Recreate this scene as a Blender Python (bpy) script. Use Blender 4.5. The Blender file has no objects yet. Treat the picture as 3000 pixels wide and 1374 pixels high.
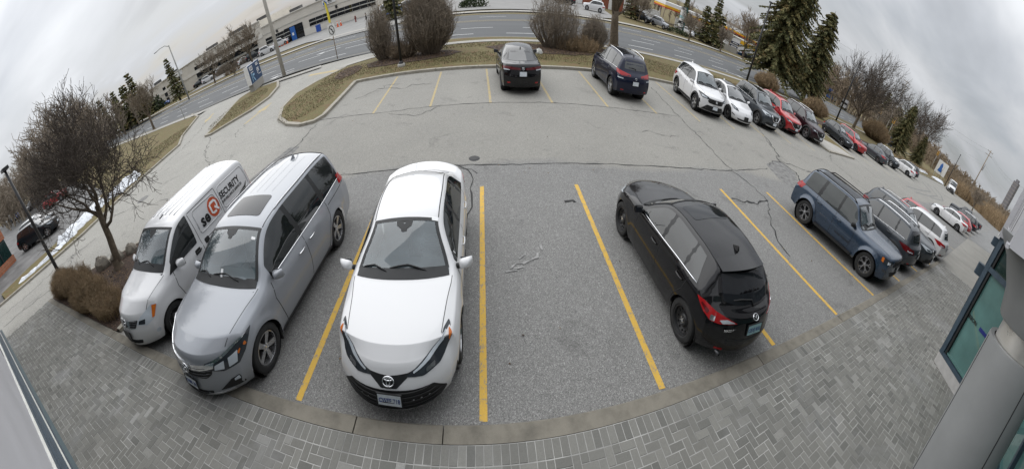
import bpy, bmesh, math, random
import numpy as np
from mathutils import Vector, Matrix
from mathutils.bvhtree import BVHTree
from mathutils.geometry import delaunay_2d_cdt

random.seed(7)
R = math.radians
scene = bpy.context.scene
col = scene.collection

# ------------------------------------------------------------------ camera
CAM_H = 4.061
pitch, roll, yaw = 0.58367, -0.02529, -0.10096
fx, fy, cx, cy, PW, PH = 982.05, 1196.71, 1496.74, 679.33, 3000.0, 1374.0


def cam_dir(v):
    x, y, z = v
    x, z = math.cos(roll) * x + math.sin(roll) * z, -math.sin(roll) * x + math.cos(roll) * z
    y, z = math.cos(pitch) * y + math.sin(pitch) * z, -math.sin(pitch) * y + math.cos(pitch) * z
    x, y = math.cos(yaw) * x - math.sin(yaw) * y, math.sin(yaw) * x + math.cos(yaw) * y
    return Vector((x, y, z))


cam = bpy.data.cameras.new('camera')
cam.type = 'PANO'
cam.panorama_type = 'CENTRAL_CYLINDRICAL'
cam.central_cylindrical_range_u_min = -cx / fx
cam.central_cylindrical_range_u_max = (PW - cx) / fx
cam.central_cylindrical_range_v_min = -(PH - cy) / fy
cam.central_cylindrical_range_v_max = cy / fy
cam.central_cylindrical_radius = 1.0
cam.clip_start, cam.clip_end = 0.02, 5000
cam_o = bpy.data.objects.new('camera', cam)
col.objects.link(cam_o)
rx, ry, rz = cam_dir((1, 0, 0)), cam_dir((0, 1, 0)), cam_dir((0, 0, 1))
cam_o.matrix_world = Matrix(((rx.x, rz.x, -ry.x, 0), (rx.y, rz.y, -ry.y, 0), (rx.z, rz.z, -ry.z, CAM_H), (0, 0, 0, 1)))
scene.camera = cam_o

# ------------------------------------------------------------------ light
SUN_EL, SUN_AZ = R(40), R(-40)          # azimuth measured from +Y towards +X
world = bpy.data.worlds.new('World')
scene.world = world
world.use_nodes = True
nt = world.node_tree
nt.nodes.clear()


def wn(t, **k):
    n = nt.nodes.new(t)
    for a, b in k.items():
        setattr(n, a, b)
    return n


def wl(a, b):
    nt.links.new(a, b)


out = wn('ShaderNodeOutputWorld')
bg = wn('ShaderNodeBackground')
bg.inputs['Strength'].default_value = 0.1
sky = wn('ShaderNodeTexSky', sky_type='NISHITA')
sky.sun_disc = False
sky.sun_elevation = SUN_EL
sky.sun_rotation = SUN_AZ
sky.altitude = 100
sky.dust_density = 2.0
tc = wn('ShaderNodeTexCoord')
sep = wn('ShaderNodeSeparateXYZ')
wl(tc.outputs['Generated'], sep.inputs[0])
# overcast deck: brighter towards the zenith, as a real overcast sky is
mr = wn('ShaderNodeMapRange')
mr.inputs['From Min'].default_value = 0.0
mr.inputs['From Max'].default_value = 1.0
mr.inputs['To Min'].default_value = 4.1
mr.inputs['To Max'].default_value = 14.5
wl(sep.outputs['Z'], mr.inputs['Value'])
# cloud structure: noise stretched in flat layers
cl_div = wn('ShaderNodeVectorMath', operation='DIVIDE')
addz = wn('ShaderNodeMath', operation='ADD')
addz.inputs[1].default_value = 0.12
mx = wn('ShaderNodeMath', operation='MAXIMUM')
mx.inputs[1].default_value = 0.0
wl(sep.outputs['Z'], mx.inputs[0])
wl(mx.outputs[0], addz.inputs[0])
comb = wn('ShaderNodeCombineXYZ')
for i in range(3):
    wl(addz.outputs[0], comb.inputs[i])
wl(tc.outputs['Generated'], cl_div.inputs[0])
wl(comb.outputs[0], cl_div.inputs[1])
mp = wn('ShaderNodeMapping')
mp.inputs['Scale'].default_value = (0.4, 0.8, 0.0)
mp.inputs['Location'].default_value = (3.1, 1.7, 0.0)
wl(cl_div.outputs[0], mp.inputs['Vector'])
nz = wn('ShaderNodeTexNoise')
nz.inputs['Scale'].default_value = 1.0
nz.inputs['Detail'].default_value = 5
nz.inputs['Roughness'].default_value = 0.52
nz.inputs['Distortion'].default_value = 0.35
wl(mp.outputs[0], nz.inputs['Vector'])
crm = wn('ShaderNodeMapRange')
crm.inputs['From Min'].default_value = 0.3
crm.inputs['From Max'].default_value = 0.72
crm.inputs['To Min'].default_value = 0.7
crm.inputs['To Max'].default_value = 1.25
wl(nz.outputs['Fac'], crm.inputs['Value'])
mul = wn('ShaderNodeMath', operation='MULTIPLY')
wl(mr.outputs[0], mul.inputs[0])
wl(crm.outputs[0], mul.inputs[1])
# the deck is thinner and brighter on the sun's side (to the left)
sd = wn('ShaderNodeVectorMath', operation='DOT_PRODUCT')
sd.inputs[1].default_value = (math.sin(SUN_AZ), math.cos(SUN_AZ), 0.25)
wl(tc.outputs['Generated'], sd.inputs[0])
sdr = wn('ShaderNodeMapRange', interpolation_type='SMOOTHSTEP')
sdr.inputs['From Min'].default_value = -1.0
sdr.inputs['From Max'].default_value = 1.0
sdr.inputs['To Min'].default_value = 0.71
sdr.inputs['To Max'].default_value = 1.0
wl(sd.outputs['Value'], sdr.inputs['Value'])
mul2 = wn('ShaderNodeMath', operation='MULTIPLY')
wl(mul.outputs[0], mul2.inputs[0])
wl(sdr.outputs[0], mul2.inputs[1])
clc = wn('ShaderNodeVectorMath', operation='SCALE')
clc.inputs[0].default_value = (0.96, 0.99, 1.035)
wl(mul2.outputs[0], clc.inputs['Scale'])
# gaps where the blue shows through
gap = wn('ShaderNodeMapRange')
gap.inputs['From Min'].default_value = 0.40
gap.inputs['From Max'].default_value = 0.56
gap.inputs['To Min'].default_value = 0.88
gap.inputs['To Max'].default_value = 1.0
wl(nz.outputs['Fac'], gap.inputs['Value'])
mixc = wn('ShaderNodeMix', data_type='RGBA')
wl(gap.outputs[0], mixc.inputs[0])
wl(sky.outputs[0], mixc.inputs[6])
wl(clc.outputs[0], mixc.inputs[7])
wl(mixc.outputs[2], bg.inputs['Color'])
wl(bg.outputs[0], out.inputs['Surface'])

sl = bpy.data.lights.new('sun', 'SUN')
sl.energy = 1.3
sl.angle = R(85)
sl.color = (1.0, 0.985, 0.96)
so = bpy.data.objects.new('sun', sl)
col.objects.link(so)
sdir = Vector((math.sin(SUN_AZ) * math.cos(SUN_EL), math.cos(SUN_AZ) * math.cos(SUN_EL), math.sin(SUN_EL)))
so.rotation_euler = sdir.to_track_quat('Z', 'Y').to_euler()
so.location = sdir * 60

scene.view_settings.view_transform = 'Standard'
scene.view_settings.look = 'None'
scene.view_settings.gamma = 1
scene.view_settings.use_curve_mapping = False
scene.view_settings.exposure = 0.46
scene.cycles.max_bounces = 6
scene.cycles.glossy_bounces = 3
scene.cycles.transparent_max_bounces = 8
scene.cycles.caustics_reflective = False
scene.cycles.caustics_refractive = False


# ------------------------------------------------------------------ helpers
def link(o, parent=None):
    col.objects.link(o)
    if parent is not None:
        o.parent = parent
    return o


def tag(o, label=None, cat=None, group=None, kind=None):
    if label:
        o['label'] = label
    if cat:
        o['category'] = cat
    if group:
        o['group'] = group
    if kind:
        o['kind'] = kind
    return o


def thing(name, label, cat, loc=(0, 0, 0), rz=0.0, group=None):
    o = bpy.data.objects.new(name, None)
    o.empty_display_size = 0.2
    o.location = loc
    o.rotation_euler = (0, 0, rz)
    link(o)
    return tag(o, label, cat, group)


def copy_tree(o, parent=None):
    c = o.copy()
    col.objects.link(c)
    if parent is not None:
        c.parent = parent
    for ch in o.children:
        copy_tree(ch, c)
    return c


class MB:
    """collects simple solids into one mesh"""

    def __init__(self):
        self.v, self.f, self.m = [], [], []
        self.mi = 0

    def add(self, vs, fs):
        n = len(self.v)
        self.v.extend([tuple(p) for p in vs])
        self.f.extend([tuple(i + n for i in f) for f in fs])
        self.m.extend([self.mi] * len(fs))

    def box(self, c, s, rz=0.0, M=None, bottom=True):
        hx, hy, hz = s[0] / 2, s[1] / 2, s[2] / 2
        vs = [Vector((x, y, z)) for z in (-hz, hz) for x, y in ((-hx, -hy), (hx, -hy), (hx, hy), (-hx, hy))]
        if M is None:
            M = Matrix.Rotation(rz, 3, 'Z')
        c = Vector(c)
        fs = [(4, 5, 6, 7), (0, 1, 5, 4), (1, 2, 6, 5), (2, 3, 7, 6), (3, 0, 4, 7)]
        if bottom:
            fs.append((3, 2, 1, 0))
        self.add([M @ v + c for v in vs], fs)

    def prism(self, poly, z0, z1, cap=True):
        n = len(poly)
        vs = [(p[0], p[1], z0) for p in poly] + [(p[0], p[1], z1) for p in poly]
        fs = [(i, (i + 1) % n, n + (i + 1) % n, n + i) for i in range(n)]
        if cap:
            fs.append(tuple(range(n, 2 * n)))
            fs.append(tuple(reversed(range(n))))
        self.add(vs, fs)

    def tube(self, pts, rad, n=6, cap=True):
        pts = [Vector(p) for p in pts]
        if not hasattr(rad, '__len__'):
            rad = [rad] * len(pts)
        vs, fs = [], []
        ref = None
        for i, p in enumerate(pts):
            t = (pts[min(i + 1, len(pts) - 1)] - pts[max(i - 1, 0)])
            if t.length < 1e-9:
                t = Vector((0, 0, 1))
            t.normalize()
            if ref is None:
                ref = Vector((1, 0, 0)) if abs(t.x) < 0.8 else Vector((0, 1, 0))
            a = ref - t * ref.dot(t)
            if a.length < 1e-5:
                a = t.orthogonal()
            a.normalize()
            ref = a
            b = t.cross(a)
            for k in range(n):
                an = 2 * math.pi * k / n
                vs.append(p + (a * math.cos(an) + b * math.sin(an)) * rad[i])
        for i in range(len(pts) - 1):
            for k in range(n):
                k2 = (k + 1) % n
                fs.append((i * n + k, i * n + k2, (i + 1) * n + k2, (i + 1) * n + k))
        if cap:
            fs.append(tuple(reversed(range(n))))
            fs.append(tuple((len(pts) - 1) * n + k for k in range(n)))
        self.add(vs, fs)

    def lathe(self, prof, n=24, axis='Z', c=(0, 0, 0), close=False):
        """prof: list of (radius, height)"""
        c = Vector(c)
        vs, fs = [], []
        for r, h in prof:
            for k in range(n):
                an = 2 * math.pi * k / n
                if axis == 'Z':
                    p = Vector((r * math.cos(an), r * math.sin(an), h))
                elif axis == 'Y':
                    p = Vector((r * math.cos(an), h, -r * math.sin(an)))
                else:
                    p = Vector((h, r * math.cos(an), r * math.sin(an)))
                vs.append(c + p)
        m = len(prof)
        for i in range(m - 1 + (1 if close else 0)):
            j = (i + 1) % m
            for k in range(n):
                k2 = (k + 1) % n
                fs.append((i * n + k, i * n + k2, j * n + k2, j * n + k))
        self.add(vs, fs)

    def mesh(self, name, mats=None, smooth=False):
        me = bpy.data.meshes.new(name)
        me.from_pydata(self.v, [], self.f)
        if mats is not None:
            for mt in (mats if isinstance(mats, (list, tuple)) else [mats]):
                me.materials.append(mt)
            if isinstance(mats, (list, tuple)) and len(mats) > 1:
                me.polygons.foreach_set('material_index', self.m)
        if smooth:
            me.polygons.foreach_set('use_smooth', [True] * len(me.polygons))
        me.update()
        return me

    def obj(self, name, mats, parent=None, smooth=False, kind=None):
        o = bpy.data.objects.new(name, self.mesh(name, mats, smooth))
        if kind:
            o['kind'] = kind
        return link(o, parent)


def recalc(me):
    bm = bmesh.new()
    bm.from_mesh(me)
    bmesh.ops.recalc_face_normals(bm, faces=bm.faces)
    bm.to_mesh(me)
    bm.free()


def edge_split(me, ang=35):
    me.set_sharp_from_angle(angle=R(ang))


# ------------------------------------------------------------------ materials
MATS = {}


def principled(name):
    m = bpy.data.materials.new(name)
    m.use_nodes = True
    return m, m.node_tree, m.node_tree.nodes['Principled BSDF']


def nd(t, kind, **k):
    n = t.nodes.new(kind)
    for a, b in k.items():
        setattr(n, a, b)
    return n


def ramp(t, src, stops):
    r = nd(t, 'ShaderNodeValToRGB')
    el = r.color_ramp.elements
    while len(el) > 1:
        el.remove(el[0])
    el[0].position, el[0].color = stops[0][0], (*stops[0][1], 1)
    for p, c in stops[1:]:
        e = el.new(p)
        e.color = (*c, 1)
    t.links.new(src, r.inputs[0])
    return r.outputs[0]


def noise(t, vec, scale, detail=4, rough=0.55, dist=0.0):
    n = nd(t, 'ShaderNodeTexNoise')
    n.inputs['Scale'].default_value = scale
    n.inputs['Detail'].default_value = detail
    n.inputs['Roughness'].default_value = rough
    n.inputs['Distortion'].default_value = dist
    if vec is not None:
        t.links.new(vec, n.inputs['Vector'])
    return n.outputs['Fac']


def voro(t, vec, scale, feature='F1'):
    n = nd(t, 'ShaderNodeTexVoronoi', feature=feature)
    n.inputs['Scale'].default_value = scale
    if vec is not None:
        t.links.new(vec, n.inputs['Vector'])
    return n


def wpos(t):
    return nd(t, 'ShaderNodeNewGeometry').outputs['Position']


def opos(t):
    return nd(t, 'ShaderNodeTexCoord').outputs['Object']


def mixc_(t, fac, a, b, mode='MIX'):
    n = nd(t, 'ShaderNodeMix', data_type='RGBA', blend_type=mode)
    for s, i in ((fac, 0), (a, 6), (b, 7)):
        if hasattr(s, 'links') or hasattr(s, 'is_linked'):
            t.links.new(s, n.inputs[i])
        elif i == 0:
            n.inputs[0].default_value = s
        else:
            n.inputs[i].default_value = (*s, 1)
    return n.outputs[2]


def rng(t, src, a, b, c, d):
    n = nd(t, 'ShaderNodeMapRange')
    for k, v in zip(('From Min', 'From Max', 'To Min', 'To Max'), (a, b, c, d)):
        n.inputs[k].default_value = v
    t.links.new(src, n.inputs['Value'])
    return n.outputs[0]


def bump(t, p, src, strength, dist=0.01):
    b = nd(t, 'ShaderNodeBump')
    b.inputs['Strength'].default_value = strength
    b.inputs['Distance'].default_value = dist
    t.links.new(src, b.inputs['Height'])
    t.links.new(b.outputs[0], p.inputs['Normal'])


def plain(name, c, rough=0.6, metal=0.0, var=0.12, scale=6.0, ior=1.45, coat=0.0, bumpy=0.0):
    """a colour with a little mottling so that nothing is perfectly uniform"""
    if name in MATS:
        return MATS[name]
    m, t, p = principled(name)
    n = noise(t, opos(t), scale, 5)
    lo = tuple(max(0, x * (1 - var)) for x in c)
    hi = tuple(min(1, x * (1 + var)) for x in c)
    t.links.new(ramp(t, n, [(0.3, lo), (0.7, hi)]), p.inputs['Base Color'])
    t.links.new(rng(t, n, 0.2, 0.8, max(0, rough - 0.06), min(1, rough + 0.06)), p.inputs['Roughness'])
    p.inputs['Metallic'].default_value = metal
    p.inputs['IOR'].default_value = ior
    p.inputs['Coat Weight'].default_value = coat
    p.inputs['Coat Roughness'].default_value = 0.03
    if bumpy:
        bump(t, p, noise(t, opos(t), scale * 12, 3), bumpy)
    MATS[name] = m
    return m


def paint(name, c, metal=0.0, flake=0.0, rough=0.35, dirt=0.25, gloss=1.0):
    """car paint: clear coat over the colour, salt dust on the lower panels"""
    if name in MATS:
        return MATS[name]
    m, t, p = principled(name)
    pos = opos(t)
    s = nd(t, 'ShaderNodeSeparateXYZ')
    t.links.new(pos, s.inputs[0])
    n1 = noise(t, pos, 2.3, 6, 0.65)
    low = rng(t, s.outputs['Z'], 0.15, 0.85, 1.0, 0.0)
    mm = nd(t, 'ShaderNodeMath', operation='MULTIPLY')
    t.links.new(low, mm.inputs[0])
    t.links.new(rng(t, n1, 0.35, 0.75, 0.15, 1.0), mm.inputs[1])
    m2 = nd(t, 'ShaderNodeMath', operation='MULTIPLY')
    t.links.new(mm.outputs[0], m2.inputs[0])
    m2.inputs[1].default_value = dirt
    base = c
    if flake:
        f = noise(t, pos, 900, 1)
        base = mixc_(t, f, tuple(x * (1 - flake) for x in c), tuple(min(1, x * (1 + flake)) for x in c))
    t.links.new(mixc_(t, m2.outputs[0], base, (0.30, 0.285, 0.26)), p.inputs['Base Color'])
    t.links.new(rng(t, n1, 0.3, 0.8, rough * 0.9, rough * 1.15), p.inputs['Roughness'])
    p.inputs['Metallic'].default_value = metal
    p.inputs['Coat Weight'].default_value = gloss
    p.inputs['Specular IOR Level'].default_value = .5 if gloss > .9 else .05
    t.links.new(rng(t, m2.outputs[0], 0.0, 0.3, 0.004, 0.2), p.inputs['Coat Roughness'])
    MATS[name] = m
    return m


def glassy(name, c, ior=1.5, rough=0.02):
    if name in MATS:
        return MATS[name]
    m, t, p = principled(name)
    n = noise(t, opos(t), 1.7, 4)
    t.links.new(ramp(t, n, [(0.3, tuple(x * 0.8 for x in c)), (0.75, tuple(x * 1.2 for x in c))]), p.inputs['Base Color'])
    t.links.new(rng(t, noise(t, opos(t), 5, 5), 0.3, 0.8, rough * .2, rough), p.inputs['Roughness'])
    p.inputs['IOR'].default_value = ior
    MATS[name] = m
    return m


def pane(name, tint, veil, ior=1.52):
    """clear glass one can look through: tinted, with the sky mirrored in it and sky haze painted in as a diffuse dust"""
    if name in MATS:
        return MATS[name]
    m = bpy.data.materials.new(name)
    m.use_nodes = True
    t = m.node_tree
    t.nodes.clear()
    o = nd(t, 'ShaderNodeOutputMaterial')
    tr = nd(t, 'ShaderNodeBsdfTransparent')
    tr.inputs[0].default_value = (*tint, 1)
    gl = nd(t, 'ShaderNodeBsdfGlossy')
    gl.inputs['Roughness'].default_value = .004
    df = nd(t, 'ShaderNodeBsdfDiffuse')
    df.inputs[0].default_value = (.33, .43, .47, 1)  # blue-grey diffuse colour stands in for sky haze, besides thin dirt
    fr = nd(t, 'ShaderNodeFresnel')
    fr.inputs[0].default_value = ior
    dbl = nd(t, 'ShaderNodeMath', operation='MULTIPLY')
    dbl.use_clamp = True
    t.links.new(fr.outputs[0], dbl.inputs[0])
    dbl.inputs[1].default_value = 2.5            # both faces of the pane reflect
    m1, m2 = nd(t, 'ShaderNodeMixShader'), nd(t, 'ShaderNodeMixShader')
    t.links.new(rng(t, noise(t, opos(t), 3, 5), .3, .75, veil * .6, veil * 1.4), m1.inputs[0])
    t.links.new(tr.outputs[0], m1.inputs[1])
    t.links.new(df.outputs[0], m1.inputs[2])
    t.links.new(dbl.outputs[0], m2.inputs[0])
    t.links.new(m1.outputs[0], m2.inputs[1])
    t.links.new(gl.outputs[0], m2.inputs[2])
    t.links.new(m2.outputs[0], o.inputs[0])
    MATS[name] = m
    return m
# ------------------------------------------------------------------ vehicle builder
def pchip(pts):
    xs = np.array([p[0] for p in pts], float)
    ys = np.array([p[1] for p in pts], float)
    h = np.diff(xs)
    dl = np.diff(ys) / h
    m = np.zeros(len(xs))
    for i in range(1, len(xs) - 1):
        if dl[i - 1] * dl[i] > 0:
            w1, w2 = 2 * h[i] + h[i - 1], h[i] + 2 * h[i - 1]
            m[i] = (w1 + w2) / (w1 / dl[i - 1] + w2 / dl[i])
    m[0], m[-1] = dl[0], dl[-1]

    def f(x):
        x = min(max(x, xs[0]), xs[-1])
        i = int(min(max(np.searchsorted(xs, x) - 1, 0), len(h) - 1))
        t = (x - xs[i]) / h[i]
        return float((2 * t ** 3 - 3 * t ** 2 + 1) * ys[i] + (t ** 3 - 2 * t ** 2 + t) * h[i] * m[i]
                     + (-2 * t ** 3 + 3 * t ** 2) * ys[i + 1] + (t ** 3 - t ** 2) * h[i] * m[i + 1])
    return f


def smooth_poly(pts, r=0.03, n=4):
    """round the corners of a polygon"""
    res = []
    N = len(pts)
    for i in range(N):
        p, a, b = Vector(pts[i]), Vector(pts[i - 1]), Vector(pts[(i + 1) % N])
        la, lb = (a - p).length, (b - p).length
        q = min(r, la * 0.45, lb * 0.45)
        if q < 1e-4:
            res.append(tuple(p))
            continue
        s, e = p + (a - p) / la * q, p + (b - p) / lb * q
        for k in range(n + 1):
            t = k / n
            res.append(tuple(s * (1 - t) ** 2 + p * 2 * t * (1 - t) + e * t * t))
    return res


def densify(pts, step, closed=True):
    res = []
    N = len(pts)
    for i in range(N if closed else N - 1):
        a, b = Vector(pts[i]), Vector(pts[(i + 1) % N])
        k = max(1, int((b - a).length / step))
        for j in range(k):
            res.append(tuple(a + (b - a) * (j / k)))
    if not closed:
        res.append(tuple(pts[-1]))
    return res


def fill2d(poly, res):
    poly = densify(poly, res)
    P = [Vector(p) for p in poly]
    xs, ys = [p.x for p in P], [p.y for p in P]
    inner = []
    nx, ny = int((max(xs) - min(xs)) / res) + 1, int((max(ys) - min(ys)) / res) + 1
    arr = np.array(poly)
    for i in range(1, nx):
        for j in range(1, ny):
            x, y = min(xs) + i * (max(xs) - min(xs)) / nx, min(ys) + j * (max(ys) - min(ys)) / ny
            if np.min((arr[:, 0] - x) ** 2 + (arr[:, 1] - y) ** 2) < (res * 0.4) ** 2:
                continue
            inside = False
            x1, y1 = arr[:, 0], arr[:, 1]
            x2, y2 = np.roll(x1, -1), np.roll(y1, -1)
            c = ((y1 > y) != (y2 > y)) & (x < (x2 - x1) * (y - y1) / (y2 - y1 + 1e-12) + x1)
            inside = bool(np.count_nonzero(c) % 2)
            if inside:
                inner.append(Vector((x, y)))
    n = len(P)
    vs, es, fs, ov, oe, of = delaunay_2d_cdt(P + inner, [], [list(range(n))], 1, 1e-6)
    return vs, [tuple(f) for f in fs]


class Car:
    def __init__(self, root, sp, mats):
        self.root, self.sp, self.mats = root, sp, mats
        L, W = sp['L'], sp['W']
        self.L, self.W, self.hw = L, W, W / 2
        self.top, self.belt = pchip(sp['top']), pchip(sp['belt'])
        self.sill = pchip(sp.get('sill', [(0, .21), (.5, .2), (1.4, .19), (L - 1.0, .2), (L - .3, .24), (L, .28)]))
        self.nose, self.tail = pchip(sp['nose']), pchip(sp['tail'])
        c0, c1 = sp.get('c0', .34), sp.get('c1', .26)
        self.c0, self.c1 = c0, c1
        cw = sp['cowl']
        self.sweep = pchip([(0, c0), (.5, c0 * .62), (cw, sp.get('cs', .16)), (sp['head'], .07), (L * .55, 0),
                            (sp['rhead'], -.05), (L - .45, -c1 * .55), (L, -c1)])
        self.plan = pchip(sp.get('plan', [(0, .86), (.3, .94), (.7, .985), (1.2, 1.0), (L - 1.3, 1.0), (L - .5, .965), (L, .9)]))
        rw = sp.get('roofw', .62)
        self.rail = pchip([(0, .70), (cw * .7, .80), (cw, .86), (sp['head'], rw), ((sp['head'] + sp['rhead']) / 2, rw + .01),
                           (sp['rhead'], rw - .02), (sp['rbase'], sp.get('rbw', .74)), (L + .001, .78)])
        self.shape = pchip(sp.get('shape', [(-.6, .9), (0, .93), (.12, .965), (.32, .99), (.55, 1.0), (.75, .988), (.9, .968), (1, .93)]))
        self.crown = sp.get('crown', .065)
        self.body()

    def xs(self, d, s, z):
        """car x for station d, lateral fraction s, height z"""
        L = self.L
        x = L / 2 - (d + self.sweep(d) * abs(s) ** 2.3)
        f0, f1 = max(0, 1 - d / .35), max(0, 1 - (L - d) / .35)
        return x - self.nose(z) * f0 + self.tail(z) * f1

    def yside(self, d, z):
        zs, zb = .2, self.belt(d)
        y = self.hw * self.plan(d) * self.shape((z - zs) / (zb - zs))
        fl = self.sp.get('flare', .012)
        sx = d + self.sweep(d)
        for xc in self.axles():
            r = math.hypot(sx - xc, z - self.sp['R'])
            y += fl * math.exp(-((r - self.sp['R'] - .06) / .07) ** 2)
        return y

    def axles(self):
        return (self.sp['fo'], self.sp['fo'] + self.sp['wb'])

    def zlow(self, d):
        sx = d + self.sweep(d)
        z = self.sill(d)
        Ra = self.sp['R'] + self.sp.get('gap', .05)
        for xc in self.axles():
            q = Ra * Ra - (sx - xc) ** 2
            if q > 0:
                z = max(z, self.sp['R'] * .97 + math.sqrt(q))
        return z

    def ring(self, d, ns=10):
        zl, zb, zt = self.zlow(d), self.belt(d), self.top(d)
        zt = max(zt, zb + .012)
        pts = []
        for i in range(ns):
            z = zl + (zb - zl) * i / (ns - 1)
            pts.append((self.yside(d, z), z))
        y2 = pts[-1][0]
        w = self.hw * self.plan(d)
        cr = min(self.crown, .4 * (zt - zb))
        yr = min(self.rail(d) * self.hw, y2 * .985)
        p2, p3 = Vector((y2, zb)), Vector((yr, zt - cr))
        A = p2.lerp(p3, .86)
        bul = .02 * min(1, (zt - zb) / .4)
        for i in range(1, 6):
            t = i / 5
            q = p2.lerp(A, t)
            pts.append((q.x + bul * math.sin(math.pi * t), q.y))
        B = Vector((yr * .9, zt - cr * .81))
        for i in range(1, 4):
            t = i / 4
            q = A * (1 - t) ** 2 + p3 * 2 * t * (1 - t) + B * t * t
            pts.append((q.x, q.y))
        for i in range(0, 7):
            f = .9 * (1 - i / 6)
            pts.append((yr * f, zt - cr * .81 * (f / .9) ** 2))
        return pts

    def body(self):
        sp, L = self.sp, self.L
        ds = set(np.linspace(0, L, 66).round(4).tolist())
        ds |= {.015, .04, .08, L - .015, L - .04, L - .08, L - .12, L - .17, L - .22, L - .28}
        Ra = sp['R'] + sp.get('gap', .05)
        for xc in self.axles():
            for k in range(17):
                sx = xc + Ra * .9995 * math.cos(math.pi * k / 16)
                d = sx
                for _ in range(12):
                    d = sx - self.sweep(d)
                ds.add(round(float(d), 4))
        hole = (sp['cowl'] + .10, sp['head'] - .05) if sp.get('open', True) else None
        if hole:
            ds = {d for d in ds if min(abs(d - hole[0]), abs(d - hole[1])) > .012} | set(hole)
        ds = sorted(d for d in ds if 0 <= d <= L)
        clean = [ds[0]]
        for d in ds[1:]:
            if d - clean[-1] > .006:
                clean.append(d)
        ds = clean
        if ds[-1] != L:
            ds[-1] = L
        ns = 10
        rings = []
        for d in ds:
            pr = self.ring(d, ns)
            y2 = pr[ns - 1][0]
            rings.append([Vector((self.xs(d, min(1, y / y2) if i >= ns else 1.0, z), y, z)) for i, (y, z) in enumerate(pr)])
        V, F = [], []
        m = len(rings[0])

        def grid(rows, flip, hd=None):
            n0 = len(V)
            c = len(rows[0])
            for r in rows:
                V.extend(r)
            for i in range(len(rows) - 1):
                for j in range(c - 1):
                    if hd and hole and hole[0] - .001 <= hd[i] and hd[i + 1] <= hole[1] + .001 and j >= ns + 8:
                        continue
                    q = (n0 + i * c + j, n0 + i * c + j + 1, n0 + (i + 1) * c + j + 1, n0 + (i + 1) * c + j)
                    F.append(q[::-1] if flip else q)
        for sgn in (1, -1):
            grid([[Vector((p.x, p.y * sgn, p.z)) for p in r] for r in rings], sgn < 0, ds)
            for end in (0, -1):
                r = rings[end]
                d = ds[end]
                y0 = r[ns - 1].y
                fr = [p.y / y0 for p in r[ns - 1:]]
                rows = []
                for i in range(ns):
                    z = r[i].z
                    row = []
                    for j, f in enumerate(fr):
                        zz = z + (r[ns - 1 + j].z - r[ns - 1].z) * max(0, (i / (ns - 1)) * 1.0) ** 2
                        row.append(Vector((self.xs(d, f, zz), sgn * r[i].y * f, zz)))
                    rows.append(row)
                grid(rows, (end == 0) == (sgn < 0))
        me = bpy.data.meshes.new('body')
        me.from_pydata([tuple(v) for v in V], [], F)
        bm = bmesh.new()
        bm.from_mesh(me)
        bmesh.ops.remove_doubles(bm, verts=bm.verts, dist=.002)
        bmesh.ops.dissolve_degenerate(bm, dist=.0005, edges=bm.edges)
        bmesh.ops.recalc_face_normals(bm, faces=bm.faces)
        bm.to_mesh(me)
        bm.free()
        me.materials.append(self.mats['paint'])
        me.polygons.foreach_set('use_smooth', [True] * len(me.polygons))
        edge_split(me, 50)
        self.body_o = link(bpy.data.objects.new('body', me), self.root)
        # the projection surface has no hole for the windshield
        V2, F2 = [], []
        for sgn in (1, -1):
            n0 = len(V2)
            for r in rings:
                V2 += [Vector((p.x, p.y * sgn, p.z)) for p in r]
            for i in range(len(rings) - 1):
                for j in range(m - 1):
                    if hole and hole[0] - .001 <= ds[i] and ds[i + 1] <= hole[1] + .001 and j >= ns + 8:
                        F2.append((n0 + i * m + j, n0 + i * m + j + 1, n0 + (i + 1) * m + j + 1, n0 + (i + 1) * m + j))
        nb = len(me.vertices)
        self.bvh = BVHTree.FromPolygons([v.co.copy() for v in me.vertices] + V2, [tuple(p.vertices) for p in me.polygons] + [tuple(q + nb for q in f) for f in F2])
        self.rings, self.ds, self.ns = rings, ds, ns
        if hole:
            self.interior()
        # dark floor and wheel wells under the shell
        mb = MB()
        Rr = self.sp['R']
        a0, a1 = self.axles()
        for x0, x1, wf in ((.4, a0 - Ra - .01, .7), (a0 + Ra + .01, a1 - Ra - .01, .86), (a1 + Ra + .01, L - .4, .7)):
            if x1 - x0 > .05:
                mb.box((L / 2 - (x0 + x1) / 2, 0, .27), (x1 - x0, self.W * wf, .04))
        for xc in (a0, a1):
            for s in (1, -1):
                mb.lathe([(Ra * 1.02, s * self.hw * .925), (Ra * 1.02, s * self.hw * .55), (.02, s * self.hw * .55)], 24, 'Y', (L / 2 - xc, 0, Rr))
        mb.obj('underbody', M_['black_plastic'], self.root, True)

    def interior(self):
        sp, L = self.sp, self.L
        cw, hd, rh, hw = sp['cowl'], sp['head'], sp['rhead'], self.hw
        zc = self.top(cw)
        dark, trim, seat = M_['cabin_black'], M_['cabin_dash'], M_['cabin_seat']
        rear = min(rh + .1, cw + 3.0)
        mb = MB()
        for s in (1, -1):
            for r0, r1, d0, d1 in zip(self.rings, self.rings[1:], self.ds, self.ds[1:]):
                if cw - .05 <= d0 and d1 <= rear:
                    a = [Vector((p.x, s * (p.y - .035), p.z - .01)) for p in r0[self.ns - 4:self.ns + 8]]
                    b = [Vector((p.x, s * (p.y - .035), p.z - .01)) for p in r1[self.ns - 4:self.ns + 8]]
                    n = len(a)
                    mb.add(a + b, [(k, k + 1, n + k + 1, n + k) for k in range(n - 1)])
        mb.box((L / 2 - (cw + rear) / 2, 0, .42), (rear - cw + .2, hw * 1.8, .03))
        mb.box((L / 2 - rear, 0, (.42 + zc) / 2), (.03, hw * 1.7, zc - .35))
        mb.obj('cabin_liner', dark, self.root, True)
        mb = MB()
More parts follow.
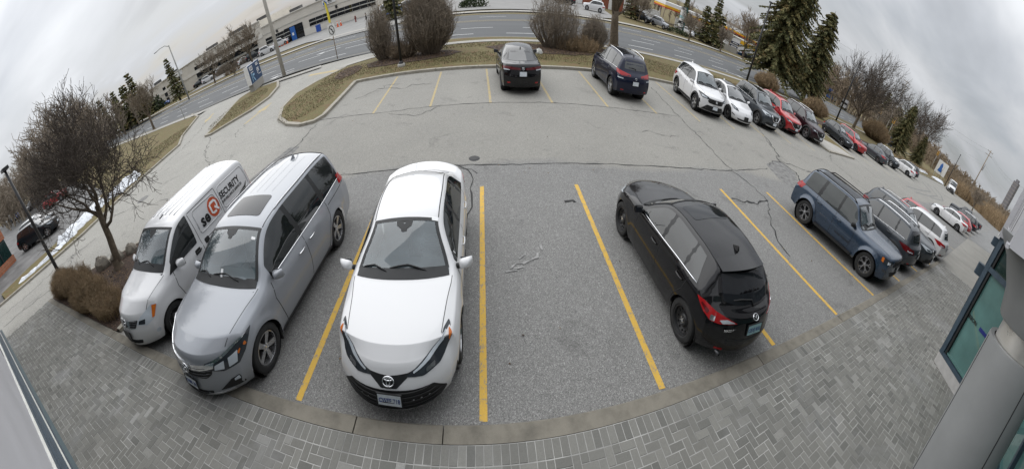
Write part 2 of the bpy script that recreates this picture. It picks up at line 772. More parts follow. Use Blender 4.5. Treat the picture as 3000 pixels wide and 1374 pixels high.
        pf = [(cw + .06, zc - .045), (cw + .34, zc - .035), (cw + .58, zc - .075), (cw + .66, zc - .16), (cw + .60, zc - .34), (cw + .1, zc - .42)]
        w = hw * .80
        vs = [(L / 2 - d, y, z) for y in (-w, w) for d, z in pf]
        n = len(pf)
        mb.add(vs, [(i, (i + 1) % n, n + (i + 1) % n, n + i) for i in range(n)] + [tuple(range(n)), tuple(range(2 * n - 1, n - 1, -1))])
        mb.obj('dashboard', trim, self.root)
        mb = MB()
        c = Vector((L / 2 - cw - .76, .36, zc - .07))
        ax = Vector((.38, 0, .92))
        for k in range(1):
            pts = [c + Vector((0, math.cos(q), 0)) * .185 + Vector((-.92, 0, .38)) * .185 * math.sin(q) for q in np.linspace(0, 2 * math.pi, 21)]
            mb.tube(pts, .016, 5, False)
        mb.tube([c + Vector((0, -.18, 0)), c, c + Vector((0, .18, 0))], .022, 5)
        mb.obj('steering_wheel', M_['black_plastic'], self.root, True)
        for dx, ys in ((cw + 1.42, (.37, -.37)), (cw + 2.35, (.42, -.42))):
            if dx > rear - .15:
                continue
            for y in ys:
                top = min(zc + .10, self.zrail(dx) - .28)
                mb = MB()
                M = Matrix.Rotation(.22, 3, 'Y')
                prof = smooth_poly([(-.25, .42), (.25, .42), (.24, top - .1), (.15, top), (-.15, top), (-.24, top - .1)], .08)
                nn = len(prof)
                mb.add([(L / 2 - dx + sx - .22 * (p[1] - .5), y + p[0], p[1]) for sx in (.07, -.07) for p in prof], [(i, (i + 1) % nn, nn + (i + 1) % nn, nn + i) for i in range(nn)] + [tuple(range(nn)), tuple(range(2 * nn - 1, nn - 1, -1))])
                mb.box((L / 2 - dx + .28, y, .52), (.5, .5, .16))
                o = mb.obj('seat', seat, self.root)
                recalc(o.data)
                mb = MB()
                pr = smooth_poly([(-.13, top + .02), (.13, top + .02), (.11, top + .2), (-.11, top + .2)], .05)
                nn = len(pr)
                mb.add([(L / 2 - dx + sx - .22 * (p[1] - .5), y + p[0], p[1]) for sx in (.05, -.05) for p in pr], [(i, (i + 1) % nn, nn + (i + 1) % nn, nn + i) for i in range(nn)] + [tuple(range(nn)), tuple(range(2 * nn - 1, nn - 1, -1))])
                h_ = mb.obj('headrest', seat, o)
                recalc(h_.data)

    def zrail(self, d):
        zt, zb = self.top(d), self.belt(d)
        return zt - min(self.crown, .4 * (zt - zb))

    # -------- projection on to the shell
    def cast(self, view, a, b, side=1):
        L = self.L
        if view == 'S':
            o, d = Vector((L / 2 - a, 2 * side, b)), Vector((0, -side, 0))
        elif view == 'F':
            o, d = Vector((6, a * side, b)), Vector((-1, 0, 0))
        elif view == 'B':
            o, d = Vector((-6, a * side, b)), Vector((1, 0, 0))
        elif view == 'T':
            o, d = Vector((L / 2 - a, b * side, 5)), Vector((0, 0, -1))
        else:                                   # 'FA' / 'BA': along the corner's diagonal
            an = R(self.sp.get('corner_angle', 45))
            fb = 1 if view == 'FA' else -1
            ref = Vector((fb * (L / 2 - .3), side * self.hw * .78, 0))
            d = Vector((-fb * math.cos(an), -side * math.sin(an), 0))
            t = Vector((-fb * math.sin(an), side * math.cos(an), 0))
            o = ref + t * a - d * 4
            o.z = b
        h = self.bvh.ray_cast(o, d)
        self.missed = h[0] is None
        if h[0] is None:
            q = self.bvh.find_nearest(o + d * (o.length - self.hw if view in 'FB' else 1.4))
            return q[0], q[1]
        n = h[1]
        if n.dot(d) > 0:
            n = -n
        return h[0], n

    def patch(self, name, poly, view, mat, side=1, off=.006, parent=None, r=.03, res=.09, label=None, skirt=.02):
        if r:
            poly = smooth_poly(poly, r)
        vs, fs = fill2d(poly, res)
        P, N, bad = [], [], set()
        for v in vs:
            p, n = self.cast(view, v.x, v.y, side)
            if self.missed or n.dot(Vector((0, 0, 1))) < -.75:
                bad.add(len(P))
            P.append(p)
            N.append(n)
        fs = [f for f in fs if not any(i in bad for i in f)] or fs
        me = bpy.data.meshes.new(name)
        bm = bmesh.new()
        bv = [bm.verts.new(p + n * off) for p, n in zip(P, N)]
        for f in fs:
            try:
                bm.faces.new([bv[i] for i in f])
            except ValueError:
                pass
        bmesh.ops.recalc_face_normals(bm, faces=bm.faces)
        nmap = {v: N[i] for i, v in enumerate(bv)}
        avg = sum((f.normal.dot(nmap[f.verts[0]]) for f in list(bm.faces)[:6]), 0.0)
        if avg < 0:
            bmesh.ops.reverse_faces(bm, faces=bm.faces)
        if skirt:
            be = [e for e in bm.edges if e.is_boundary]
            nm = {v: N[i] for i, v in enumerate(bv)}
            g = bmesh.ops.extrude_edge_only(bm, edges=be)
            newv = [q for q in g['geom'] if isinstance(q, bmesh.types.BMVert)]
            old = {}
            for e in bm.edges:
                a, b = e.verts
                if a in nm and b not in nm:
                    old[b] = a
                elif b in nm and a not in nm:
                    old[a] = b
            for v in newv:
                if v in old and (old[v].co - v.co).length < 1e-7:
                    v.co = v.co - nm[old[v]] * skirt
        bmesh.ops.delete(bm, geom=[v for v in bm.verts if not v.link_faces], context='VERTS')
        bm.to_mesh(me)
        bm.free()
        me.materials.append(mat)
        me.polygons.foreach_set('use_smooth', [True] * len(me.polygons))
        edge_split(me, 40)
        o = link(bpy.data.objects.new(name, me), parent or self.root)
        if label:
            o['label'] = label
        return o

    def strip(self, name, line, view, mat, w=.008, side=1, off=.003, parent=None, step=.06, label=None, thick=0.0):
        pts = densify(line, step, False)
        vs, fs = [], []
        n = len(pts)
        for i, p in enumerate(pts):
            a, b = Vector(pts[max(0, i - 1)]), Vector(pts[min(n - 1, i + 1)])
            t = (b - a).normalized()
            q = Vector((-t.y, t.x)) * w / 2
            for s in (-1, 1):
                c, nn = self.cast(view, p[0] + q.x * s, p[1] + q.y * s, side)
                vs.append(c + nn * off)
        fs = [(2 * i, 2 * i + 1, 2 * i + 3, 2 * i + 2) for i in range(n - 1)]
        mb = MB()
        mb.add(vs, fs)
        if thick:
            pass
        o = mb.obj(name, mat, parent or self.root, True)
        if label:
            o['label'] = label
        return o

    def tube_on(self, name, line, view, mat, rad=.008, lift=.01, side=1, parent=None, step=.1, n=5, ends=True):
        pts = densify(line, step, False)
        P = []
        for i, p in enumerate(pts):
            c, nn = self.cast(view, p[0], p[1], side)
            k = lift
            if ends and i in (0, len(pts) - 1):
                k = 0
            P.append(c + nn * k)
        mb = MB()
        mb.tube(P, rad, n)
        return mb.obj(name, mat, parent or self.root, True)

    def zrail(self, d):
        zt, zb = self.top(d), self.belt(d)
        return zt - min(self.crown, .4 * (zt - zb))


WHEELS = {}


def wheel_meshes(R_, tw, style, rimr, mat_rim):
    key = (R_, tw, style, rimr, mat_rim.name)
    if key in WHEELS:
        return WHEELS[key]
    h = tw / 2
    t = MB()
    t.lathe([(rimr, -h * .8), (rimr + .02, -h * .98), (R_ * .88, -h * 1.02), (R_ * .965, -h * .9), (R_ * .995, -h * .7), (R_, -h * .3), (R_, h * .3), (R_ * .995, h * .7),
             (R_ * .965, h * .9), (R_ * .88, h * 1.02), (rimr + .02, h * .98), (rimr, h * .8)], 36, 'Y')
    tm = t.mesh('tyre', M_['tyre'], True)
    edge_split(tm, 35)
    r = MB()
    r.mi = 0
    yo = h * .72
    r.lathe([(rimr + .004, h * .82), (rimr - .012, h * .84), (rimr - .02, h * .6), (rimr - .035, -h * .5)], 36, 'Y')
    r.mi = 1
    r.lathe([(rimr - .03, -h * .1), (.0, -h * .12)], 24, 'Y')           # brake and dark inside
    r.mi = 0

    def spoke(a, w0, w1, r0, r1, y0, y1, th=.03):
        ca, sa = math.cos(a), math.sin(a)
        vs = []
        for rr, w, y in ((r0, w0, y0), (r1, w1, y1)):
            for yy in (y, y - th):
                for s in (-1, 1):
                    x, z = rr * ca - s * w / 2 * sa, rr * sa + s * w / 2 * ca
                    vs.append((x, yy, z))
        r.add(vs, [(0, 1, 5, 4), (2, 6, 7, 3), (0, 4, 6, 2), (1, 3, 7, 5), (4, 5, 7, 6), (0, 2, 3, 1)])
    if style == 'steel':
        r.mi = 2
        r.lathe([(rimr - .02, yo * .55), (rimr * .86, yo * .62), (rimr * .62, yo * .2), (rimr * .5, yo * .2), (rimr * .36, yo * .75), (rimr * .3, yo * .8), (.0, yo * .8)], 36, 'Y')
        r.mi = 1
        for k in range(12):
            a = 2 * math.pi * k / 12
            c = (rimr * .73 * math.cos(a), yo * .44, rimr * .73 * math.sin(a))
            r.lathe([(.0, .016), (.017, .015), (.017, -.01)], 8, 'Y', c)
        r.mi = 0
    else:
        n = {'five': 5, 'six': 6, 'ten': 10, 'y5': 5, 'double': 5, 'seven': 7}[style]
        for k in range(n):
            a = 2 * math.pi * k / n + .3
            if style in ('double', 'y5'):
                sp_ = .17 if style == 'double' else .23
                for s in (-1, 1):
                    a2 = a + s * sp_
                    p0 = Vector((rimr * .2 * math.cos(a + s * .25), rimr * .2 * math.sin(a + s * .25)))
                    p1 = Vector(((rimr - .018) * math.cos(a2), (rimr - .018) * math.sin(a2)))
                    if style == 'y5':
                        p0 = Vector((rimr * .5 * math.cos(a), rimr * .5 * math.sin(a)))
                    dr = (p1 - p0)
                    nn = Vector((-dr.y, dr.x)).normalized()
                    vs = []
                    for p, w, y in ((p0, .034, yo * .8), (p1, .03, yo * 1.0)):
                        for yy in (y, y - .03):
                            for q in (-1, 1):
                                vs.append((p.x + nn.x * q * w / 2, yy, p.y + nn.y * q * w / 2))
                    r.add(vs, [(0, 1, 5, 4), (2, 6, 7, 3), (0, 4, 6, 2), (1, 3, 7, 5), (4, 5, 7, 6), (0, 2, 3, 1)])
                if style == 'y5':
                    spoke(a, .05, .04, rimr * .16, rimr * .54, yo * .78, yo * .84)
            else:
                w = {'five': .075, 'six': .06, 'ten': .03, 'seven': .05}[style]
                spoke(a, w * .8, w * 1.15, rimr * .15, rimr - .018, yo * .78, yo * 1.0)
        r.lathe([(rimr * .26, yo * .45), (rimr * .24, yo * .8), (.05, yo * .84), (.0, yo * .84)], 20, 'Y')
    r.mi = 3
    for k in range(5):
        a = 2 * math.pi * k / 5 + .6
        r.lathe([(.0, .012), (.011, .01), (.011, -.01)], 6, 'Y', (rimr * .2 * math.cos(a), yo * .84, rimr * .2 * math.sin(a)))
    r.lathe([(.0, .012), (.028, .008), (.03, -.01)], 12, 'Y', (0, yo * .84, 0))
    rm = r.mesh('rim', [mat_rim, M_['black_plastic'], M_['steel_black'], M_['chrome']], True)
    edge_split(rm, 30)
    WHEELS[key] = (tm, rm)
    return WHEELS[key]


def text_mesh(s, size, mat, name='lettering', bold=0.0, extrude=.002, spacing=1.0, shear=0.0):
    cu = bpy.data.curves.new(name, 'FONT')
    cu.body = s
    cu.size = size
    cu.align_x, cu.align_y = 'CENTER', 'CENTER'
    cu.extrude = extrude
    cu.offset = bold
    cu.space_character = spacing
    cu.shear = shear
    cu.resolution_u = 2
    o = bpy.data.objects.new(name, cu)
    col.objects.link(o)
    dg = bpy.context.evaluated_depsgraph_get()
    dg.update()
    me = bpy.data.meshes.new_from_object(o.evaluated_get(dg))
    bpy.data.objects.remove(o)
    bpy.data.curves.remove(cu)
    me.name = name
    me.materials.clear()
    me.materials.append(mat)
    return me


def plate(car, view, z, text=None, tint='plate_white', y=0.0, out_=.012, w=.31, h=.155, tilt=None):
    p, n = car.cast(view, y, z)
    n = Vector((n.x, n.y, n.z * .6)).normalized()
    zax = Vector((0, 0, 1))
    yx = zax.cross(n).normalized()
    up = n.cross(yx)
    M = Matrix((yx, up, n)).transposed()
    mb = MB()
    mb.box((0, 0, 0), (w, h, .008), M=Matrix.Identity(3))
    o = mb.obj('licence_plate', M_[tint], car.root)
    o.matrix_local = Matrix.Translation(p + n * out_) @ M.to_4x4()
    # surround
    fr = MB()
    t = .012
    for c, s in (((0, h / 2 + t / 2, -.001), (w + 2 * t, t, .016)), ((0, -h / 2 - t / 2, -.001), (w + 2 * t, t, .016)),
                 ((w / 2 + t / 2, 0, -.001), (t, h, .016)), ((-w / 2 - t / 2, 0, -.001), (t, h, .016))):
        fr.box(c, s)
    fr.obj('plate_frame', M_['black_plastic'], o)
    if text:
        me = text_mesh(text, h * .56, M_['plate_blue'], 'plate_number', .0)
        t_ = link(bpy.data.objects.new('plate_number', me), o)
        t_.location = (0, -.008, .0065)
        xs = [v.co.x for v in me.vertices]
        wd = max(xs) - min(xs)
        if wd > w * .9:
            t_.scale = (w * .9 / wd, 1, 1)
    return o


def badge(car, view, z, kind, y=0.0, r=.055, out_=.012, mat='chrome'):
    p, n = car.cast(view, y, z)
    zax = Vector((0, 0, 1))
    yx = zax.cross(n).normalized()
    up = n.cross(yx)
    M = Matrix((yx, up, n)).transposed().to_4x4()
    mb = MB()

    def ring(a, b, cx_=0, cy_=0, w=.12, n_=20):
        pts = [(cx_ + a * math.cos(2 * math.pi * k / n_), cy_ + b * math.sin(2 * math.pi * k / n_), 0) for k in range(n_ + 1)]
        mb.tube(pts, r * w, 5, False)
    if kind == 'ovals':
        ring(r, r * .7)
        ring(r * .3, r * .66)
        ring(r * .72, r * .24, 0, r * .38)
    elif kind == 'aitch':
        ring(r, r * .85)
        mb.tube([(-r * .5, r * .65, 0), (-r * .38, -r * .65, 0)], r * .12, 5)
        mb.tube([(r * .5, r * .65, 0), (r * .38, -r * .65, 0)], r * .12, 5)
        mb.tube([(-r * .45, 0, 0), (r * .45, 0, 0)], r * .12, 5)
    elif kind == 'bar':
        ring(r, r)
        mb.box((0, 0, 0), (r * 2.2, r * .42, r * .3))
    elif kind == 'wing':
        ring(r, r * .82)
        mb.tube([(-r * .85, r * .3, 0), (-r * .4, r * .25, 0), (0, -r * .35, 0), (r * .4, r * .25, 0), (r * .85, r * .3, 0)], r * .11, 5)
    elif kind == 'ell':
        ring(r, r * .75)
        mb.tube([(r * .1, r * .5, 0), (-r * .35, -r * .3, 0), (r * .5, -r * .3, 0)], r * .11, 5)
    elif kind == 'slant':
        ring(r, r * .62)
        mb.tube([(-r * .4, -r * .35, 0), (-r * .1, r * .4, 0)], r * .1, 5)
        mb.tube([(r * .1, -r * .4, 0), (r * .4, r * .35, 0)], r * .1, 5)
        mb.tube([(-r * .25, 0, 0), (r * .25, 0, 0)], r * .1, 5)
    elif kind == 'tee':
        mb.tube([(-r * .8, r * .5, 0), (0, r * .65, 0), (r * .8, r * .5, 0)], r * .16, 5)
        mb.tube([(0, r * .6, 0), (0, -r * .9, 0)], r * .16, 5)
    else:
        ring(r, r)
        mb.box((0, 0, 0), (r * .9, r * .9, r * .2))
    o = mb.obj('badge', M_[mat], car.root, True)
    o.matrix_local = Matrix.Translation(p + n * out_) @ M
    return o


def mirror_pair(car, d, mat, z=None, arm='black_plastic', s=1.0, dy=.06):
    zb = (z if z else car.belt(d) + .07)
    for side in (1, -1):
        mb = MB()
        n, m = 16, 8
        vs, fs = [], []
        for i in range(m + 1):
            ph = math.pi * i / m
            for k in range(n):
                th = 2 * math.pi * k / n
                x = math.cos(ph)
                y, z_ = math.sin(ph) * math.cos(th), math.sin(ph) * math.sin(th)
                rr = math.sin(ph)
                if rr > 1e-6:
                    q = max(abs(y), abs(z_)) / rr
                    k2 = (1 / max(q, .72)) ** .75            # squarer outline
                    y, z_ = y * k2, z_ * k2
                if x < 0:
                    y, z_ = y * (1.0 if rr > .5 else 1.25), z_ * (1.0 if rr > .5 else 1.25)
                xx = x * .095 if x > 0 else x * .035
                yy = y * .105
                vs.append((xx * s - .02 * (yy * side > 0) * abs(y), yy * s, (z_ * .068 + .018 * side * y) * s))
        for i in range(m):
            for k in range(n):
                fs.append((i * n + k, i * n + (k + 1) % n, (i + 1) * n + (k + 1) % n, (i + 1) * n + k))
        mb.add(vs, fs)
        o = mb.obj('wing_mirror', mat, car.root, True)
        o.location = (car.L / 2 - d, side * (car.hw + dy), zb)
        a = MB()
        a.tube([(.0, -side * (dy + .08), -.06), (0, -side * .05, -.04)], [.04, .03], 6)
        a.obj('mirror_arm', M_[arm], o, True)
        g = MB()
        g.box((-.045 * s, 0, .0), (.006, .16 * s, .10 * s))
        g.obj('mirror_glass', M_['dark_lens'], o)


def add_wheels(car, style, rim, R_=None, tw=None, rimr=None, y_in=.0):
    sp = car.sp
    R_, tw = sp['R'], sp.get('tw', .21)
    rimr = rimr or R_ * .68
    tm, rm = wheel_meshes(R_, tw, style, rimr, M_[rim])
    for xc in car.axles():
        for s in (1, -1):
            w = bpy.data.objects.new('wheel', tm)
            link(w, car.root)
            w.location = (car.L / 2 - xc, s * (car.hw * .975 - tw / 2 - y_in), R_)
            w.rotation_euler = (0, random.uniform(0, 6), 0 if s > 0 else math.pi)
            link(bpy.data.objects.new('rim', rm), w)


def cut_line(f0, f1, a, b, n=8):
    return [(a + (b - a) * i / n, f0(a + (b - a) * i / n)) for i in range(n + 1)]


def side_windows(car, panes, glass, lo=.025, hi=.035, trim=None, rear_up=0.0):
    """panes: list of (d_front_bottom, d_front_top, d_rear_bottom, d_rear_top)"""
    for side in (1, -1):
        for fb, ft, rb, rt in panes:
            bot = [(fb + (rb - fb) * i / 8, car.belt(fb + (rb - fb) * i / 8) + lo) for i in range(9)]
            top = [(rt + (ft - rt) * i / 8, max(car.zrail(rt + (ft - rt) * i / 8) - hi, car.belt(rt + (ft - rt) * i / 8) + lo + .01)) for i in range(9)]
            poly = [(d + car.sweep(d), z) for d, z in bot + top]
            car.patch('side_window', poly, 'S', glass, side, .005, r=.035, res=.12)
        for (fb, ft, rb, rt), (fb2, ft2, rb2, rt2) in zip(panes, panes[1:]):
            pl = [(rb - .02, car.belt(rb) + lo), (fb2 + .02, car.belt(fb2) + lo), (ft2 + .02, car.zrail(ft2) - hi), (rt - .02, car.zrail(rt) - hi)]
            car.patch('window_pillar', [(d + car.sweep(d), z) for d, z in pl], 'S', M_['frit'], side, .004, r=0)
        if trim:
            fb, rb = panes[0][0], panes[-1][2]
            car.tube_on('window_trim', [(d + car.sweep(d), car.belt(d) + lo - .008) for d in np.linspace(fb, rb, 14)], 'S', M_[trim], .009, .006, side, n=4, ends=False)


def seams(car, lines, side_only=(1, -1), w=.013):
    for side in side_only:
        for ln in lines:
            car.strip('panel_gap', [(d + car.sweep(d), z) for d, z in ln], 'S', M_['gap'], w, side, .002)


def handles(car, spots, mat, dz=-.13):
    for side in (1, -1):
        for d in spots:
            z = car.belt(d) + dz
            p, n = car.cast('S', d, z, side)
            mb = MB()
            pts = [(-.1, 0, .0), (-.085, .026 * side, 0), (0, .034 * side, .002), (.085, .026 * side, 0), (.1, 0, 0)]
            mb.tube(pts, .014, 5)
            o = mb.obj('door_handle', mat, car.root, True)
            o.location = p


def windshield(car, glass, inset=.05, d0=None, d1=None):
    sp = car.sp
    d0, d1 = d0 or sp['cowl'] + .03, d1 or sp['head'] - .02

    def lim(d):
        return car.rail(d) * car.hw - inset

    def dd(d, y):
        y2 = car.ring(d)[9][0]
        return d + car.sweep(d) * min(1, abs(y) / y2) ** 2.3
    pts = []
    for i in range(-8, 9):
        y = lim(d0) * i / 8
        pts.append((dd(d0, y), y))
    for i in range(1, 7):
        d = d0 + (d1 - d0) * i / 7
        pts.append((dd(d, lim(d)), lim(d)))
    for i in range(8, -9, -1):
        y = lim(d1) * i / 8
        pts.append((dd(d1, y), y))
    for i in range(6, 0, -1):
        d = d0 + (d1 - d0) * i / 7
        pts.append((dd(d, lim(d)), -lim(d)))
    o = car.patch('windshield', pts, 'T', glass, 1, .005, r=.03, res=.12)
    # dark frit band along the base of the glass and the cowl in front of it
    fr = []
    for i in range(-8, 9):
        y = lim(d0) * i / 8
        fr.append((dd(d0 - .015, y) - .0, y))
    da = d0 + .13
    for i in range(8, -9, -1):
        y = (lim(da) - .01) * i / 8
        fr.append((dd(da, y), y))
    car.patch('windshield_frit', fr, 'T', M_['frit'], 1, .0075, o, r=.01, res=.12)
    tp = []
    for i in range(-8, 9):
        y = lim(d1) * i / 8
        tp.append((dd(d1 + .004, y), y))
    for i in range(8, -9, -1):
        y = lim(d1 - .05) * i / 8
        tp.append((dd(d1 - .05, y), y))
    car.patch('windshield_frit', tp, 'T', M_['frit'], 1, .0075, o, r=.0, res=.12)
    for sgn in (1, -1):
        sp_ = []
        for i in range(9):
            d = d0 + .1 + (d1 - d0 - .1) * i / 8
            sp_.append((dd(d, lim(d)), sgn * (lim(d) + .004)))
        for i in range(8, -1, -1):
            d = d0 + .1 + (d1 - d0 - .1) * i / 8
            sp_.append((dd(d, lim(d) - .045), sgn * (lim(d) - .045)))
        car.patch('windshield_frit', sp_, 'T', M_['frit'], 1, .0075, o, r=0, res=.12)
    # wipers
    dw = d0 + .06
    for y0, y1 in ((lim(d0) * .55, -lim(d0) * .25), (-lim(d0) * .3, -lim(d0) * .88)):
        car.tube_on('wiper', [(dd(dw + .02, y0), y0), (dd(dw + .1, (y0 + y1) / 2), (y0 + y1) / 2), (dd(dw + .07, y1), y1)], 'T', M_['black_plastic'], .012, .022)
    # sensor housing behind the glass, under the mirror
    dm = d1 - .2
    car.patch('sensor_housing', [(d1 - .05, -.13), (d1 - .05, .13), (d1 - .12, .12), (d1 - .17, .05), (d1 - .21, .04), (d1 - .21, -.04), (d1 - .17, -.05), (d1 - .12, -.12)], 'T', M_['frit'], 1, .0078, o, r=.02, res=.12)
    return o


def rear_glass(car, poly_yz, glass, wiper=True):
    o = car.patch('rear_window', poly_yz, 'B', glass, 1, .005, r=.05, res=.12)
    if wiper:
        z0 = min(p[1] for p in poly_yz)
        car.tube_on('wiper', [(-.02, z0 - .02), (.0, z0 + .04), (.2, z0 + .06), (.36, z0 + .05)], 'B', M_['black_plastic'], .013, .02, 1, o)
    return o


def rails(car, mat, y=None, h=.055, d0=None, d1=None, rad=.018):
    sp = car.sp
    d0, d1 = d0 or sp['head'] + .1, d1 or sp['rhead'] - .05
    for side in (1, -1):
        line = [(d0 + (d1 - d0) * i / 14, car.rail(d0 + (d1 - d0) * i / 14) * car.hw - .04) for i in range(15)]
        car.tube_on('roof_rail', line, 'T', M_[mat], rad, h, side, step=.2)


def fin(car, mat, d):
    p, n = car.cast('T', d, 0)
    mb = MB()
    vs = [(-.09, -.025, 0), (.1, -.004, 0), (.1, .004, 0), (-.09, .025, 0), (-.075, -.004, .075), (-.05, 0, .075), (-.075, .004, .075)]
    mb.add(vs, [(0, 1, 5, 4), (1, 2, 5), (2, 3, 6, 5), (3, 0, 4, 6), (4, 5, 6)])
    o = mb.obj('antenna', mat, car.root)
    o.location = p - n * .004


def arch_trim(car, mat, w=.06, zmax=None):
    sp = car.sp
    Ra = sp['R'] + sp.get('gap', .05)
    for side in (1, -1):
        for xc in car.axles():
            outer, inner = [], []
            for k in range(15):
                a = math.pi * (k / 14) * 1.06 - .03 * math.pi
                outer.append((xc - (Ra + w) * math.cos(a), sp['R'] * .97 + (Ra + w) * math.sin(a)))
                inner.append((xc - (Ra + .003) * math.cos(a), sp['R'] * .97 + (Ra + .003) * math.sin(a)))
            outer = [(max(.02, d), max(z, .22)) for d, z in outer]
            car.patch('arch_trim', outer + inner[::-1], 'S', mat, side, .012, r=0, res=.2)


def sill_trim(car, mat, z0=.21, z1=.34):
    a0, a1 = car.axles()
    Ra = car.sp['R'] + car.sp.get('gap', .05)
    for side in (1, -1):
        d0, d1 = a0 + Ra + .05, a1 - Ra - .05
        z0 = max(z0, max(car.sill(d0), car.sill(d1), car.sill((d0 + d1) / 2)) + .015)
        z1 = max(z1, z0 + .07)
        car.patch('sill_trim', [(d0, z0), (d1, z0), (d1, z1), (d0, z1)], 'S', mat, side, .012, r=.02, res=.2)


def roof_seams(car):
    sp = car.sp
    for side in (1, -1):
        line = [(d, car.rail(d) * car.hw * .93) for d in np.linspace(sp['head'] + .03, sp['rhead'], 12)]
        car.strip('roof_gutter', line, 'T', M_['gap'], .014, side, .003)


def hood_seam(car, back, zf=None):
    """shut line of the hood: along both sides and across the nose"""
    sp = car.sp
    for side in (1, -1):
        line = [(d + car.sweep(d) * .8, car.rail(d) * car.hw * .985) for d in np.linspace(.12, back, 10)]
        car.strip('hood_gap', line, 'T', M_['gap'], .009, side, .002)
# ------------------------------------------------------------------ vehicle materials
M_ = {}
M_['black_plastic'] = plain('black_plastic', (.011, .011, .0115), .55, var=.2, scale=9)
M_['gap'] = plain('panel_gap_black', (.012, .012, .013), .8)
M_['frit'] = plain('frit_black', (.012, .013, .014), .45)
M_['tyre'] = plain('tyre_rubber', (.022, .022, .022), .85, var=.35, scale=7, bumpy=.2)
M_['steel_black'] = plain('steel_black', (.02, .02, .021), .45)
M_['chrome'] = plain('chrome', (.75, .76, .78), .12, 1.0, var=.05)
M_['alloy'] = plain('alloy_silver', (.5, .5, .51), .25, .9, var=.08)
M_['alloy_dark'] = plain('alloy_dark', (.12, .12, .125), .3, .8, var=.1)
M_['alloy_grey'] = plain('alloy_grey', (.30, .30, .31), .28, .85, var=.1)
M_['white_badge'] = plain('white_badge', (.8, .8, .8), .3)
M_['plate_white'] = plain('plate_white', (.62, .66, .70), .35, var=.1, scale=14)
M_['plate_teal'] = plain('plate_teal', (.33, .52, .54), .3, var=.1, scale=14)
M_['plate_blue'] = plain('plate_blue', (.03, .06, .22), .4)
M_['red_lens'] = glassy('red_lens', (.32, .012, .014), 1.5, .04)
M_['dark_red_lens'] = glassy('dark_red_lens', (.10, .006, .008), 1.5, .04)
M_['amber_lens'] = glassy('amber_lens', (.62, .16, .02), 1.5, .05)
M_['clear_lens'] = glassy('clear_lens', (.50, .54, .58), 1.6, .03)
M_['dark_lens'] = glassy('dark_lens', (.03, .034, .04), 1.55, .03)
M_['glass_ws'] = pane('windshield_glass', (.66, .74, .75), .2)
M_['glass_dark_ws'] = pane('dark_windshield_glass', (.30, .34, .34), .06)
M_['cabin_black'] = plain('cabin_black', (.02, .02, .021), .9)
M_['cabin_dash'] = plain('cabin_dashboard', (.075, .077, .08), .8)
M_['cabin_seat'] = plain('cabin_seat', (.13, .128, .122), .9)
M_['glass_side'] = glassy('side_glass', (.012, .015, .016), 1.7, .012)
M_['glass_mid'] = glassy('side_glass_tint', (.03, .036, .036), 1.48, .012)
M_['glass_roof'] = glassy('sunroof_glass', (.015, .017, .02), 1.4, .02)
M_['decal_black'] = plain('decal_black', (.012, .012, .013), .4)
M_['decal_red'] = plain('decal_red', (.50, .085, .03), .4)
M_['decal_white'] = plain('decal_white', (.78, .78, .77), .4)
M_['rust'] = plain('rust', (.22, .09, .03), .8, var=.3)
M_['skid'] = plain('skid_silver', (.45, .45, .45), .35, .6)

PAINT = dict(
    white=paint('paint_white', (.63, .63, .635), 0, 0, .4, .12),
    silver=paint('paint_silver', (.30, .314, .338), .3, .12, .33, .08, .9),
    black=paint('paint_black', (.0035, .0035, .0045), .0, 0, .3, .03, .85),
    navy=paint('paint_navy', (.006, .009, .026), .2, .1, .3, .06, .7),
    slate=paint('paint_slate_blue', (.022, .042, .074), .35, .15, .28, .08),
    grey=paint('paint_grey', (.05, .057, .066), .4, .15, .33, .16, .85),
    mid=paint('paint_mid_grey', (.14, .15, .155), .5, .15, .33, .2),
    red=paint('paint_red', (.36, .008, .012), .3, .12, .3, .1),
    maroon=paint('paint_maroon', (.018, .004, .008), .3, .15, .3, .1, .7),
    dark=paint('paint_dark', (.012, .016, .021), .3, .12, .3, .1, .7),
    blue=paint('paint_blue', (.03, .09, .30), .4, .12, .3, .1),
    lilac=paint('paint_ice', (.72, .74, .78), .1, .05, .35, .1),
)


def begin(name, label, color, sp, loc, heading, group=None, cat='car', x_from_nose=None):
    """heading: angle of the car's forward direction, measured from +X"""
    root = thing(name, label, cat, (loc[0], loc[1], loc[2] if len(loc) > 2 else 0.006), heading, group)
    c = Car(root, sp, {'paint': PAINT[color]})
    c.col = color
    return c


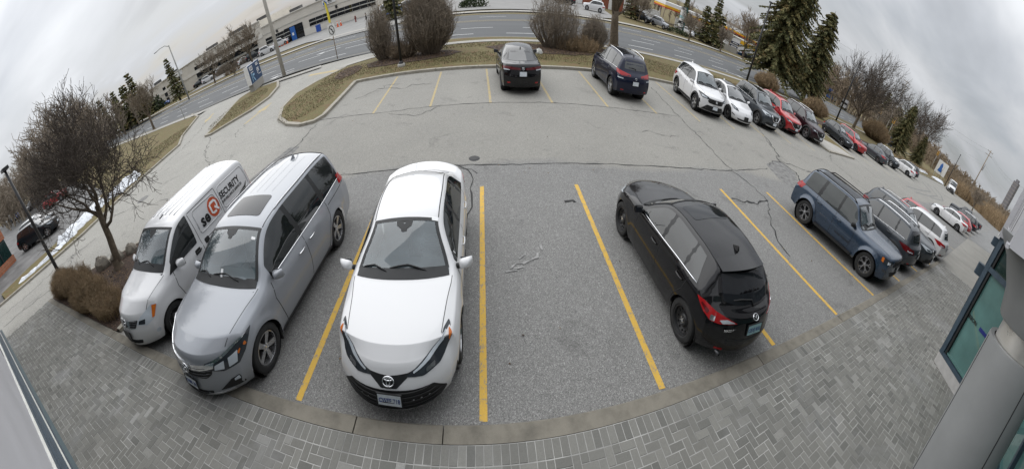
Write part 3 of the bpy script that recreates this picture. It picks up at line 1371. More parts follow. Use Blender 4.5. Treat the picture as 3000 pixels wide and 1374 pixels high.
SEDAN = dict(L=4.65, W=1.776, R=.325, tw=.205, fo=.95, wb=2.70, cowl=1.2, head=2.02, rhead=3.42, rbase=4.1, roofw=.63, c0=.33, c1=.30,
             top=[(0, .73), (.12, .775), (.4, .845), (.8, .92), (1.12, .972), (1.2, .985), (1.6, 1.2), (2.0, 1.385), (2.2, 1.43), (2.6, 1.455), (3.1, 1.43), (3.45, 1.36), (3.8, 1.21), (4.1, 1.09), (4.35, 1.075), (4.58, 1.065), (4.65, 1.01)],
             belt=[(0, .68), (.4, .79), (.9, .875), (1.3, .925), (2.5, .955), (3.7, 1.0), (4.3, 1.02), (4.65, .97)],
             nose=[(0, .10), (.2, .02), (.34, .0), (.48, .03), (.6, .10), (.73, .19), (1, .3)],
             tail=[(0, .16), (.25, .06), (.45, 0), (.6, .0), (.85, .04), (1.0, .07), (1.3, .12)])
HATCH = dict(L=4.46, W=1.795, R=.325, tw=.205, fo=.93, wb=2.70, cowl=1.38, head=2.12, rhead=3.72, rbase=4.2, roofw=.63, c0=.40, c1=.36,
             top=[(0, .72), (.12, .77), (.4, .85), (.9, .945), (1.3, .99), (1.38, 1.0), (1.75, 1.2), (2.1, 1.375), (2.3, 1.42), (2.7, 1.455), (3.2, 1.44), (3.6, 1.385), (3.74, 1.35), (3.95, 1.22), (4.15, 1.06), (4.28, .96), (4.40, .90), (4.46, .86)],
             belt=[(0, .66), (.4, .79), (.9, .885), (1.4, .925), (2.5, .96), (3.3, 1.0), (3.9, 1.0), (4.2, .93), (4.46, .82)],
             nose=[(0, .14), (.2, .05), (.35, .0), (.5, .0), (.62, .03), (.75, .09), (1, .2)],
             tail=[(0, .2), (.2, .1), (.4, .01), (.55, .0), (.7, .03), (.85, .07), (1.0, .12), (1.3, .2)])
SUV = dict(L=4.6, W=1.855, R=.355, tw=.225, fo=.92, wb=2.69, gap=.06, cowl=1.22, head=1.95, rhead=3.95, rbase=4.42, roofw=.66, c0=.34, c1=.24, rbw=.74,
           top=[(0, .94), (.1, .98), (.4, 1.03), (.9, 1.08), (1.15, 1.11), (1.22, 1.12), (1.6, 1.4), (1.92, 1.60), (2.15, 1.655), (2.7, 1.685), (3.4, 1.67), (3.95, 1.61), (4.12, 1.53), (4.3, 1.32), (4.44, 1.12), (4.54, 1.05), (4.6, 1.0)],
           belt=[(0, .86), (.4, .96), (.9, 1.02), (1.3, 1.05), (2.5, 1.08), (3.7, 1.13), (4.3, 1.12), (4.6, .97)],
           sill=[(0, .28), (.5, .25), (1.4, .24), (3.6, .25), (4.3, .3), (4.6, .34)],
           nose=[(0, .16), (.25, .06), (.45, .0), (.7, .0), (.85, .02), (1.0, .08), (1.2, .2)],
           tail=[(0, .2), (.3, .06), (.5, .0), (.75, .0), (1.0, .05), (1.3, .10), (1.6, .2)], flare=.02)


def V(base, **k):
    d = dict(base)
    d.update(k)
    return d


def scale_sp(sp, sl=1.0, sz=1.0, **k):
    d = dict(sp)
    for q in ('L', 'fo', 'wb', 'cowl', 'head', 'rhead', 'rbase'):
        d[q] = sp[q] * sl
    for q in ('top', 'belt', 'sill', 'plan'):
        if q in sp:
            d[q] = [(a * sl, b * (sz if q != 'plan' else 1)) for a, b in sp[q]]
    for q in ('nose', 'tail'):
        d[q] = [(a * sz, b) for a, b in sp[q]]
    d.update(k)
    return d


def lamp(c, poly, view='FA', mat='dark_lens', inner=(), name='headlight', r=.025, off=.007, sides=(1, -1)):
    """a lamp: outer lens with brighter units inside it"""
    for side in sides:
        o = c.patch(name, poly, view, M_[mat], side, off, r=r, res=.07)
        for q, mt in inner:
            c.patch('lamp_unit', q, view, M_[mt], side, off + .004, o, r=.012, res=.06)


def grille(c, poly, mat='black_plastic', bars=0, frame=None, name='grille', r=.03, barmat='black_plastic', vertical=0):
    o = c.patch(name, poly, 'F', M_[mat], 1, .006, r=r, res=.09)
    ys, zs = [p[0] for p in poly], [p[1] for p in poly]
    arr = np.array(poly)

    def span(z):
        xs = []
        for i in range(len(poly)):
            a, b = poly[i - 1], poly[i]
            if (a[1] - z) * (b[1] - z) < 0:
                xs.append(a[0] + (b[0] - a[0]) * (z - a[1]) / (b[1] - a[1]))
        return (min(xs), max(xs)) if len(xs) > 1 else None
    for k in range(bars):
        z = min(zs) + (max(zs) - min(zs)) * (k + .5) / bars
        s = span(z)
        if s:
            c.tube_on('grille_bar', [(s[0] + .02, z), (s[1] - .02, z)], 'F', M_[barmat], .008, .012, 1, o, n=4)
    if vertical:
        for k in range(vertical):
            y = min(ys) + (max(ys) - min(ys)) * (k + .5) / vertical
            c.tube_on('grille_bar', [(y, min(zs) + .01), (y, max(zs) - .01)], 'F', M_[barmat], .012, .012, 1, o, n=4)
    if frame:
        pl = smooth_poly(poly, r)
        c.tube_on('grille_frame', pl + [pl[0]], 'F', M_[frame], .011, .01, 1, o, n=5, ends=False, step=.08)
    return o


# ------------------------------------------------------------------ individual cars
def corolla(loc, heading):
    c = begin('parked_car', 'white sedan with black lower grille facing the camera beside the empty stall', 'white', SEDAN, loc, heading, 'cars parked in the near row')
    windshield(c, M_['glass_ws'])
    side_windows(c, [(1.44, 1.44, 2.42, 2.38), (2.5, 2.46, 3.3, 3.24), (3.36, 3.3, 3.72, 3.62)], M_['glass_side'])
    rear_glass(c, [(-.56, 1.09), (.56, 1.09), (.46, 1.34), (-.46, 1.34)], M_['glass_side'], False)
    a, b = c.axles()
    seams(c, [[(1.33, .92), (1.30, .7), (1.40, .42), (1.46, .25)], [(2.47, .95), (2.47, .6), (2.5, .25)], [(3.5, 1.0), (3.42, .75), (3.2, .5), (3.18, .3)], [(1.46, .24), (3.18, .24)]])
    handles(c, [2.25, 3.2], M_['chrome'] if False else PAINT['white'])
    mirror_pair(c, 1.52, PAINT['white'])
    roof_seams(c)
    hood_seam(c, 1.2)
    lamp(c, [(-.46, .615), (-.26, .585), (-.02, .62), (.17, .69), (.34, .845), (.2, .835), (-.02, .765), (-.26, .69)], 'FA', 'dark_lens',
         [([(-.36, .63), (-.12, .69), (.12, .775), (.22, .825), (.14, .815), (-.12, .725), (-.36, .645)], 'clear_lens'), ([(-.22, .605), (-.09, .62), (-.07, .66), (-.2, .64)], 'alloy_grey'), ([(.2, .73), (.27, .79), (.27, .82), (.21, .79)], 'amber_lens')])
    grille(c, [(-.5, .70), (-.25, .645), (0, .63), (.25, .645), (.5, .70), (.52, .685), (.24, .61), (.1, .52), (-.1, .52), (-.24, .61), (-.52, .685)], 'frit', r=.01)
    grille(c, [(-.55, .48), (-.18, .50), (.18, .50), (.55, .48), (.71, .34), (.62, .235), (-.62, .235), (-.71, .34)], 'black_plastic', 5)
    for s in (1, -1):
        c.patch('fog_lamp', [(.20, .30), (.34, .36), (.42, .52), (.36, .50), (.24, .40)], 'FA', M_['black_plastic'], s, .006, r=.02)
    badge(c, 'F', .585, 'ovals', r=.075, out_=.02)
    plate(c, 'F', .40, 'CWFF 718')
    lamp(c, [(-.35, .78), (.3, .80), (.34, .95), (-.3, .93)], 'BA', 'red_lens', name='tail_light')
    plate(c, 'B', .78, None)
    add_wheels(c, 'ten', 'alloy')
    c.patch('sticker', [(2.04, .42), (2.04, .52), (1.98, .52), (1.98, .42)], 'T', M_['white_badge'], 1, .009, r=.01)
    return c


def minivan(loc, heading):
    sp = dict(L=5.16, W=1.994, R=.352, tw=.235, fo=.98, wb=3.0, gap=.05, cowl=1.18, head=2.05, rhead=4.62, rbase=5.02, roofw=.68, c0=.42, c1=.24, rbw=.76, crown=.07,
              top=[(0, .86), (.12, .90), (.4, .975), (.8, 1.06), (1.1, 1.12), (1.18, 1.135), (1.6, 1.43), (2.0, 1.645), (2.2, 1.695), (2.8, 1.735), (3.8, 1.73), (4.4, 1.70), (4.68, 1.665), (4.82, 1.55), (4.96, 1.25), (5.06, 1.1), (5.16, 1.04)],
              belt=[(0, .79), (.4, .90), (.9, .985), (1.3, 1.035), (2.4, 1.05), (3.4, 1.06), (4.5, 1.10), (4.95, 1.09), (5.16, .98)],
              sill=[(0, .19), (.5, .18), (1.4, .19), (4.1, .2), (4.8, .28), (5.16, .32)],
              nose=[(0, .13), (.18, .03), (.3, .0), (.55, .02), (.7, .04), (.85, .09), (1.1, .2)],
              tail=[(0, .2), (.3, .05), (.5, .0), (.8, .0), (1.05, .04), (1.4, .1), (1.7, .2)], flare=.018)
    c = begin('parked_minivan', 'silver minivan with a sunroof between the white van and the white sedan', 'silver', sp, loc, heading, 'cars parked in the near row', 'minivan')
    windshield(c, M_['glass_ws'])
    side_windows(c, [(1.5, 1.5, 2.62, 2.56), (2.74, 2.68, 3.66, 3.62), (3.78, 3.74, 4.78, 4.62)], M_['glass_side'], trim='chrome')
    rear_glass(c, [(-.66, 1.14), (.66, 1.14), (.58, 1.58), (-.58, 1.58)], M_['glass_side'])
    seams(c, [[(1.42, 1.03), (1.36, .8), (1.44, .5), (1.52, .24)], [(2.68, 1.04), (2.70, .6), (2.66, .25)], [(3.74, 1.06), (3.76, .8), (3.60, .55), (3.50, .3)], [(1.52, .27), (3.50, .27)], [(3.8, .97), (4.9, .99)]])
    handles(c, [2.5, 2.92], M_['chrome'], -.15)
    mirror_pair(c, 1.66, PAINT['silver'], arm='black_plastic')
    roof_seams(c)
    hood_seam(c, 1.2)
    rails(c, 'alloy', d0=2.5, d1=4.5, rad=.012, h=.02)
    c.patch('sunroof', [(2.28, -.44), (2.28, .44), (2.86, .40), (2.86, -.40)], 'T', M_['glass_roof'], 1, .006, r=.08)
    fin(c, PAINT['silver'], 4.3)
    for y in (-.3, -.1, .1, .3):
        c.strip('roof_rib', [(2.98, y), (4.4, y)], 'T', M_['gap'], .004, 1, .001)
    c.patch('roof_spoiler', [(4.64, -.62), (4.64, .62), (4.8, .58), (4.8, -.58)], 'T', M_['black_plastic'], 1, .01, r=.03)
    lamp(c, [(-.40, .66), (-.1, .58), (.18, .60), (.32, .70), (.5, .90), (.3, .87), (0, .80), (-.38, .74)], 'FA', 'dark_lens',
         [([(-.36, .69), (-.1, .75), (.25, .84), (.42, .885), (.26, .87), (-.05, .80), (-.36, .735)], 'chrome'), ([(-.24, .63), (-.08, .61), (-.05, .72), (-.22, .69)], 'clear_lens'),
          ([(0, .61), (.15, .63), (.2, .76), (.02, .73)], 'clear_lens')], r=.015)
    for s in (1, -1):
        c.patch('side_marker', [(.50, .70), (.66, .77), (.65, .81), (.50, .74)], 'S', M_['amber_lens'], s, .006, r=.01)
    grille(c, [(-.52, .70), (0, .685), (.52, .70), (.5, .58), (.4, .52), (-.4, .52), (-.5, .58)], 'black_plastic', 4, barmat='alloy_dark')
    c.patch('grille_chrome', [(-.56, .735), (0, .72), (.56, .735), (.54, .665), (.3, .645), (-.3, .645), (-.54, .665)], 'F', M_['chrome'], 1, .016, r=.01)
    badge(c, 'F', .66, 'aitch', r=.085, out_=.035)
    plate(c, 'F', .40, 'CXBK 291', y=.0)
    grille(c, [(-.42, .30), (.42, .30), (.38, .22), (-.38, .22)], 'black_plastic', 2, name='lower_grille')
    c.patch('bumper_lip', [(-.7, .245), (.7, .245), (.7, .21), (-.7, .21)], 'F', M_['skid'], 1, .012, r=0)
    for s in (1, -1):
        o = c.patch('fog_lamp', [(-.28, .29), (.16, .27), (.10, .44), (-.05, .42)], 'FA', M_['black_plastic'], s, .006, r=.015)
        c.patch('lamp_unit', [(-.0, .38), (.1, .38), (.09, .43), (0, .41)], 'FA', M_['clear_lens'], s, .012, o, r=.008)
    lamp(c, [(-.1, .98), (.36, 1.02), (.30, 1.19), (-.1, 1.14)], 'BA', 'red_lens', name='tail_light')
    plate(c, 'B', .85, None)
    for s in (1, -1):
        mb = MB()
        mb.box((0, 0, 0), (.02, .2, .24))
        o = mb.obj('mud_flap', M_['black_plastic'], c.root)
        o.location = (c.L / 2 - c.axles()[0] - .40, s * .84, .24)
    sill_trim(c, M_['black_plastic'], .19, .26)
    add_wheels(c, 'five', 'alloy', rimr=.235)
    # things seen on the dashboard through the glass
    o = c.patch('toll_tag', [(1.42, -.02), (1.42, .03), (1.30, .05), (1.30, 0)], 'T', M_['white_badge'], 1, .009, r=.008)
    c.patch('sticker', [(1.9, .50), (1.9, .58), (1.86, .58), (1.86, .50)], 'T', M_['white_badge'], 1, .009, r=.008)
    return c


def cargo_van(loc, heading):
    sp = dict(L=4.73, W=1.73, R=.315, tw=.19, fo=.88, wb=2.925, gap=.05, cowl=.98, head=1.78, rhead=4.55, rbase=4.64, roofw=.80, c0=.36, c1=.12, rbw=.84, crown=.055, cs=.14,
              top=[(0, .86), (.1, .92), (.35, 1.02), (.7, 1.12), (.92, 1.19), (.98, 1.21), (1.3, 1.46), (1.7, 1.73), (1.9, 1.81), (2.4, 1.855), (3.4, 1.87), (4.3, 1.86), (4.55, 1.83), (4.62, 1.75), (4.68, 1.4), (4.73, 1.15)],
              belt=[(0, .78), (.3, .90), (.7, 1.0), (1.2, 1.07), (2.4, 1.1), (4.5, 1.12), (4.73, 1.08)],
              sill=[(0, .2), (.5, .2), (1.3, .22), (3.4, .23), (4.3, .3), (4.73, .34)],
              nose=[(0, .12), (.2, .03), (.35, .0), (.5, .0), (.65, .04), (.85, .10), (1.1, .2)],
              tail=[(0, .1), (.4, .02), (.6, .0), (1.2, .0), (1.8, .04)], plan=[(0, .84), (.3, .93), (.7, .985), (1.2, 1.0), (3.7, 1.0), (4.4, .985), (4.73, .95)])
    c = begin('cargo_van', 'white cargo van lettered for a security company with a red disc on its side', 'white', sp, loc, heading, 'cars parked in the near row', 'van')
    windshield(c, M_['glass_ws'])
    side_windows(c, [(1.18, 1.18, 2.12, 2.16)], M_['glass_side'], hi=.05)
    seams(c, [[(1.14, 1.06), (1.10, .8), (1.2, .5), (1.28, .26)], [(2.22, 1.7), (2.24, 1.1), (2.24, .6), (2.2, .26)], [(3.3, 1.72), (3.32, 1.1), (3.3, .7)], [(2.24, 1.72), (3.3, 1.73)], [(1.28, .3), (3.3, .3)], [(2.5, 1.03), (4.4, 1.04)]])
    # pressed panels of the cargo side
    for s in (1, -1):
        for d0, d1 in ((2.38, 3.24), (3.36, 4.5)):
            pl = smooth_poly([(d0, 1.18), (d1, 1.18), (d1 - .06, 1.66), (d0, 1.68)], .09)
            c.tube_on('panel_pressing', pl + [pl[0]], 'S', PAINT['white'], .014, -.004, s, n=5, ends=False, step=.12)
            c.strip('panel_gap', pl + [pl[0]], 'S', M_['gap'], .007, s, .009)
    c.patch('cargo_window', [(3.6, 1.13), (4.3, 1.15), (4.42, 1.3), (4.3, 1.24), (3.75, 1.14)], 'S', M_['glass_side'], 1, .006, r=.01)
    handles(c, [2.08], M_['black_plastic'], -.12)
    c.patch('handle_recess', [(1.98, .93), (2.16, .93), (2.16, 1.03), (1.98, 1.03)], 'S', M_['black_plastic'], 1, .004, r=.03)
    c.patch('handle_recess', [(2.36, .95), (2.52, .95), (2.52, 1.06), (2.36, 1.06)], 'S', M_['black_plastic'], 1, .004, r=.04)
    for s in (1, -1):
        c.patch('mirror_sail', [(1.16, 1.07), (1.5, 1.07), (1.45, 1.28), (1.34, 1.26)], 'S', M_['black_plastic'], s, .008, r=.01)
    mirror_pair(c, 1.44, PAINT['white'], z=1.18, s=1.18, dy=.12)
    hood_seam(c, .95)
    for y in (-.45, -.27, -.09, .09, .27, .45):
        c.tube_on('roof_rib', [(2.1, y), (4.35, y)], 'T', PAINT['white'], .016, -.004, 1, step=.3)
    c.patch('roof_cap', [(1.98, -.02), (2.12, -.02), (2.12, .02), (1.98, .02)], 'T', M_['black_plastic'], 1, .012, r=.015)
    rearp = [(-.6, 1.2), (-.06, 1.2), (-.06, 1.6), (-.56, 1.6)]
    lamp(c, [(-.32, .66), (-.05, .60), (.14, .66), (.30, .86), (.16, .90), (-.16, .78)], 'FA', 'clear_lens',
         [([(.1, .68), (.16, .68), (.28, .86), (.17, .88)], 'amber_lens'), ([(-.26, .66), (-.1, .63), (-.06, .72), (-.22, .72)], 'dark_lens')])
    grille(c, [(-.44, .74), (.44, .74), (.36, .60), (-.36, .60)], 'black_plastic', 4, None, barmat='alloy_dark')
    for s in (1, -1):
        c.patch('grille_chrome', [(.10, .75), (.2, .75), (.18, .59), (.1, .59)], 'F', M_['chrome'], s, .014, r=.01)
    badge(c, 'F', .69, 'bar', r=.07, out_=.02)
    plate(c, 'F', .46, None, 'frit', out_=.02)
    grille(c, [(-.42, .35), (.42, .35), (.38, .26), (-.38, .26)], 'black_plastic', 3, name='lower_grille')
    for s in (1, -1):
        c.patch('fog_lamp', [(.08, .37), (.18, .37), (.18, .45), (.08, .45)], 'FA', M_['clear_lens'], s, .005, r=.04)
    lamp(c, [(-.12, .9), (-.02, .9), (-.02, 1.5), (-.12, 1.5)], 'BA', 'red_lens', name='tail_light')
    add_wheels(c, 'steel', 'alloy_grey')

    # lettering wrapped on to the van's left side
    def letters(s, size, dc, zc, mat, bold=.0, italic=0.0, slope=0.0, spacing=1.0, off=.007):
        me = text_mesh(s, size, mat, 'lettering', bold, 0.0, spacing, italic)
        for v in me.vertices:
            # text x runs towards the tail when seen from the left side of the van
            d, z = dc + v.co.x, zc + v.co.y + v.co.x * slope
            p, n = c.cast('S', d, z, 1)
            v.co = p + n * off
        o = link(bpy.data.objects.new('lettering', me), c.root)
        return o
    letters('se', .36, 2.66, 1.36, M_['decal_black'], .012)
    disc = c.patch('emblem_disc', [(3.04 + .205 * math.cos(2 * math.pi * k / 28), 1.42 + .205 * math.sin(2 * math.pi * k / 28)) for k in range(28)], 'S', M_['decal_red'], 1, .005, r=0, skirt=0)

    def loop(pts, w, mat):
        c.strip('emblem_mark', pts, 'S', mat, w, 1, .008, disc, step=.05)
    sq = [(3.04 - .11, 1.42), (3.04 - .11, 1.50), (3.04 - .06, 1.53), (3.04 + .07, 1.53), (3.04 + .11, 1.50), (3.04 + .11, 1.42), (3.04 + .08, 1.345)]
    loop(sq, .05, M_['decal_white'])
    loop([(3.04 - .11, 1.43), (3.04 - .11, 1.34), (3.04 - .06, 1.31), (3.04 + .04, 1.31)], .05, M_['decal_white'])
    loop([(3.04 + .02, 1.41), (3.04 + .14, 1.30)], .05, M_['decal_white'])
    letters('SECURITY', .195, 3.77, 1.47, M_['decal_black'], .006)
    letters('SURVEILLANCE SERVICES', .08, 3.78, 1.335, M_['decal_black'], .002)
    # rust spots on the roof edge
    for d, y in ((2.25, -.55), (2.4, -.57), (2.5, -.5), (2.75, -.56), (2.9, -.52), (3.0, .55)):
        c.patch('rust_spot', [(d, y), (d + .03, y + .008), (d + .028, y + .022), (d + .004, y + .02)], 'T', M_['rust'], 1, .0025, r=.006, skirt=0)
    return c


def hatchback(loc, heading):
    c = begin('parked_car', 'black hatchback with black steel wheels and its tail towards the paving', 'black', HATCH, loc, heading, 'cars parked in the near row')
    windshield(c, M_['glass_dark_ws'])
    side_windows(c, [(1.62, 1.62, 2.5, 2.46), (2.58, 2.54, 3.28, 3.24), (3.33, 3.29, 3.72, 3.52)], M_['glass_side'], trim='chrome')
    seams(c, [[(1.5, .92), (1.46, .7), (1.5, .45), (1.56, .25)], [(2.55, .95), (2.55, .6), (2.58, .25)], [(3.52, .98), (3.46, .75), (3.3, .55), (3.2, .3)], [(1.56, .26), (3.2, .26)]])
    handles(c, [2.38, 3.3], PAINT['black'])
    mirror_pair(c, 1.7, PAINT['black'])
    roof_seams(c)
    hood_seam(c, 1.35)
    c.patch('sunroof', [(2.32, -.42), (2.32, .42), (2.78, .40), (2.78, -.40)], 'T', M_['glass_roof'], 1, .004, r=.08)
    fin(c, M_['black_plastic'], 3.5)
    rear_glass(c, [(-.54, .99), (-.3, .96), (.3, .96), (.54, .99), (.5, 1.26), (-.5, 1.26)], M_['glass_roof'])
    # roof spoiler over the rear glass
    mb = MB()
    rows = []
    for i in range(-6, 7):
        f = i / 6
        y = .50 * f
        x0, x1 = c.L / 2 - 3.64 + .05 * f * f, c.L / 2 - 3.93 + .10 * f * f
        z0 = c.cast('T', c.L / 2 - x0, y)[0].z
        rows.append([(x0, y, z0 + .003), (x1, y, z0 - .035), (x1 + .01, y, z0 - .062), (x0 - .1, y, z0 - .06)])
    vs = [p for r in rows for p in r]
    fs = [(4 * i + k, 4 * i + (k + 1) % 4, 4 * i + 4 + (k + 1) % 4, 4 * i + 4 + k) for i in range(12) for k in range(4)]
    mb.add(vs, fs + [(3, 2, 1, 0), (48, 49, 50, 51)])
    o = mb.obj('rear_spoiler', PAINT['black'], c.root, True)
    recalc(o.data)
    edge_split(o.data, 40)
    c.patch('fuel_flap', [(3.86 + .09 * math.cos(2 * math.pi * k / 16), .78 + .09 * math.sin(2 * math.pi * k / 16)) for k in range(16)], 'S', PAINT['black'], 1, .004, r=0)
    lamp(c, [(-.38, .795), (-.1, .745), (.06, .745), (.22, .81), (.37, .93), (.25, .935), (.02, .875), (-.2, .845)], 'BA', 'red_lens',
         [([(-.34, .80), (-.14, .76), (-.08, .79), (-.2, .825)], 'clear_lens'), ([(.0, .755), (.08, .755), (.08, .82), (.0, .82)], 'chrome'), ([(.14, .80), (.28, .88), (.26, .90), (.12, .85)], 'dark_red_lens')], name='tail_light', r=.02)
    plate(c, 'B', .70, 'CEXJ 833', 'plate_teal', out_=.02)
    badge(c, 'B', .86, 'wing', r=.06, out_=.012)
    n_ = text_mesh('MAZDA3', .055, M_['chrome'], 'model_lettering', .002)
    p, n = c.cast('B', .46, .69)
    o = link(bpy.data.objects.new('model_lettering', n_), c.root)
    o.location = p + n * .008
    o.rotation_euler = (R(90), 0, R(-90) - .25)
    c.patch('bumper_step', [(-.46, .56), (.46, .56), (.5, .52), (-.5, .52)], 'B', M_['frit'], 1, .005, r=.02)
    for s in (1, -1):
        c.patch('reflector', [(.48, .33), (.60, .34), (.60, .375), (.48, .37)], 'B', M_['red_lens'], s, .006, r=.01)
    mb = MB()
    mb.lathe([(.024, .06), (.03, .06), (.03, -.1), (.022, -.1)], 12, 'X', (-c.L / 2 + .22, .52, .27))
    mb.obj('exhaust', M_['alloy_dark'], c.root, True)
    lamp(c, [(-.4, .62), (0, .60), (.4, .78), (.1, .76)], 'FA', 'clear_lens')
    grille(c, [(-.4, .66), (.4, .66), (.5, .5), (.3, .36), (-.3, .36), (-.5, .5)], 'black_plastic', 3, 'chrome')
    add_wheels(c, 'steel', 'steel_black')
    return c


def big_suv(loc, heading):
    sp = V(SUV, L=4.82, W=1.94, R=.385, tw=.26, fo=.93, wb=2.915, gap=.075, cowl=1.42, head=2.08, rhead=4.22, rbase=4.66, roofw=.72, c0=.18, c1=.16,
           top=[(0, 1.02), (.06, 1.06), (.4, 1.11), (.9, 1.15), (1.35, 1.175), (1.42, 1.185), (1.75, 1.45), (2.05, 1.73), (2.25, 1.785), (2.8, 1.81), (3.6, 1.805), (4.2, 1.77), (4.36, 1.64), (4.52, 1.4), (4.66, 1.16), (4.76, 1.10), (4.82, 1.04)],
           belt=[(0, .94), (.4, 1.04), (.9, 1.08), (1.5, 1.10), (2.7, 1.12), (3.9, 1.15), (4.5, 1.14), (4.82, 1.0)],
           sill=[(0, .34), (.5, .3), (1.4, .3), (3.8, .32), (4.5, .38), (4.82, .42)],
           nose=[(0, .1), (.3, .03), (.5, .0), (.75, .0), (.95, .01), (1.05, .05), (1.2, .2)],
           tail=[(0, .2), (.35, .05), (.55, .0), (.85, .0), (1.1, .04), (1.4, .10), (1.7, .2)], flare=.045)
    c = begin('parked_suv', 'slate blue SUV with dark wheels facing the paving', 'slate', sp, loc, heading, 'cars parked in the near row', 'suv')
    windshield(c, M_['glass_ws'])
    side_windows(c, [(1.72, 1.72, 2.6, 2.58), (2.7, 2.68, 3.52, 3.46), (3.66, 3.58, 4.36, 4.26)], M_['glass_mid'], trim='black_plastic')
    rear_glass(c, [(-.6, 1.2), (.6, 1.2), (.54, 1.6), (-.54, 1.6)], M_['glass_side'])
    a, b = c.axles()
    seams(c, [[(1.62, 1.09), (1.58, .85), (1.6, .6), (1.66, .4)], [(2.65, 1.12), (2.66, .7), (2.66, .4)], [(3.6, 1.14), (3.58, .9), (3.42, .7), (3.3, .45)], [(1.66, .42), (3.3, .42)]])
    handles(c, [2.45, 3.4], PAINT['slate'], -.14)
    for s in (1, -1):
        c.patch('door_moulding', [(1.75, .66), (3.25, .68), (3.25, .75), (1.75, .74)], 'S', PAINT['slate'], s, .016, r=.02, res=.2)
        me = text_mesh('GRAND CHEROKEE', .075, M_['gap'], 'door_lettering', .001, .001)
        p, n = c.cast('S', 2.1, .60, s)
        o = link(bpy.data.objects.new('door_lettering', me), c.root)
        o.location = p + n * .006
        o.rotation_euler = (R(90), 0, R(180) if s > 0 else 0)
        mb = MB()
        mb.box((0, 0, 0), (1.75, .14, .07))
        o = mb.obj('side_step', M_['black_plastic'], c.root)
        o.location = (c.L / 2 - 2.42, s * .96, .36)
    mirror_pair(c, 1.86, M_['black_plastic'], s=1.1)
    hood_seam(c, 1.4)
    rails(c, 'black_plastic', rad=.02)
    c.patch('sunroof', [(2.36, -.46), (2.36, .46), (4.0, .46), (4.0, -.46)], 'T', M_['glass_roof'], 1, .006, r=.06)
    c.patch('roof_spoiler', [(4.22, -.6), (4.22, .6), (4.38, .58), (4.38, -.58)], 'T', M_['black_plastic'], 1, .012, r=.03)
    arch_trim(c, PAINT['slate'], .055)
    lamp(c, [(-.26, .83), (.14, .80), (.24, .83), (.24, .97), (.1, .98), (-.26, .95)], 'FA', 'dark_lens',
         [([(.15, .83), (.225, .84), (.225, .96), (.15, .965)], 'amber_lens'), ([(-.12, .84), (.0, .83), (.0, .92), (-.12, .92)], 'clear_lens')])
    grille(c, [(-.52, .98), (.52, .98), (.52, .80), (-.52, .80)], 'black_plastic', 0, 'frit')
    for k in range(7):
        y = -.42 + .14 * k
        c.patch('grille_slot', smooth_poly([(y - .045, .955), (y + .045, .955), (y + .045, .825), (y - .045, .825)], .02), 'F', M_['alloy_dark'], 1, .014, r=0)
        c.patch('grille_slot', smooth_poly([(y - .03, .94), (y + .03, .94), (y + .03, .84), (y - .03, .84)], .02), 'F', M_['gap'], 1, .017, r=0)
    grille(c, [(-.6, .62), (.6, .62), (.5, .46), (-.5, .46)], 'black_plastic', 3, name='lower_grille')
    for s in (1, -1):
        c.patch('fog_lamp', [(-.06, .58), (.1, .58), (.1, .66), (-.06, .66)], 'FA', M_['dark_lens'], s, .006, r=.03)
    plate(c, 'F', .70, None, out_=.03)
    lamp(c, [(-.2, .98), (.22, .98), (.28, 1.16), (-.1, 1.16)], 'BA', 'red_lens', name='tail_light')
    plate(c, 'B', .85)
    add_wheels(c, 'y5', 'alloy_grey', rimr=.25)
    c.root.scale = (.955, .955, .965)
    return c


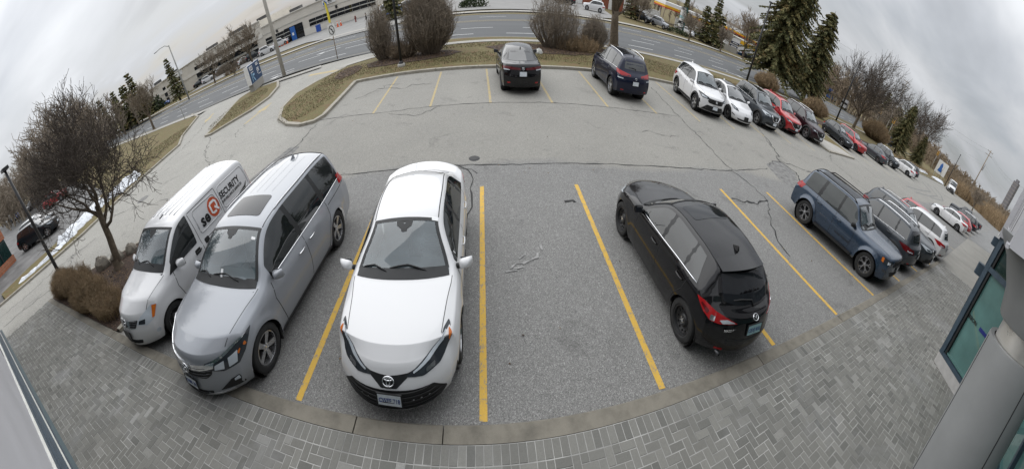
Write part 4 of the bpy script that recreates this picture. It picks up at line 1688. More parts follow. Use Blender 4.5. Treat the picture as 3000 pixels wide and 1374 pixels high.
def medium(name, label, color, loc, heading, sp, group, cat='suv', glass='glass_side', ws='glass_ws', wheels=('five', 'alloy'), style='plain', clad=None,
           rail_mat=None, trim=None, plate_f=True, plate_r=True, tail='red_lens', rear_g=None, roof=None, bdg='bar', pw=None, spoiler=False, blacktop=False, tail_poly=None, skid=False):
    """a mid-distance car from a general shape: glass, lamps, grille, plates, wheels"""
    c = begin(name, label, color, sp, loc, heading, group, cat)
    k, L, cw, hd, rh = sp['wb'] / 2.69, sp['L'], sp['cowl'], sp['head'], sp['rhead']
    zc = c.top(cw)
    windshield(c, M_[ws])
    tall = sp['top'][0][1] > .85
    b0 = hd + .50 * (rh - hd) * .55 - .1
    p1 = hd + .52
    p2 = p1 + .95 * k
    panes = pw or [(cw + .26, cw + .26, p1, p1 - .04), (p1 + .08, p1 + .04, p2, p2 - .06), (p2 + .06, p2, min(rh + .32, L - .42), rh + .08)]
    side_windows(c, panes, M_[glass], trim=trim)
    dp1, dp2 = panes[0][2] + .04, panes[1][2] + .02
    zs = sp['R'] * .9
    seams(c, [[(cw + .14, c.belt(cw + .1) - .01), (cw + .1, .7), (cw + .22, .35)], [(dp1, c.belt(dp1)), (dp1, .34)], [(dp2, c.belt(dp2)), (dp2 - .08, .75), (dp2 - .28, .4)]])
    handles(c, [dp1 - .2, dp2 - .2], PAINT[color], -.13)
    mirror_pair(c, cw + .36, PAINT[color])
    hood_seam(c, cw)
    zr0, zr1 = (1.13, 1.5) if tall else (1.0, 1.24)
    if rear_g:
        rear_glass(c, rear_g, M_[glass], cat != 'car')
    if rail_mat:
        rails(c, rail_mat)
    if roof:
        c.patch('sunroof', [(hd + .12, -.46), (hd + .12, .46), (rh - .3, .44), (rh - .3, -.44)], 'T', M_[roof], 1, .005, r=.08)
    fin(c, PAINT[color], rh - .12)
    if clad:
        arch_trim(c, M_[clad], .09)
        sill_trim(c, M_[clad], .24, .36)
        c.patch('bumper_cladding', [(-.8, .28), (.8, .28), (.78, .42), (-.78, .42)], 'B', M_[clad], 1, .008, r=.03)
    z0 = c.top(0) - .02
    if style == 'toyota':
        lamp(c, [(-.34, z0 - .12), (.1, z0 - .14), (.45, z0 + .03), (.3, z0 + .04), (-.3, z0 - .03)], 'FA', 'dark_lens', [([(-.2, z0 - .1), (.1, z0 - .1), (.2, z0 - .03), (-.2, z0 - .06)], 'clear_lens')])
        grille(c, [(-.46, z0 - .06), (.46, z0 - .06), (.5, z0 - .2), (.42, z0 - .26), (-.42, z0 - .26), (-.5, z0 - .2)], 'black_plastic', 4)
        grille(c, [(-.5, z0 - .36), (.5, z0 - .36), (.74, .30), (-.74, .30)], 'black_plastic', 3, name='lower_grille')
        for s in (1, -1):
            c.patch('fog_lamp', [(.1, z0 - .40), (.2, z0 - .38), (.26, z0 - .22), (.18, z0 - .24)], 'FA', M_['black_plastic'], s, .006, r=.01)
    elif style == 'electric':
        lamp(c, [(-.2, .62), (.1, .64), (.46, .78), (.36, .80), (-.05, .72)], 'FA', 'dark_lens', [([(.0, .66), (.2, .70), (.3, .75), (.05, .71)], 'clear_lens')])
        grille(c, [(-.6, .33), (.6, .33), (.5, .25), (-.5, .25)], 'black_plastic', 0, name='lower_grille')
        for s in (1, -1):
            c.patch('fog_lamp', [(-.05, .38), (.2, .42), (.2, .47), (-.0, .42)], 'FA', M_['black_plastic'], s, .006, r=.01)
    elif style == 'vee':
        lamp(c, [(-.36, z0 - .10), (.05, z0 - .12), (.42, z0 + .02), (.2, z0 + .03), (-.3, z0 - .02)], 'FA', 'clear_lens', [([(-.2, z0 - .08), (0, z0 - .09), (.05, z0 - .04), (-.2, z0 - .04)], 'dark_lens')])
        grille(c, [(-.34, z0 - .02), (.34, z0 - .02), (.22, z0 - .24), (-.22, z0 - .24)], 'black_plastic', 4)
        c.tube_on('grille_chrome', [(-.36, z0), (-.24, z0 - .24), (-.12, z0 - .29), (.12, z0 - .29), (.24, z0 - .24), (.36, z0)], 'F', M_['chrome'], .028, .012)
        grille(c, [(-.6, z0 - .42), (.6, z0 - .42), (.7, .32), (-.7, .32)], 'black_plastic', 2, name='lower_grille')
    elif style == 'shield':
        lamp(c, [(-.34, z0 - .14), (.1, z0 - .14), (.42, z0 - .02), (.2, z0 - .02), (-.3, z0 - .08)], 'FA', 'dark_lens', [([(-.1, z0 - .12), (.08, z0 - .12), (.1, z0 - .07), (-.1, z0 - .07)], 'clear_lens')])
        grille(c, [(-.46, z0 - .06), (.46, z0 - .06), (.44, z0 - .26), (.26, z0 - .36), (-.26, z0 - .36), (-.44, z0 - .26)], 'black_plastic', 5)
        c.tube_on('grille_chrome', [(-.62, z0 - .09), (-.45, z0 - .26), (-.26, z0 - .38), (.26, z0 - .38), (.45, z0 - .26), (.62, z0 - .09)], 'F', M_['chrome'], .016, .012)
        grille(c, [(-.66, z0 - .5), (.66, z0 - .5), (.7, .3), (-.7, .3)], 'black_plastic', 2, name='lower_grille')
    else:
        lamp(c, [(-.36, z0 - .13), (.05, z0 - .15), (.42, z0 - .01), (.2, z0 + .01), (-.3, z0 - .05)], 'FA', 'dark_lens', [([(-.2, z0 - .1), (.08, z0 - .12), (.15, z0 - .05), (-.2, z0 - .06)], 'clear_lens')])
        grille(c, [(-.48, z0 - .06), (.48, z0 - .06), (.4, z0 - .26), (-.4, z0 - .26)], 'black_plastic', 4)
        grille(c, [(-.6, z0 - .42), (.6, z0 - .42), (.6, .27), (-.6, .27)], 'black_plastic', 2, name='lower_grille')
    if skid:
        c.patch('skid_plate', [(-.66, .36), (.66, .36), (.5, .29), (-.5, .29)], 'F', M_['skid'], 1, .014, r=.02)
    if style != 'electric':
        badge(c, 'F', z0 - .15, bdg, r=.065, out_=.022)
    else:
        badge(c, 'F', z0 - .06, 'tee', r=.04, out_=.006)
    if plate_f:
        plate(c, 'F', z0 - .42 if tall else .42, None, 'plate_white' if plate_f is True else plate_f, out_=.02)
    zt = c.belt(L) - .05
    lamp(c, tail_poly or [(-.3, zt - .1), (.25, zt - .1), (.5, zt + .06), (.2, zt + .1), (-.25, zt + .04)], 'BA', tail, name='tail_light', inner=[([(-.2, zt - .07), (.1, zt - .07), (.1, zt - .03), (-.2, zt - .04)], 'clear_lens')])
    badge(c, 'B', zt + .0, bdg, r=.05, out_=.01)
    if plate_r:
        plate(c, 'B', zt - .17, None, out_=.02)
    for s in (1, -1):
        c.patch('reflector', [(.55, .42), (.68, .42), (.68, .46), (.55, .46)], 'B', M_['red_lens'], s, .01, r=.01)
    add_wheels(c, *wheels)
    return c


def at_axle(sp_L, fo, axle, deg):
    """car centre from the position of the front axle's middle and the heading in degrees"""
    d = Vector((math.cos(R(deg)), math.sin(R(deg))))
    p = Vector(axle) - d * (sp_L / 2 - fo)
    return (p.x, p.y), R(deg)
# ------------------------------------------------------------------ ground shape
def sst(x):
    x = max(0.0, min(1.0, x))
    return x * x * (3 - 2 * x)


def W(x, y, z=0.0):
    """the land beyond the lot falls away gently towards the far side of the road"""
    az = abs(math.degrees(math.atan2(x, max(y, .01))))
    k = 1 + .35 * sst((y - 28) / 27) * (1 - sst((az - 45) / 15))
    return (k * x, k * y, CAM_H * (1 - k) + z * k)


def Wk(x, y):
    az = abs(math.degrees(math.atan2(x, max(y, .01))))
    return 1 + .35 * sst((y - 28) / 27) * (1 - sst((az - 45) / 15))


def polar(az, D):
    return (D * math.sin(R(az)), D * math.cos(R(az)))


def structure(name, mb, mat, smooth=False, parent=None):
    o = mb.obj(name, mat, parent, smooth)
    if parent is None:
        o['kind'] = 'structure'
    return o


# ------------------------------------------------------------------ ground materials
def mat_asphalt():
    m, t, p = principled('asphalt')
    pos = wpos(t)
    s = nd(t, 'ShaderNodeSeparateXYZ')
    t.links.new(pos, s.inputs[0])
    wob = noise(t, pos, .25, 3)
    yy = nd(t, 'ShaderNodeMath', operation='ADD')
    t.links.new(s.outputs['Y'], yy.inputs[0])
    t.links.new(rng(t, wob, .3, .7, -.5, .5), yy.inputs[1])
    aisle = rng(t, yy.outputs[0], 8.9, 9.3, 0, 1)                 # older, paler paving past the cold joint
    far = rng(t, s.outputs['Y'], 13.9, 14.5, 0, 1)
    drive = rng(t, s.outputs['X'], -7.0, -9.0, 0, 1)
    big = noise(t, pos, .35, 6, .6, .4)
    mid = noise(t, pos, 3.1, 6, .65)
    agg = voro(t, pos, 90)
    agg2 = voro(t, pos, 31)
    near_c = ramp(t, agg.outputs['Color'], [(.0, (.085, .084, .08)), (.3, (.158, .156, .149)), (.62, (.222, .219, .21)), (.82, (.315, .31, .298)), (1, (.48, .473, .455))])
    aisle_c = ramp(t, agg.outputs['Color'], [(0, (0.157, 0.151, 0.133)), (.5, (0.269, 0.259, 0.232)), (1, (0.405, 0.388, 0.349))])
    drive_c = ramp(t, agg2.outputs['Color'], [(0, (0.269, 0.260, 0.233)), (.5, (0.348, 0.336, 0.302)), (1, (0.426, 0.411, 0.370))])
    c = mixc_(t, aisle, near_c, aisle_c)
    c = mixc_(t, rng(t, far, 0, 1, 0, .25), c, drive_c)
    c = mixc_(t, drive, c, drive_c)
    c = mixc_(t, rng(t, big, .3, .75, 0, .45), c, mixc_(t, .5, c, (.10, .098, .094)))
    c = mixc_(t, rng(t, mid, .55, .8, 0, .35), c, (.31, .305, .295))
    gr = noise(t, pos, 13, 5, .8)
    c = mixc_(t, rng(t, gr, .35, .65, .34, 0), c, (.10, .098, .093))
    # oil and damp stains in the stalls
    st = noise(t, pos, .9, 5, .7, .8)
    c = mixc_(t, rng(t, st, .58, .78, 0, .62), c, (.06, .058, .055))
    c = mixc_(t, rng(t, noise(t, pos, 2.2, 7, .75, 1.2), .62, .72, 0, .5), c, (.09, .088, .083))
    c = mixc_(t, rng(t, voro(t, pos, 9).outputs['Distance'], .0, .045, .75, 0), c, (.045, .044, .042))
    t.links.new(c, p.inputs['Base Color'])
    p.inputs['Roughness'].default_value = .88
    bump(t, p, agg.outputs['Distance'], .55, .006)
    return m


def mat_road():
    m, t, p = principled('road_asphalt')
    pos = wpos(t)
    st = nd(t, 'ShaderNodeMapping')
    st.inputs['Scale'].default_value = (.06, .9, 1)
    t.links.new(pos, st.inputs['Vector'])
    n = noise(t, st.outputs[0], 1.0, 5, .6)
    n2 = noise(t, pos, 18, 4)
    c = ramp(t, n, [(.25, (.05, .053, .056)), (.5, (.07, .074, .077)), (.75, (.098, .102, .104))])
    c = mixc_(t, rng(t, n2, .3, .7, 0, .3), c, (.12, .12, .12))
    t.links.new(c, p.inputs['Base Color'])
    p.inputs['Roughness'].default_value = .85
    return m


def mat_paint(name, c, worn, amount):
    m, t, p = principled(name)
    pos = wpos(t)
    n = noise(t, pos, 9, 8, .72)
    n2 = noise(t, pos, 55, 4, .7)
    a = nd(t, 'ShaderNodeMath', operation='ADD')
    t.links.new(n, a.inputs[0])
    t.links.new(rng(t, n2, .25, .75, -.17, .17), a.inputs[1])
    f = rng(t, a.outputs[0], .5 + .2 * (1 - amount), .6 + .2 * (1 - amount), 0, 1)
    base = ramp(t, n2, [(.3, tuple(x * .82 for x in c)), (.7, c)])
    t.links.new(mixc_(t, f, base, worn), p.inputs['Base Color'])
    p.inputs['Roughness'].default_value = .75
    return m


def mat_grass():
    m, t, p = principled('dormant_grass')
    pos = wpos(t)
    n = noise(t, pos, 1.9, 8, .78, .6)
    n2 = noise(t, pos, 22, 6, .8)
    c1 = ramp(t, n, [(.28, (.085, .05, .024)), (.42, (.20, .125, .055)), (.53, (.13, .125, .035)), (.6, (.22, .165, .07)), (.74, (.35, .26, .135))])
    c = mixc_(t, rng(t, n2, .35, .7, 0, 1), mixc_(t, .55, c1, (.04, .03, .017)), c1)
    t.links.new(c, p.inputs['Base Color'])
    p.inputs['Roughness'].default_value = .95
    bump(t, p, n2, .45, .04)
    return m


def mat_mulch():
    m, t, p = principled('mulch')
    pos = wpos(t)
    v = voro(t, pos, 24)
    n = noise(t, pos, 3, 6, .7)
    c = ramp(t, v.outputs['Color'], [(0, (.018, .011, .008)), (.6, (.065, .038, .025)), (1, (.15, .09, .06))])
    c = mixc_(t, rng(t, n, .35, .7, 0, .6), c, (.05, .034, .024))
    t.links.new(c, p.inputs['Base Color'])
    p.inputs['Roughness'].default_value = .95
    bump(t, p, v.outputs['Distance'], 1, .03)
    return m


def mat_concrete(name, c, sc=1.0, stain=.35):
    m, t, p = principled(name)
    pos = wpos(t)
    n = noise(t, pos, 1.6 * sc, 7, .65)
    n2 = noise(t, pos, 40 * sc, 4, .7)
    dark = tuple(x * (1 - stain) for x in c)
    cc = ramp(t, n, [(.25, dark), (.55, c), (.8, tuple(min(1, x * 1.15) for x in c))])
    cc = mixc_(t, rng(t, n2, .3, .75, 0, .4), cc, tuple(x * .7 for x in c))
    t.links.new(cc, p.inputs['Base Color'])
    p.inputs['Roughness'].default_value = .9
    bump(t, p, n2, .35, .006)
    return m


def mat_paver():
    m, t, p = principled('paver_concrete')
    pos = wpos(t)
    at = nd(t, 'ShaderNodeAttribute', attribute_name='tint')
    n = noise(t, pos, 55, 4, .7)
    big = noise(t, pos, .7, 5, .65, .5)
    base = ramp(t, at.outputs['Fac'], [(0, (0.122, 0.121, 0.110)), (.45, (0.170, 0.167, 0.151)), (.8, (0.215, 0.211, 0.191)), (.95, (0.316, 0.312, 0.294)), (1, (0.445, 0.444, 0.426))])
    c = mixc_(t, rng(t, n, .3, .72, 0, .55), base, mixc_(t, .5, base, (.05, .05, .048)))
    c = mixc_(t, rng(t, big, .52, .74, 0, .6), c, (.27, .27, .27))      # salt bloom
    c = mixc_(t, rng(t, noise(t, pos, .45, 4), .5, .75, 0, .35), c, (.15, .14, .122))
    t.links.new(c, p.inputs['Base Color'])
    p.inputs['Roughness'].default_value = .88
    bump(t, p, n, .5, .004)
    return m


G = dict(asphalt=mat_asphalt(), road=mat_road(), yellow=mat_paint('yellow_line_paint', (.62, .385, .06), (.20, .198, .19), .76),
         yellow_old=mat_paint('faded_yellow_paint', (.46, .35, .15), (.25, .245, .23), 1.0), white=mat_paint('road_white_paint', (.62, .62, .61), (.13, .13, .13), .45),
         yellow_road=mat_paint('road_yellow_paint', (.42, .33, .16), (.13, .13, .13), .6),
         grass=mat_grass(), mulch=mat_mulch(), kerb=mat_concrete('kerb_concrete', (.20, .183, .150), 2.2, .5), walk=mat_concrete('sidewalk_concrete', (.36, .345, .315), .6, .2),
         apron=mat_concrete('apron_concrete', (.27, .26, .235), .5, .2), paver=mat_paver(), crack=plain('crack_filler', (.03, .03, .029), .9, var=.3),
         kerb_far=mat_concrete('island_kerb_concrete', (.33, .305, .255), 2.2, .4), joint=plain('joint_sand', (.30, .295, .28), .95, var=.4, scale=2), scuff=plain('scuff_pale', (.29, .286, .278), .9, var=.35, scale=14), snow=plain('old_snow', (.62, .64, .67), .8, var=.25, scale=5, bumpy=.3),
         dirt=plain('wet_dirt', (.05, .045, .04), .7, var=.4), patch=plain('asphalt_patch', (.17, .167, .16), .9, var=.4, scale=5))

# ------------------------------------------------------------------ base ground sheet
xs_ = [-2500, -900, -450, -250] + list(range(-180, 181, 8)) + [250, 450, 900, 2500]
ys_ = [-400, -80, -30, -8, 0, 10, 20, 24, 26] + list(range(28, 62, 2)) + [66, 72, 80, 95, 120, 160, 240, 450, 900, 2500]
mb = MB()
vs = [W(x, y, -.07) for y in ys_ for x in xs_]
nx = len(xs_)
mb.add(vs, [(j * nx + i, j * nx + i + 1, (j + 1) * nx + i + 1, (j + 1) * nx + i) for j in range(len(ys_) - 1) for i in range(nx - 1)])
structure('ground', mb, G['grass'], True)


def sheet(name, poly, z, mat, step=2.0, parent=None):
    """a flat polygon laid on the land, refined so that it follows it"""
    vs2, fs2 = fill2d(poly, step)
    mb = MB()
    mb.add([W(v.x, v.y, z) for v in vs2], fs2)
    o = mb.obj(name, mat, parent)
    me = o.data
    bm = bmesh.new()
    bm.from_mesh(me)
    bmesh.ops.recalc_face_normals(bm, faces=bm.faces)
    if sum(f.normal.z for f in bm.faces) < 0:
        bmesh.ops.reverse_faces(bm, faces=bm.faces)
    bm.to_mesh(me)
    bm.free()
    if parent is None:
        o['kind'] = 'structure'
    return o


def ribbon(name, line, w, z, mat, parent=None, step=2.5, jitter=0.0, kind=None, h=0.0):
    """a strip of width w along a line on the land; h > 0 gives it thickness"""
    pts = densify(line, step, False)
    vs, fs = [], []
    n = len(pts)
    for i, p in enumerate(pts):
        a, b = Vector(pts[max(0, i - 1)]), Vector(pts[min(n - 1, i + 1)])
        t = (b - a).normalized()
        q = Vector((-t.y, t.x))
        ww = (w if not callable(w) else w(i)) / 2
        for s in (-1, 1):
            x, y = p[0] + q.x * ww * s, p[1] + q.y * ww * s
            vs.append(W(x, y, z))
            if h:
                vs.append(W(x, y, z - h))
    mb = MB()
    if h:
        for i in range(n - 1):
            a, b = 4 * i, 4 * i + 4
            fs += [(a + 2, a, b, b + 2), (a, a + 1, b + 1, b), (a + 3, a + 2, b + 2, b + 3)]
        fs += [(0, 2, 3, 1), (4 * n - 4, 4 * n - 3, 4 * n - 1, 4 * n - 2)]
    else:
        fs = [(2 * i + 1, 2 * i, 2 * i + 2, 2 * i + 3) for i in range(n - 1)]
    mb.add(vs, fs)
    o = mb.obj(name, mat, parent)
    if kind:
        o['kind'] = kind
    return o


# ------------------------------------------------------------------ the lot
lot = sheet('parking_lot', [(-20.2, -12), (-20.2, 7), (-20.8, 9.8), (-21.5, 13.8), (-21.9, 18.1), (-24.1, 20.7), (-27.3, 26.4), (-31, 29.4), (-8, 28.6), (-7.3, 26.0), (-7.3, 20.2), (13, 21), (25, 21), (25, 21.5), (120, 23), (126, 19), (105, 5), (94, -2), (94, -12)], 0, G['asphalt'], 4)
SX = [-5.23, -2.68, -.02, 2.54, 5.08, 7.62, 10.05, 12.7, 15.3, 17.9, 26.3, 39.2, 42, 44.8]
for x in SX:
    if x > -5:
        ribbon('stall_line', [(x - .03, 2.50), (x + .03, 7.95)], .105, .004, G['yellow'] if x < 18 else G['yellow_old'], lot, .4)
for x0, x1, y1 in [(-4.62, -4.66, 19.75), (-2.08, -2.09, 19.6), (.44, .47, 19.6), (3.0, 3.13, 19.7), (5.76, 5.70, 19.8), (8.35, 8.23, 20.0), (11.02, 10.84, 20.1), (13.6, 13.36, 20.1),
                   (16.2, 15.9, 20.2), (19.0, 18.7, 20.2), (22, 21.7, 20.4), (34.8, 34.3, 20), (38.6, 38.2, 20), (44, 43.2, 20)]:
    ribbon('stall_line', [(x0, y1), (x1, 14.25)], .10, .004, G['yellow_old'], lot, .4)


def crack(line, w=.022, wob=.05, seed=0, name='asphalt_crack', mat='crack'):
    rnd = random.Random(seed)
    pts = densify(line, .22, False)
    pts = [(x + rnd.gauss(0, wob), y + rnd.gauss(0, wob)) for x, y in pts]
    return ribbon(name, pts, lambda i: w * rnd.uniform(.35, 1.5), .0045 + .0003 * seed, G[mat], lot, 9)


crack([(-6.2, 9.1), (-4.04, 9.09), (-2.58, 9.1), (-.77, 9.12), (.91, 9.04), (2.73, 9.11), (4.74, 9.14), (6.7, 9.17), (8.95, 9.28), (12.1, 9.96)], .04, .02, 1)
crack([(-7.7, 14.7), (-7.26, 14.71), (-4.35, 14.2), (-1.63, 14.21), (1.35, 14.24), (3.71, 14.25), (6.85, 14.26), (9.58, 14.37)], .035, .025, 2)
crack([(9.99, 18.6), (9.61, 14.4), (9.41, 11.8), (9.27, 9.77), (9.55, 8.4), (9.61, 7.4), (8.6, 6.2), (8.05, 5.3), (7.9, 4.6)], .035, .04, 3)
crack([(-.69, 9.08), (-.36, 8.8), (-.26, 8.11), (-.28, 7.13), (-.37, 6.47), (-.5, 6.2)], .035, .045, 4)
crack([(-.62, 9.0), (-.3, 8.95), (-.1, 8.7)], .02, .05, 5)
crack([(-7.5, 14.36), (-7.52, 12.36), (-7.9, 10.97), (-8.6, 9.4), (-11, 8.4)], .035, .05, 6)
crack([(-20.0, 8.2), (-17.2, 9.1), (-15, 9.2), (-13.0, 9.45), (-11.2, 8.9)], .03, .12, 7)
crack([(-16.4, -.1), (-16.3, 1.3), (-15.8, 2.7), (-15.2, 3.9), (-16.7, 4.4), (-18.2, 5.2)], .035, .08, 8)
crack([(-18.4, -1), (-17.9, 1.6), (-18.3, 4.0), (-17.4, 6.3)], .03, .09, 9)
crack([(24.5, 14.6), (22.4, 13.0), (22.6, 12.1), (22.5, 11.0), (22.0, 10.1), (22.4, 8.6)], .035, .06, 10)
crack([(31.0, 15.8), (30.3, 13.5), (30.6, 11.9), (29.5, 9.5)], .035, .06, 11)
crack([(16.74, 15.8), (16.07, 14.5), (15.2, 13.0)], .03, .05, 12)
crack([(16.0, 14.0), (14.2, 11.1), (14.4, 9.85), (13.4, 8.6)], .06, .09, 13)
crack([(12.5, 10.4), (14.2, 11.1), (15.6, 10.6), (18, 10.4)], .05, .09, 14)
crack([(9.6, 7.4), (8.9, 7.3), (8.2, 7.25), (7.7, 7.5)], .06, .05, 15)
crack([(-5.3, 17.9), (-4.0, 17.4), (-3.2, 17.7), (-2.4, 17.5)], .025, .09, 16)
crack([(-6.2, 16.9), (-5.1, 18.1), (-4.2, 18.4)], .022, .09, 17)
crack([(-3.9, 13.9), (-2.6, 13.4), (-2.0, 13.8), (-1.7, 14.2)], .02, .05, 18)
crack([(-17.5, 17.5), (-15.5, 14.5), (-13.5, 12.5), (-11.5, 10.8)], .025, .12, 19)
crack([(-14.4, 17.7), (-14.0, 16.9), (-14.3, 16.2), (-13.6, 15.6)], .03, .1, 20)
crack([(-22.5, 22.4), (-21.2, 20.0), (-20.4, 17.0), (-19.6, 13.0)], .025, .1, 21)
crack([(2.05, 7.17), (2.2, 7.2), (2.32, 7.12)], .07, .03, 22, 'oil_spot')
crack([(8.3, 7.3), (8.5, 7.2), (8.75, 7.25)], .09, .04, 23, 'oil_spot')
crack([(6.4, 12.0), (7.2, 11.7), (8.3, 11.9)], .018, .06, 24)
crack([(17.5, 13.9), (19.5, 12.9), (21.5, 12.8)], .02, .08, 25)
sheet('asphalt_patch', [(-7.9, 12.1), (-7.35, 12.0), (-7.4, 11.1), (-7.6, 10.9), (-8.3, 9.6), (-8.6, 9.7)], .004, G['patch'], 1, lot)
sheet('asphalt_patch', [(12.4, 10.4), (13.4, 10.9), (14.2, 11.0), (14.3, 10.0), (13.5, 9.0), (12.5, 8.3), (12.1, 9.2)], .004, G['patch'], 1, lot)
for k, ln in enumerate([[(.52, 5.08), (.64, 5.15), (.78, 5.16)], [(.80, 5.2), (.95, 5.27), (1.04, 5.3), (1.12, 5.42)], [(1.08, 5.3), (1.13, 5.45)], [(.6, 5.05), (.75, 5.1)], [(.45, 4.98), (.6, 5.0)], [(.7, 5.3), (.9, 5.4)], [(1.2, 5.5), (1.22, 5.6)]]):
    crack(ln, .04, .03, 26 + k, 'scuff_mark', 'scuff')
# tyre tracks by the far exit
for k, ln in enumerate([[(40, 12.4), (47, 12.5), (56, 13.3), (62, 17)], [(41, 11.4), (49, 11.4), (58, 12.4), (66, 17)], [(48, 11), (57, 11), (64, 13), (72, 17)], [(63, 18.5), (70, 15), (80, 12)]]):
    ribbon('tyre_track', ln, .32, .004, G['patch'], lot, .8)
for x, y, r in ((-.2, 9.48, .14), (-16.9, 9.98, .36)):
    mb = MB()
    mb.lathe([(0, .012), (r * .8, .012), (r * .82, .008), (r, .010), (r + .03, 0)], 20, 'Z', (x, y, 0))
    mb.obj('manhole_cover', M_['black_plastic'] if r < .2 else G['patch'], lot)

# arrows and give-way bars in the entrance drive
def arrow(p, q, w, name='lane_arrow'):
    a, b = Vector(p), Vector(q)
    d = (b - a).normalized()
    n = Vector((-d.y, d.x))
    L_ = (b - a).length
    pts = [a + n * w * .25, a + d * L_ * .55 + n * w * .25, a + d * L_ * .55 + n * w, b, a + d * L_ * .55 - n * w, a + d * L_ * .55 - n * w * .25, a - n * w * .25]
    sheet(name, [tuple(v) for v in pts], .005, G['yellow_old'], 1, lot)


arrow((-14.4, 17.7), (-14.1, 21.0), .42)
arrow((-23.6, 25.0), (-22.6, 22.4), .42)
sheet('give_way_bar', [(-13.3, 26.35), (-9.7, 24.95), (-9.8, 24.5), (-13.4, 25.9)], .005, G['yellow_old'], 1, lot)

# ------------------------------------------------------------------ raised islands and verges with kerb stones
def kerbs(root, line, w=.22, z=.115, seg=2.4, gap=.018, mat='kerb_far', lift=.115):
    """individual kerb stones along a line"""
    pts = densify(line, .3, False)
    acc, cur, runs = 0.0, [pts[0]], []
    for a, b in zip(pts, pts[1:]):
        acc += (Vector(b) - Vector(a)).length
        cur.append(b)
        if acc >= seg:
            runs.append(cur)
            cur, acc = [b], 0.0
    if len(cur) > 1:
        runs.append(cur)
    for r in runs:
        a, b = Vector(r[-2]), Vector(r[-1])
        if (b - a).length > gap * 2:
            r[-1] = tuple(b - (b - a).normalized() * gap)
        ribbon('kerb_stone', r, w, z + random.uniform(-.006, .006), G[mat], root, .8, h=z + .05)


EAST = [(-7.35, 20.2), (-4.9, 20.1), (-2.7, 19.95), (.9, 19.85), (3.4, 19.85), (6.5, 20.15), (10.5, 20.45), (13.5, 20.55), (18, 20.7), (23.6, 20.9)]
NOSE = [(-9.6, 24.9), (-11.2, 22.6), (-12.0, 20.85), (-11.75, 18.4), (-10.9, 16.5), (-9.65, 15.15), (-8.5, 14.5), (-7.75, 14.55), (-7.45, 15.1), (-7.4, 16.9), (-7.35, 20.2)]
WALK = [(-10.2, 25.2), (-7.9, 26.05), (-4.5, 26.4), (-1.84, 26.65), (1.0, 26.9), (4.55, 27.0), (10.0, 27.95), (18, 28.9), (30, 30.7), (40, 32.2), (53.8, 33.9), (75, 37), (99.7, 40.6), (150, 50)]
ROADN = [(-120, 60), (-77, 43), (-52.4, 35.2), (-40, 31.5), (-30.6, 29.5), (-23, 29.6), (-17, 29.7), (-12, 29.3), (-8, 28.6), (-1.3, 28.6), (4, 28.5), (11.7, 29.0), (18.6, 30.3), (27.5, 32), (40, 34.2), (52, 36.3), (64, 38.5), (90, 44), (130, 54), (200, 74)]
ROADF = [(-120, 74), (-77, 54), (-51, 48.3), (-35.4, 46.3), (-26, 44.6), (-19.4, 44.4), (-12, 42.9), (0, 42.6), (17, 44.5), (30, 47.4), (44, 51.5), (60, 55), (80, 59), (112, 65), (150, 75), (200, 92)]


def lerp_line(line, x):
    for a, b in zip(line, line[1:]):
        if a[0] <= x <= b[0]:
            return a[1] + (b[1] - a[1]) * (x - a[0]) / (b[0] - a[0])
    return line[-1][1]


vroot = sheet('grass_verge', NOSE[::-1][:0] + [(-7.5, 20.3)] + [(x, y + .1) for x, y in EAST[1:]] + [(24.6, 15.0), (30.4, 15.4), (31.2, 20.4), (60, 21.2), (118, 25)] + [(x, lerp_line(ROADN, x) - .2) for x in (150, 130, 100, 80, 64, 52, 40, 27.5, 18.6, 11.7, 4, -1.3, -6.5)] + [(-7.5, 27.2), (-9.7, 25.1)] + NOSE[1:-1][:9] + [(-7.5, 16.9)], .10, G['grass'], 3)
kerbs(vroot, NOSE)
kerbs(vroot, EAST)
kerbs(vroot, [(23.6, 20.9), (24.3, 16.8), (24.75, 15.0)], lift=.1)
kerbs(vroot, [(24.75, 15.0), (27.5, 15.25), (30.3, 15.4)])
kerbs(vroot, [(30.3, 15.4), (31.3, 20.4), (45, 20.7), (60, 21.2), (80, 22.4), (118, 25)])
sheet('concrete_pad', [(24.85, 15.15), (30.2, 15.5), (29.6, 17.0), (28.2, 17.6), (24.5, 18.6)], .116, G['walk'], 2, vroot)
ribbon('sidewalk', WALK, .75, .125, G['walk'], None, 2, kind='structure')
for i, (cx_, cy_, rx_, ry_) in enumerate([(-4.4, 23.6, 3.2, 1.35), (4.2, 24.4, 3.6, 1.5), (8.3, 26.2, 1.6, .8), (-8.7, 22.9, .9, 1.4), (17.5, 22.6, 3.0, .7), (30, 24, 5, 1.4), (55, 24.5, 22, 2.2)]):
    rnd = random.Random(i)
    poly = [(cx_ + rx_ * math.cos(a) * rnd.uniform(.9, 1.08), cy_ + ry_ * math.sin(a) * rnd.uniform(.9, 1.08)) for a in np.linspace(0, 6.1, 24)]
    sheet('mulch_bed', poly, .122, G['mulch'], 1.5, vroot)
# median strip between the two lanes of the entrance
med = sheet('median_strip', [(-18.4, 17.9), (-17.7, 17.8), (-15.7, 20.4), (-15.3, 22.6), (-16.0, 25.3), (-17.3, 27.6), (-20.6, 28.0), (-21.1, 26.4), (-20.6, 24.6), (-19.2, 21.0)], .10, G['grass'], 1.5)
kerbs(med, [(-21.1, 26.4), (-20.6, 24.6), (-19.2, 21.0), (-18.4, 17.9), (-17.7, 17.8), (-15.7, 20.4), (-15.3, 22.6), (-16.0, 25.3), (-17.3, 27.6)])
ribbon('sidewalk', [(-13.0, 27.9), (-15.6, 27.7), (-17.9, 27.9)], .6, .118, G['walk'], med, 1)
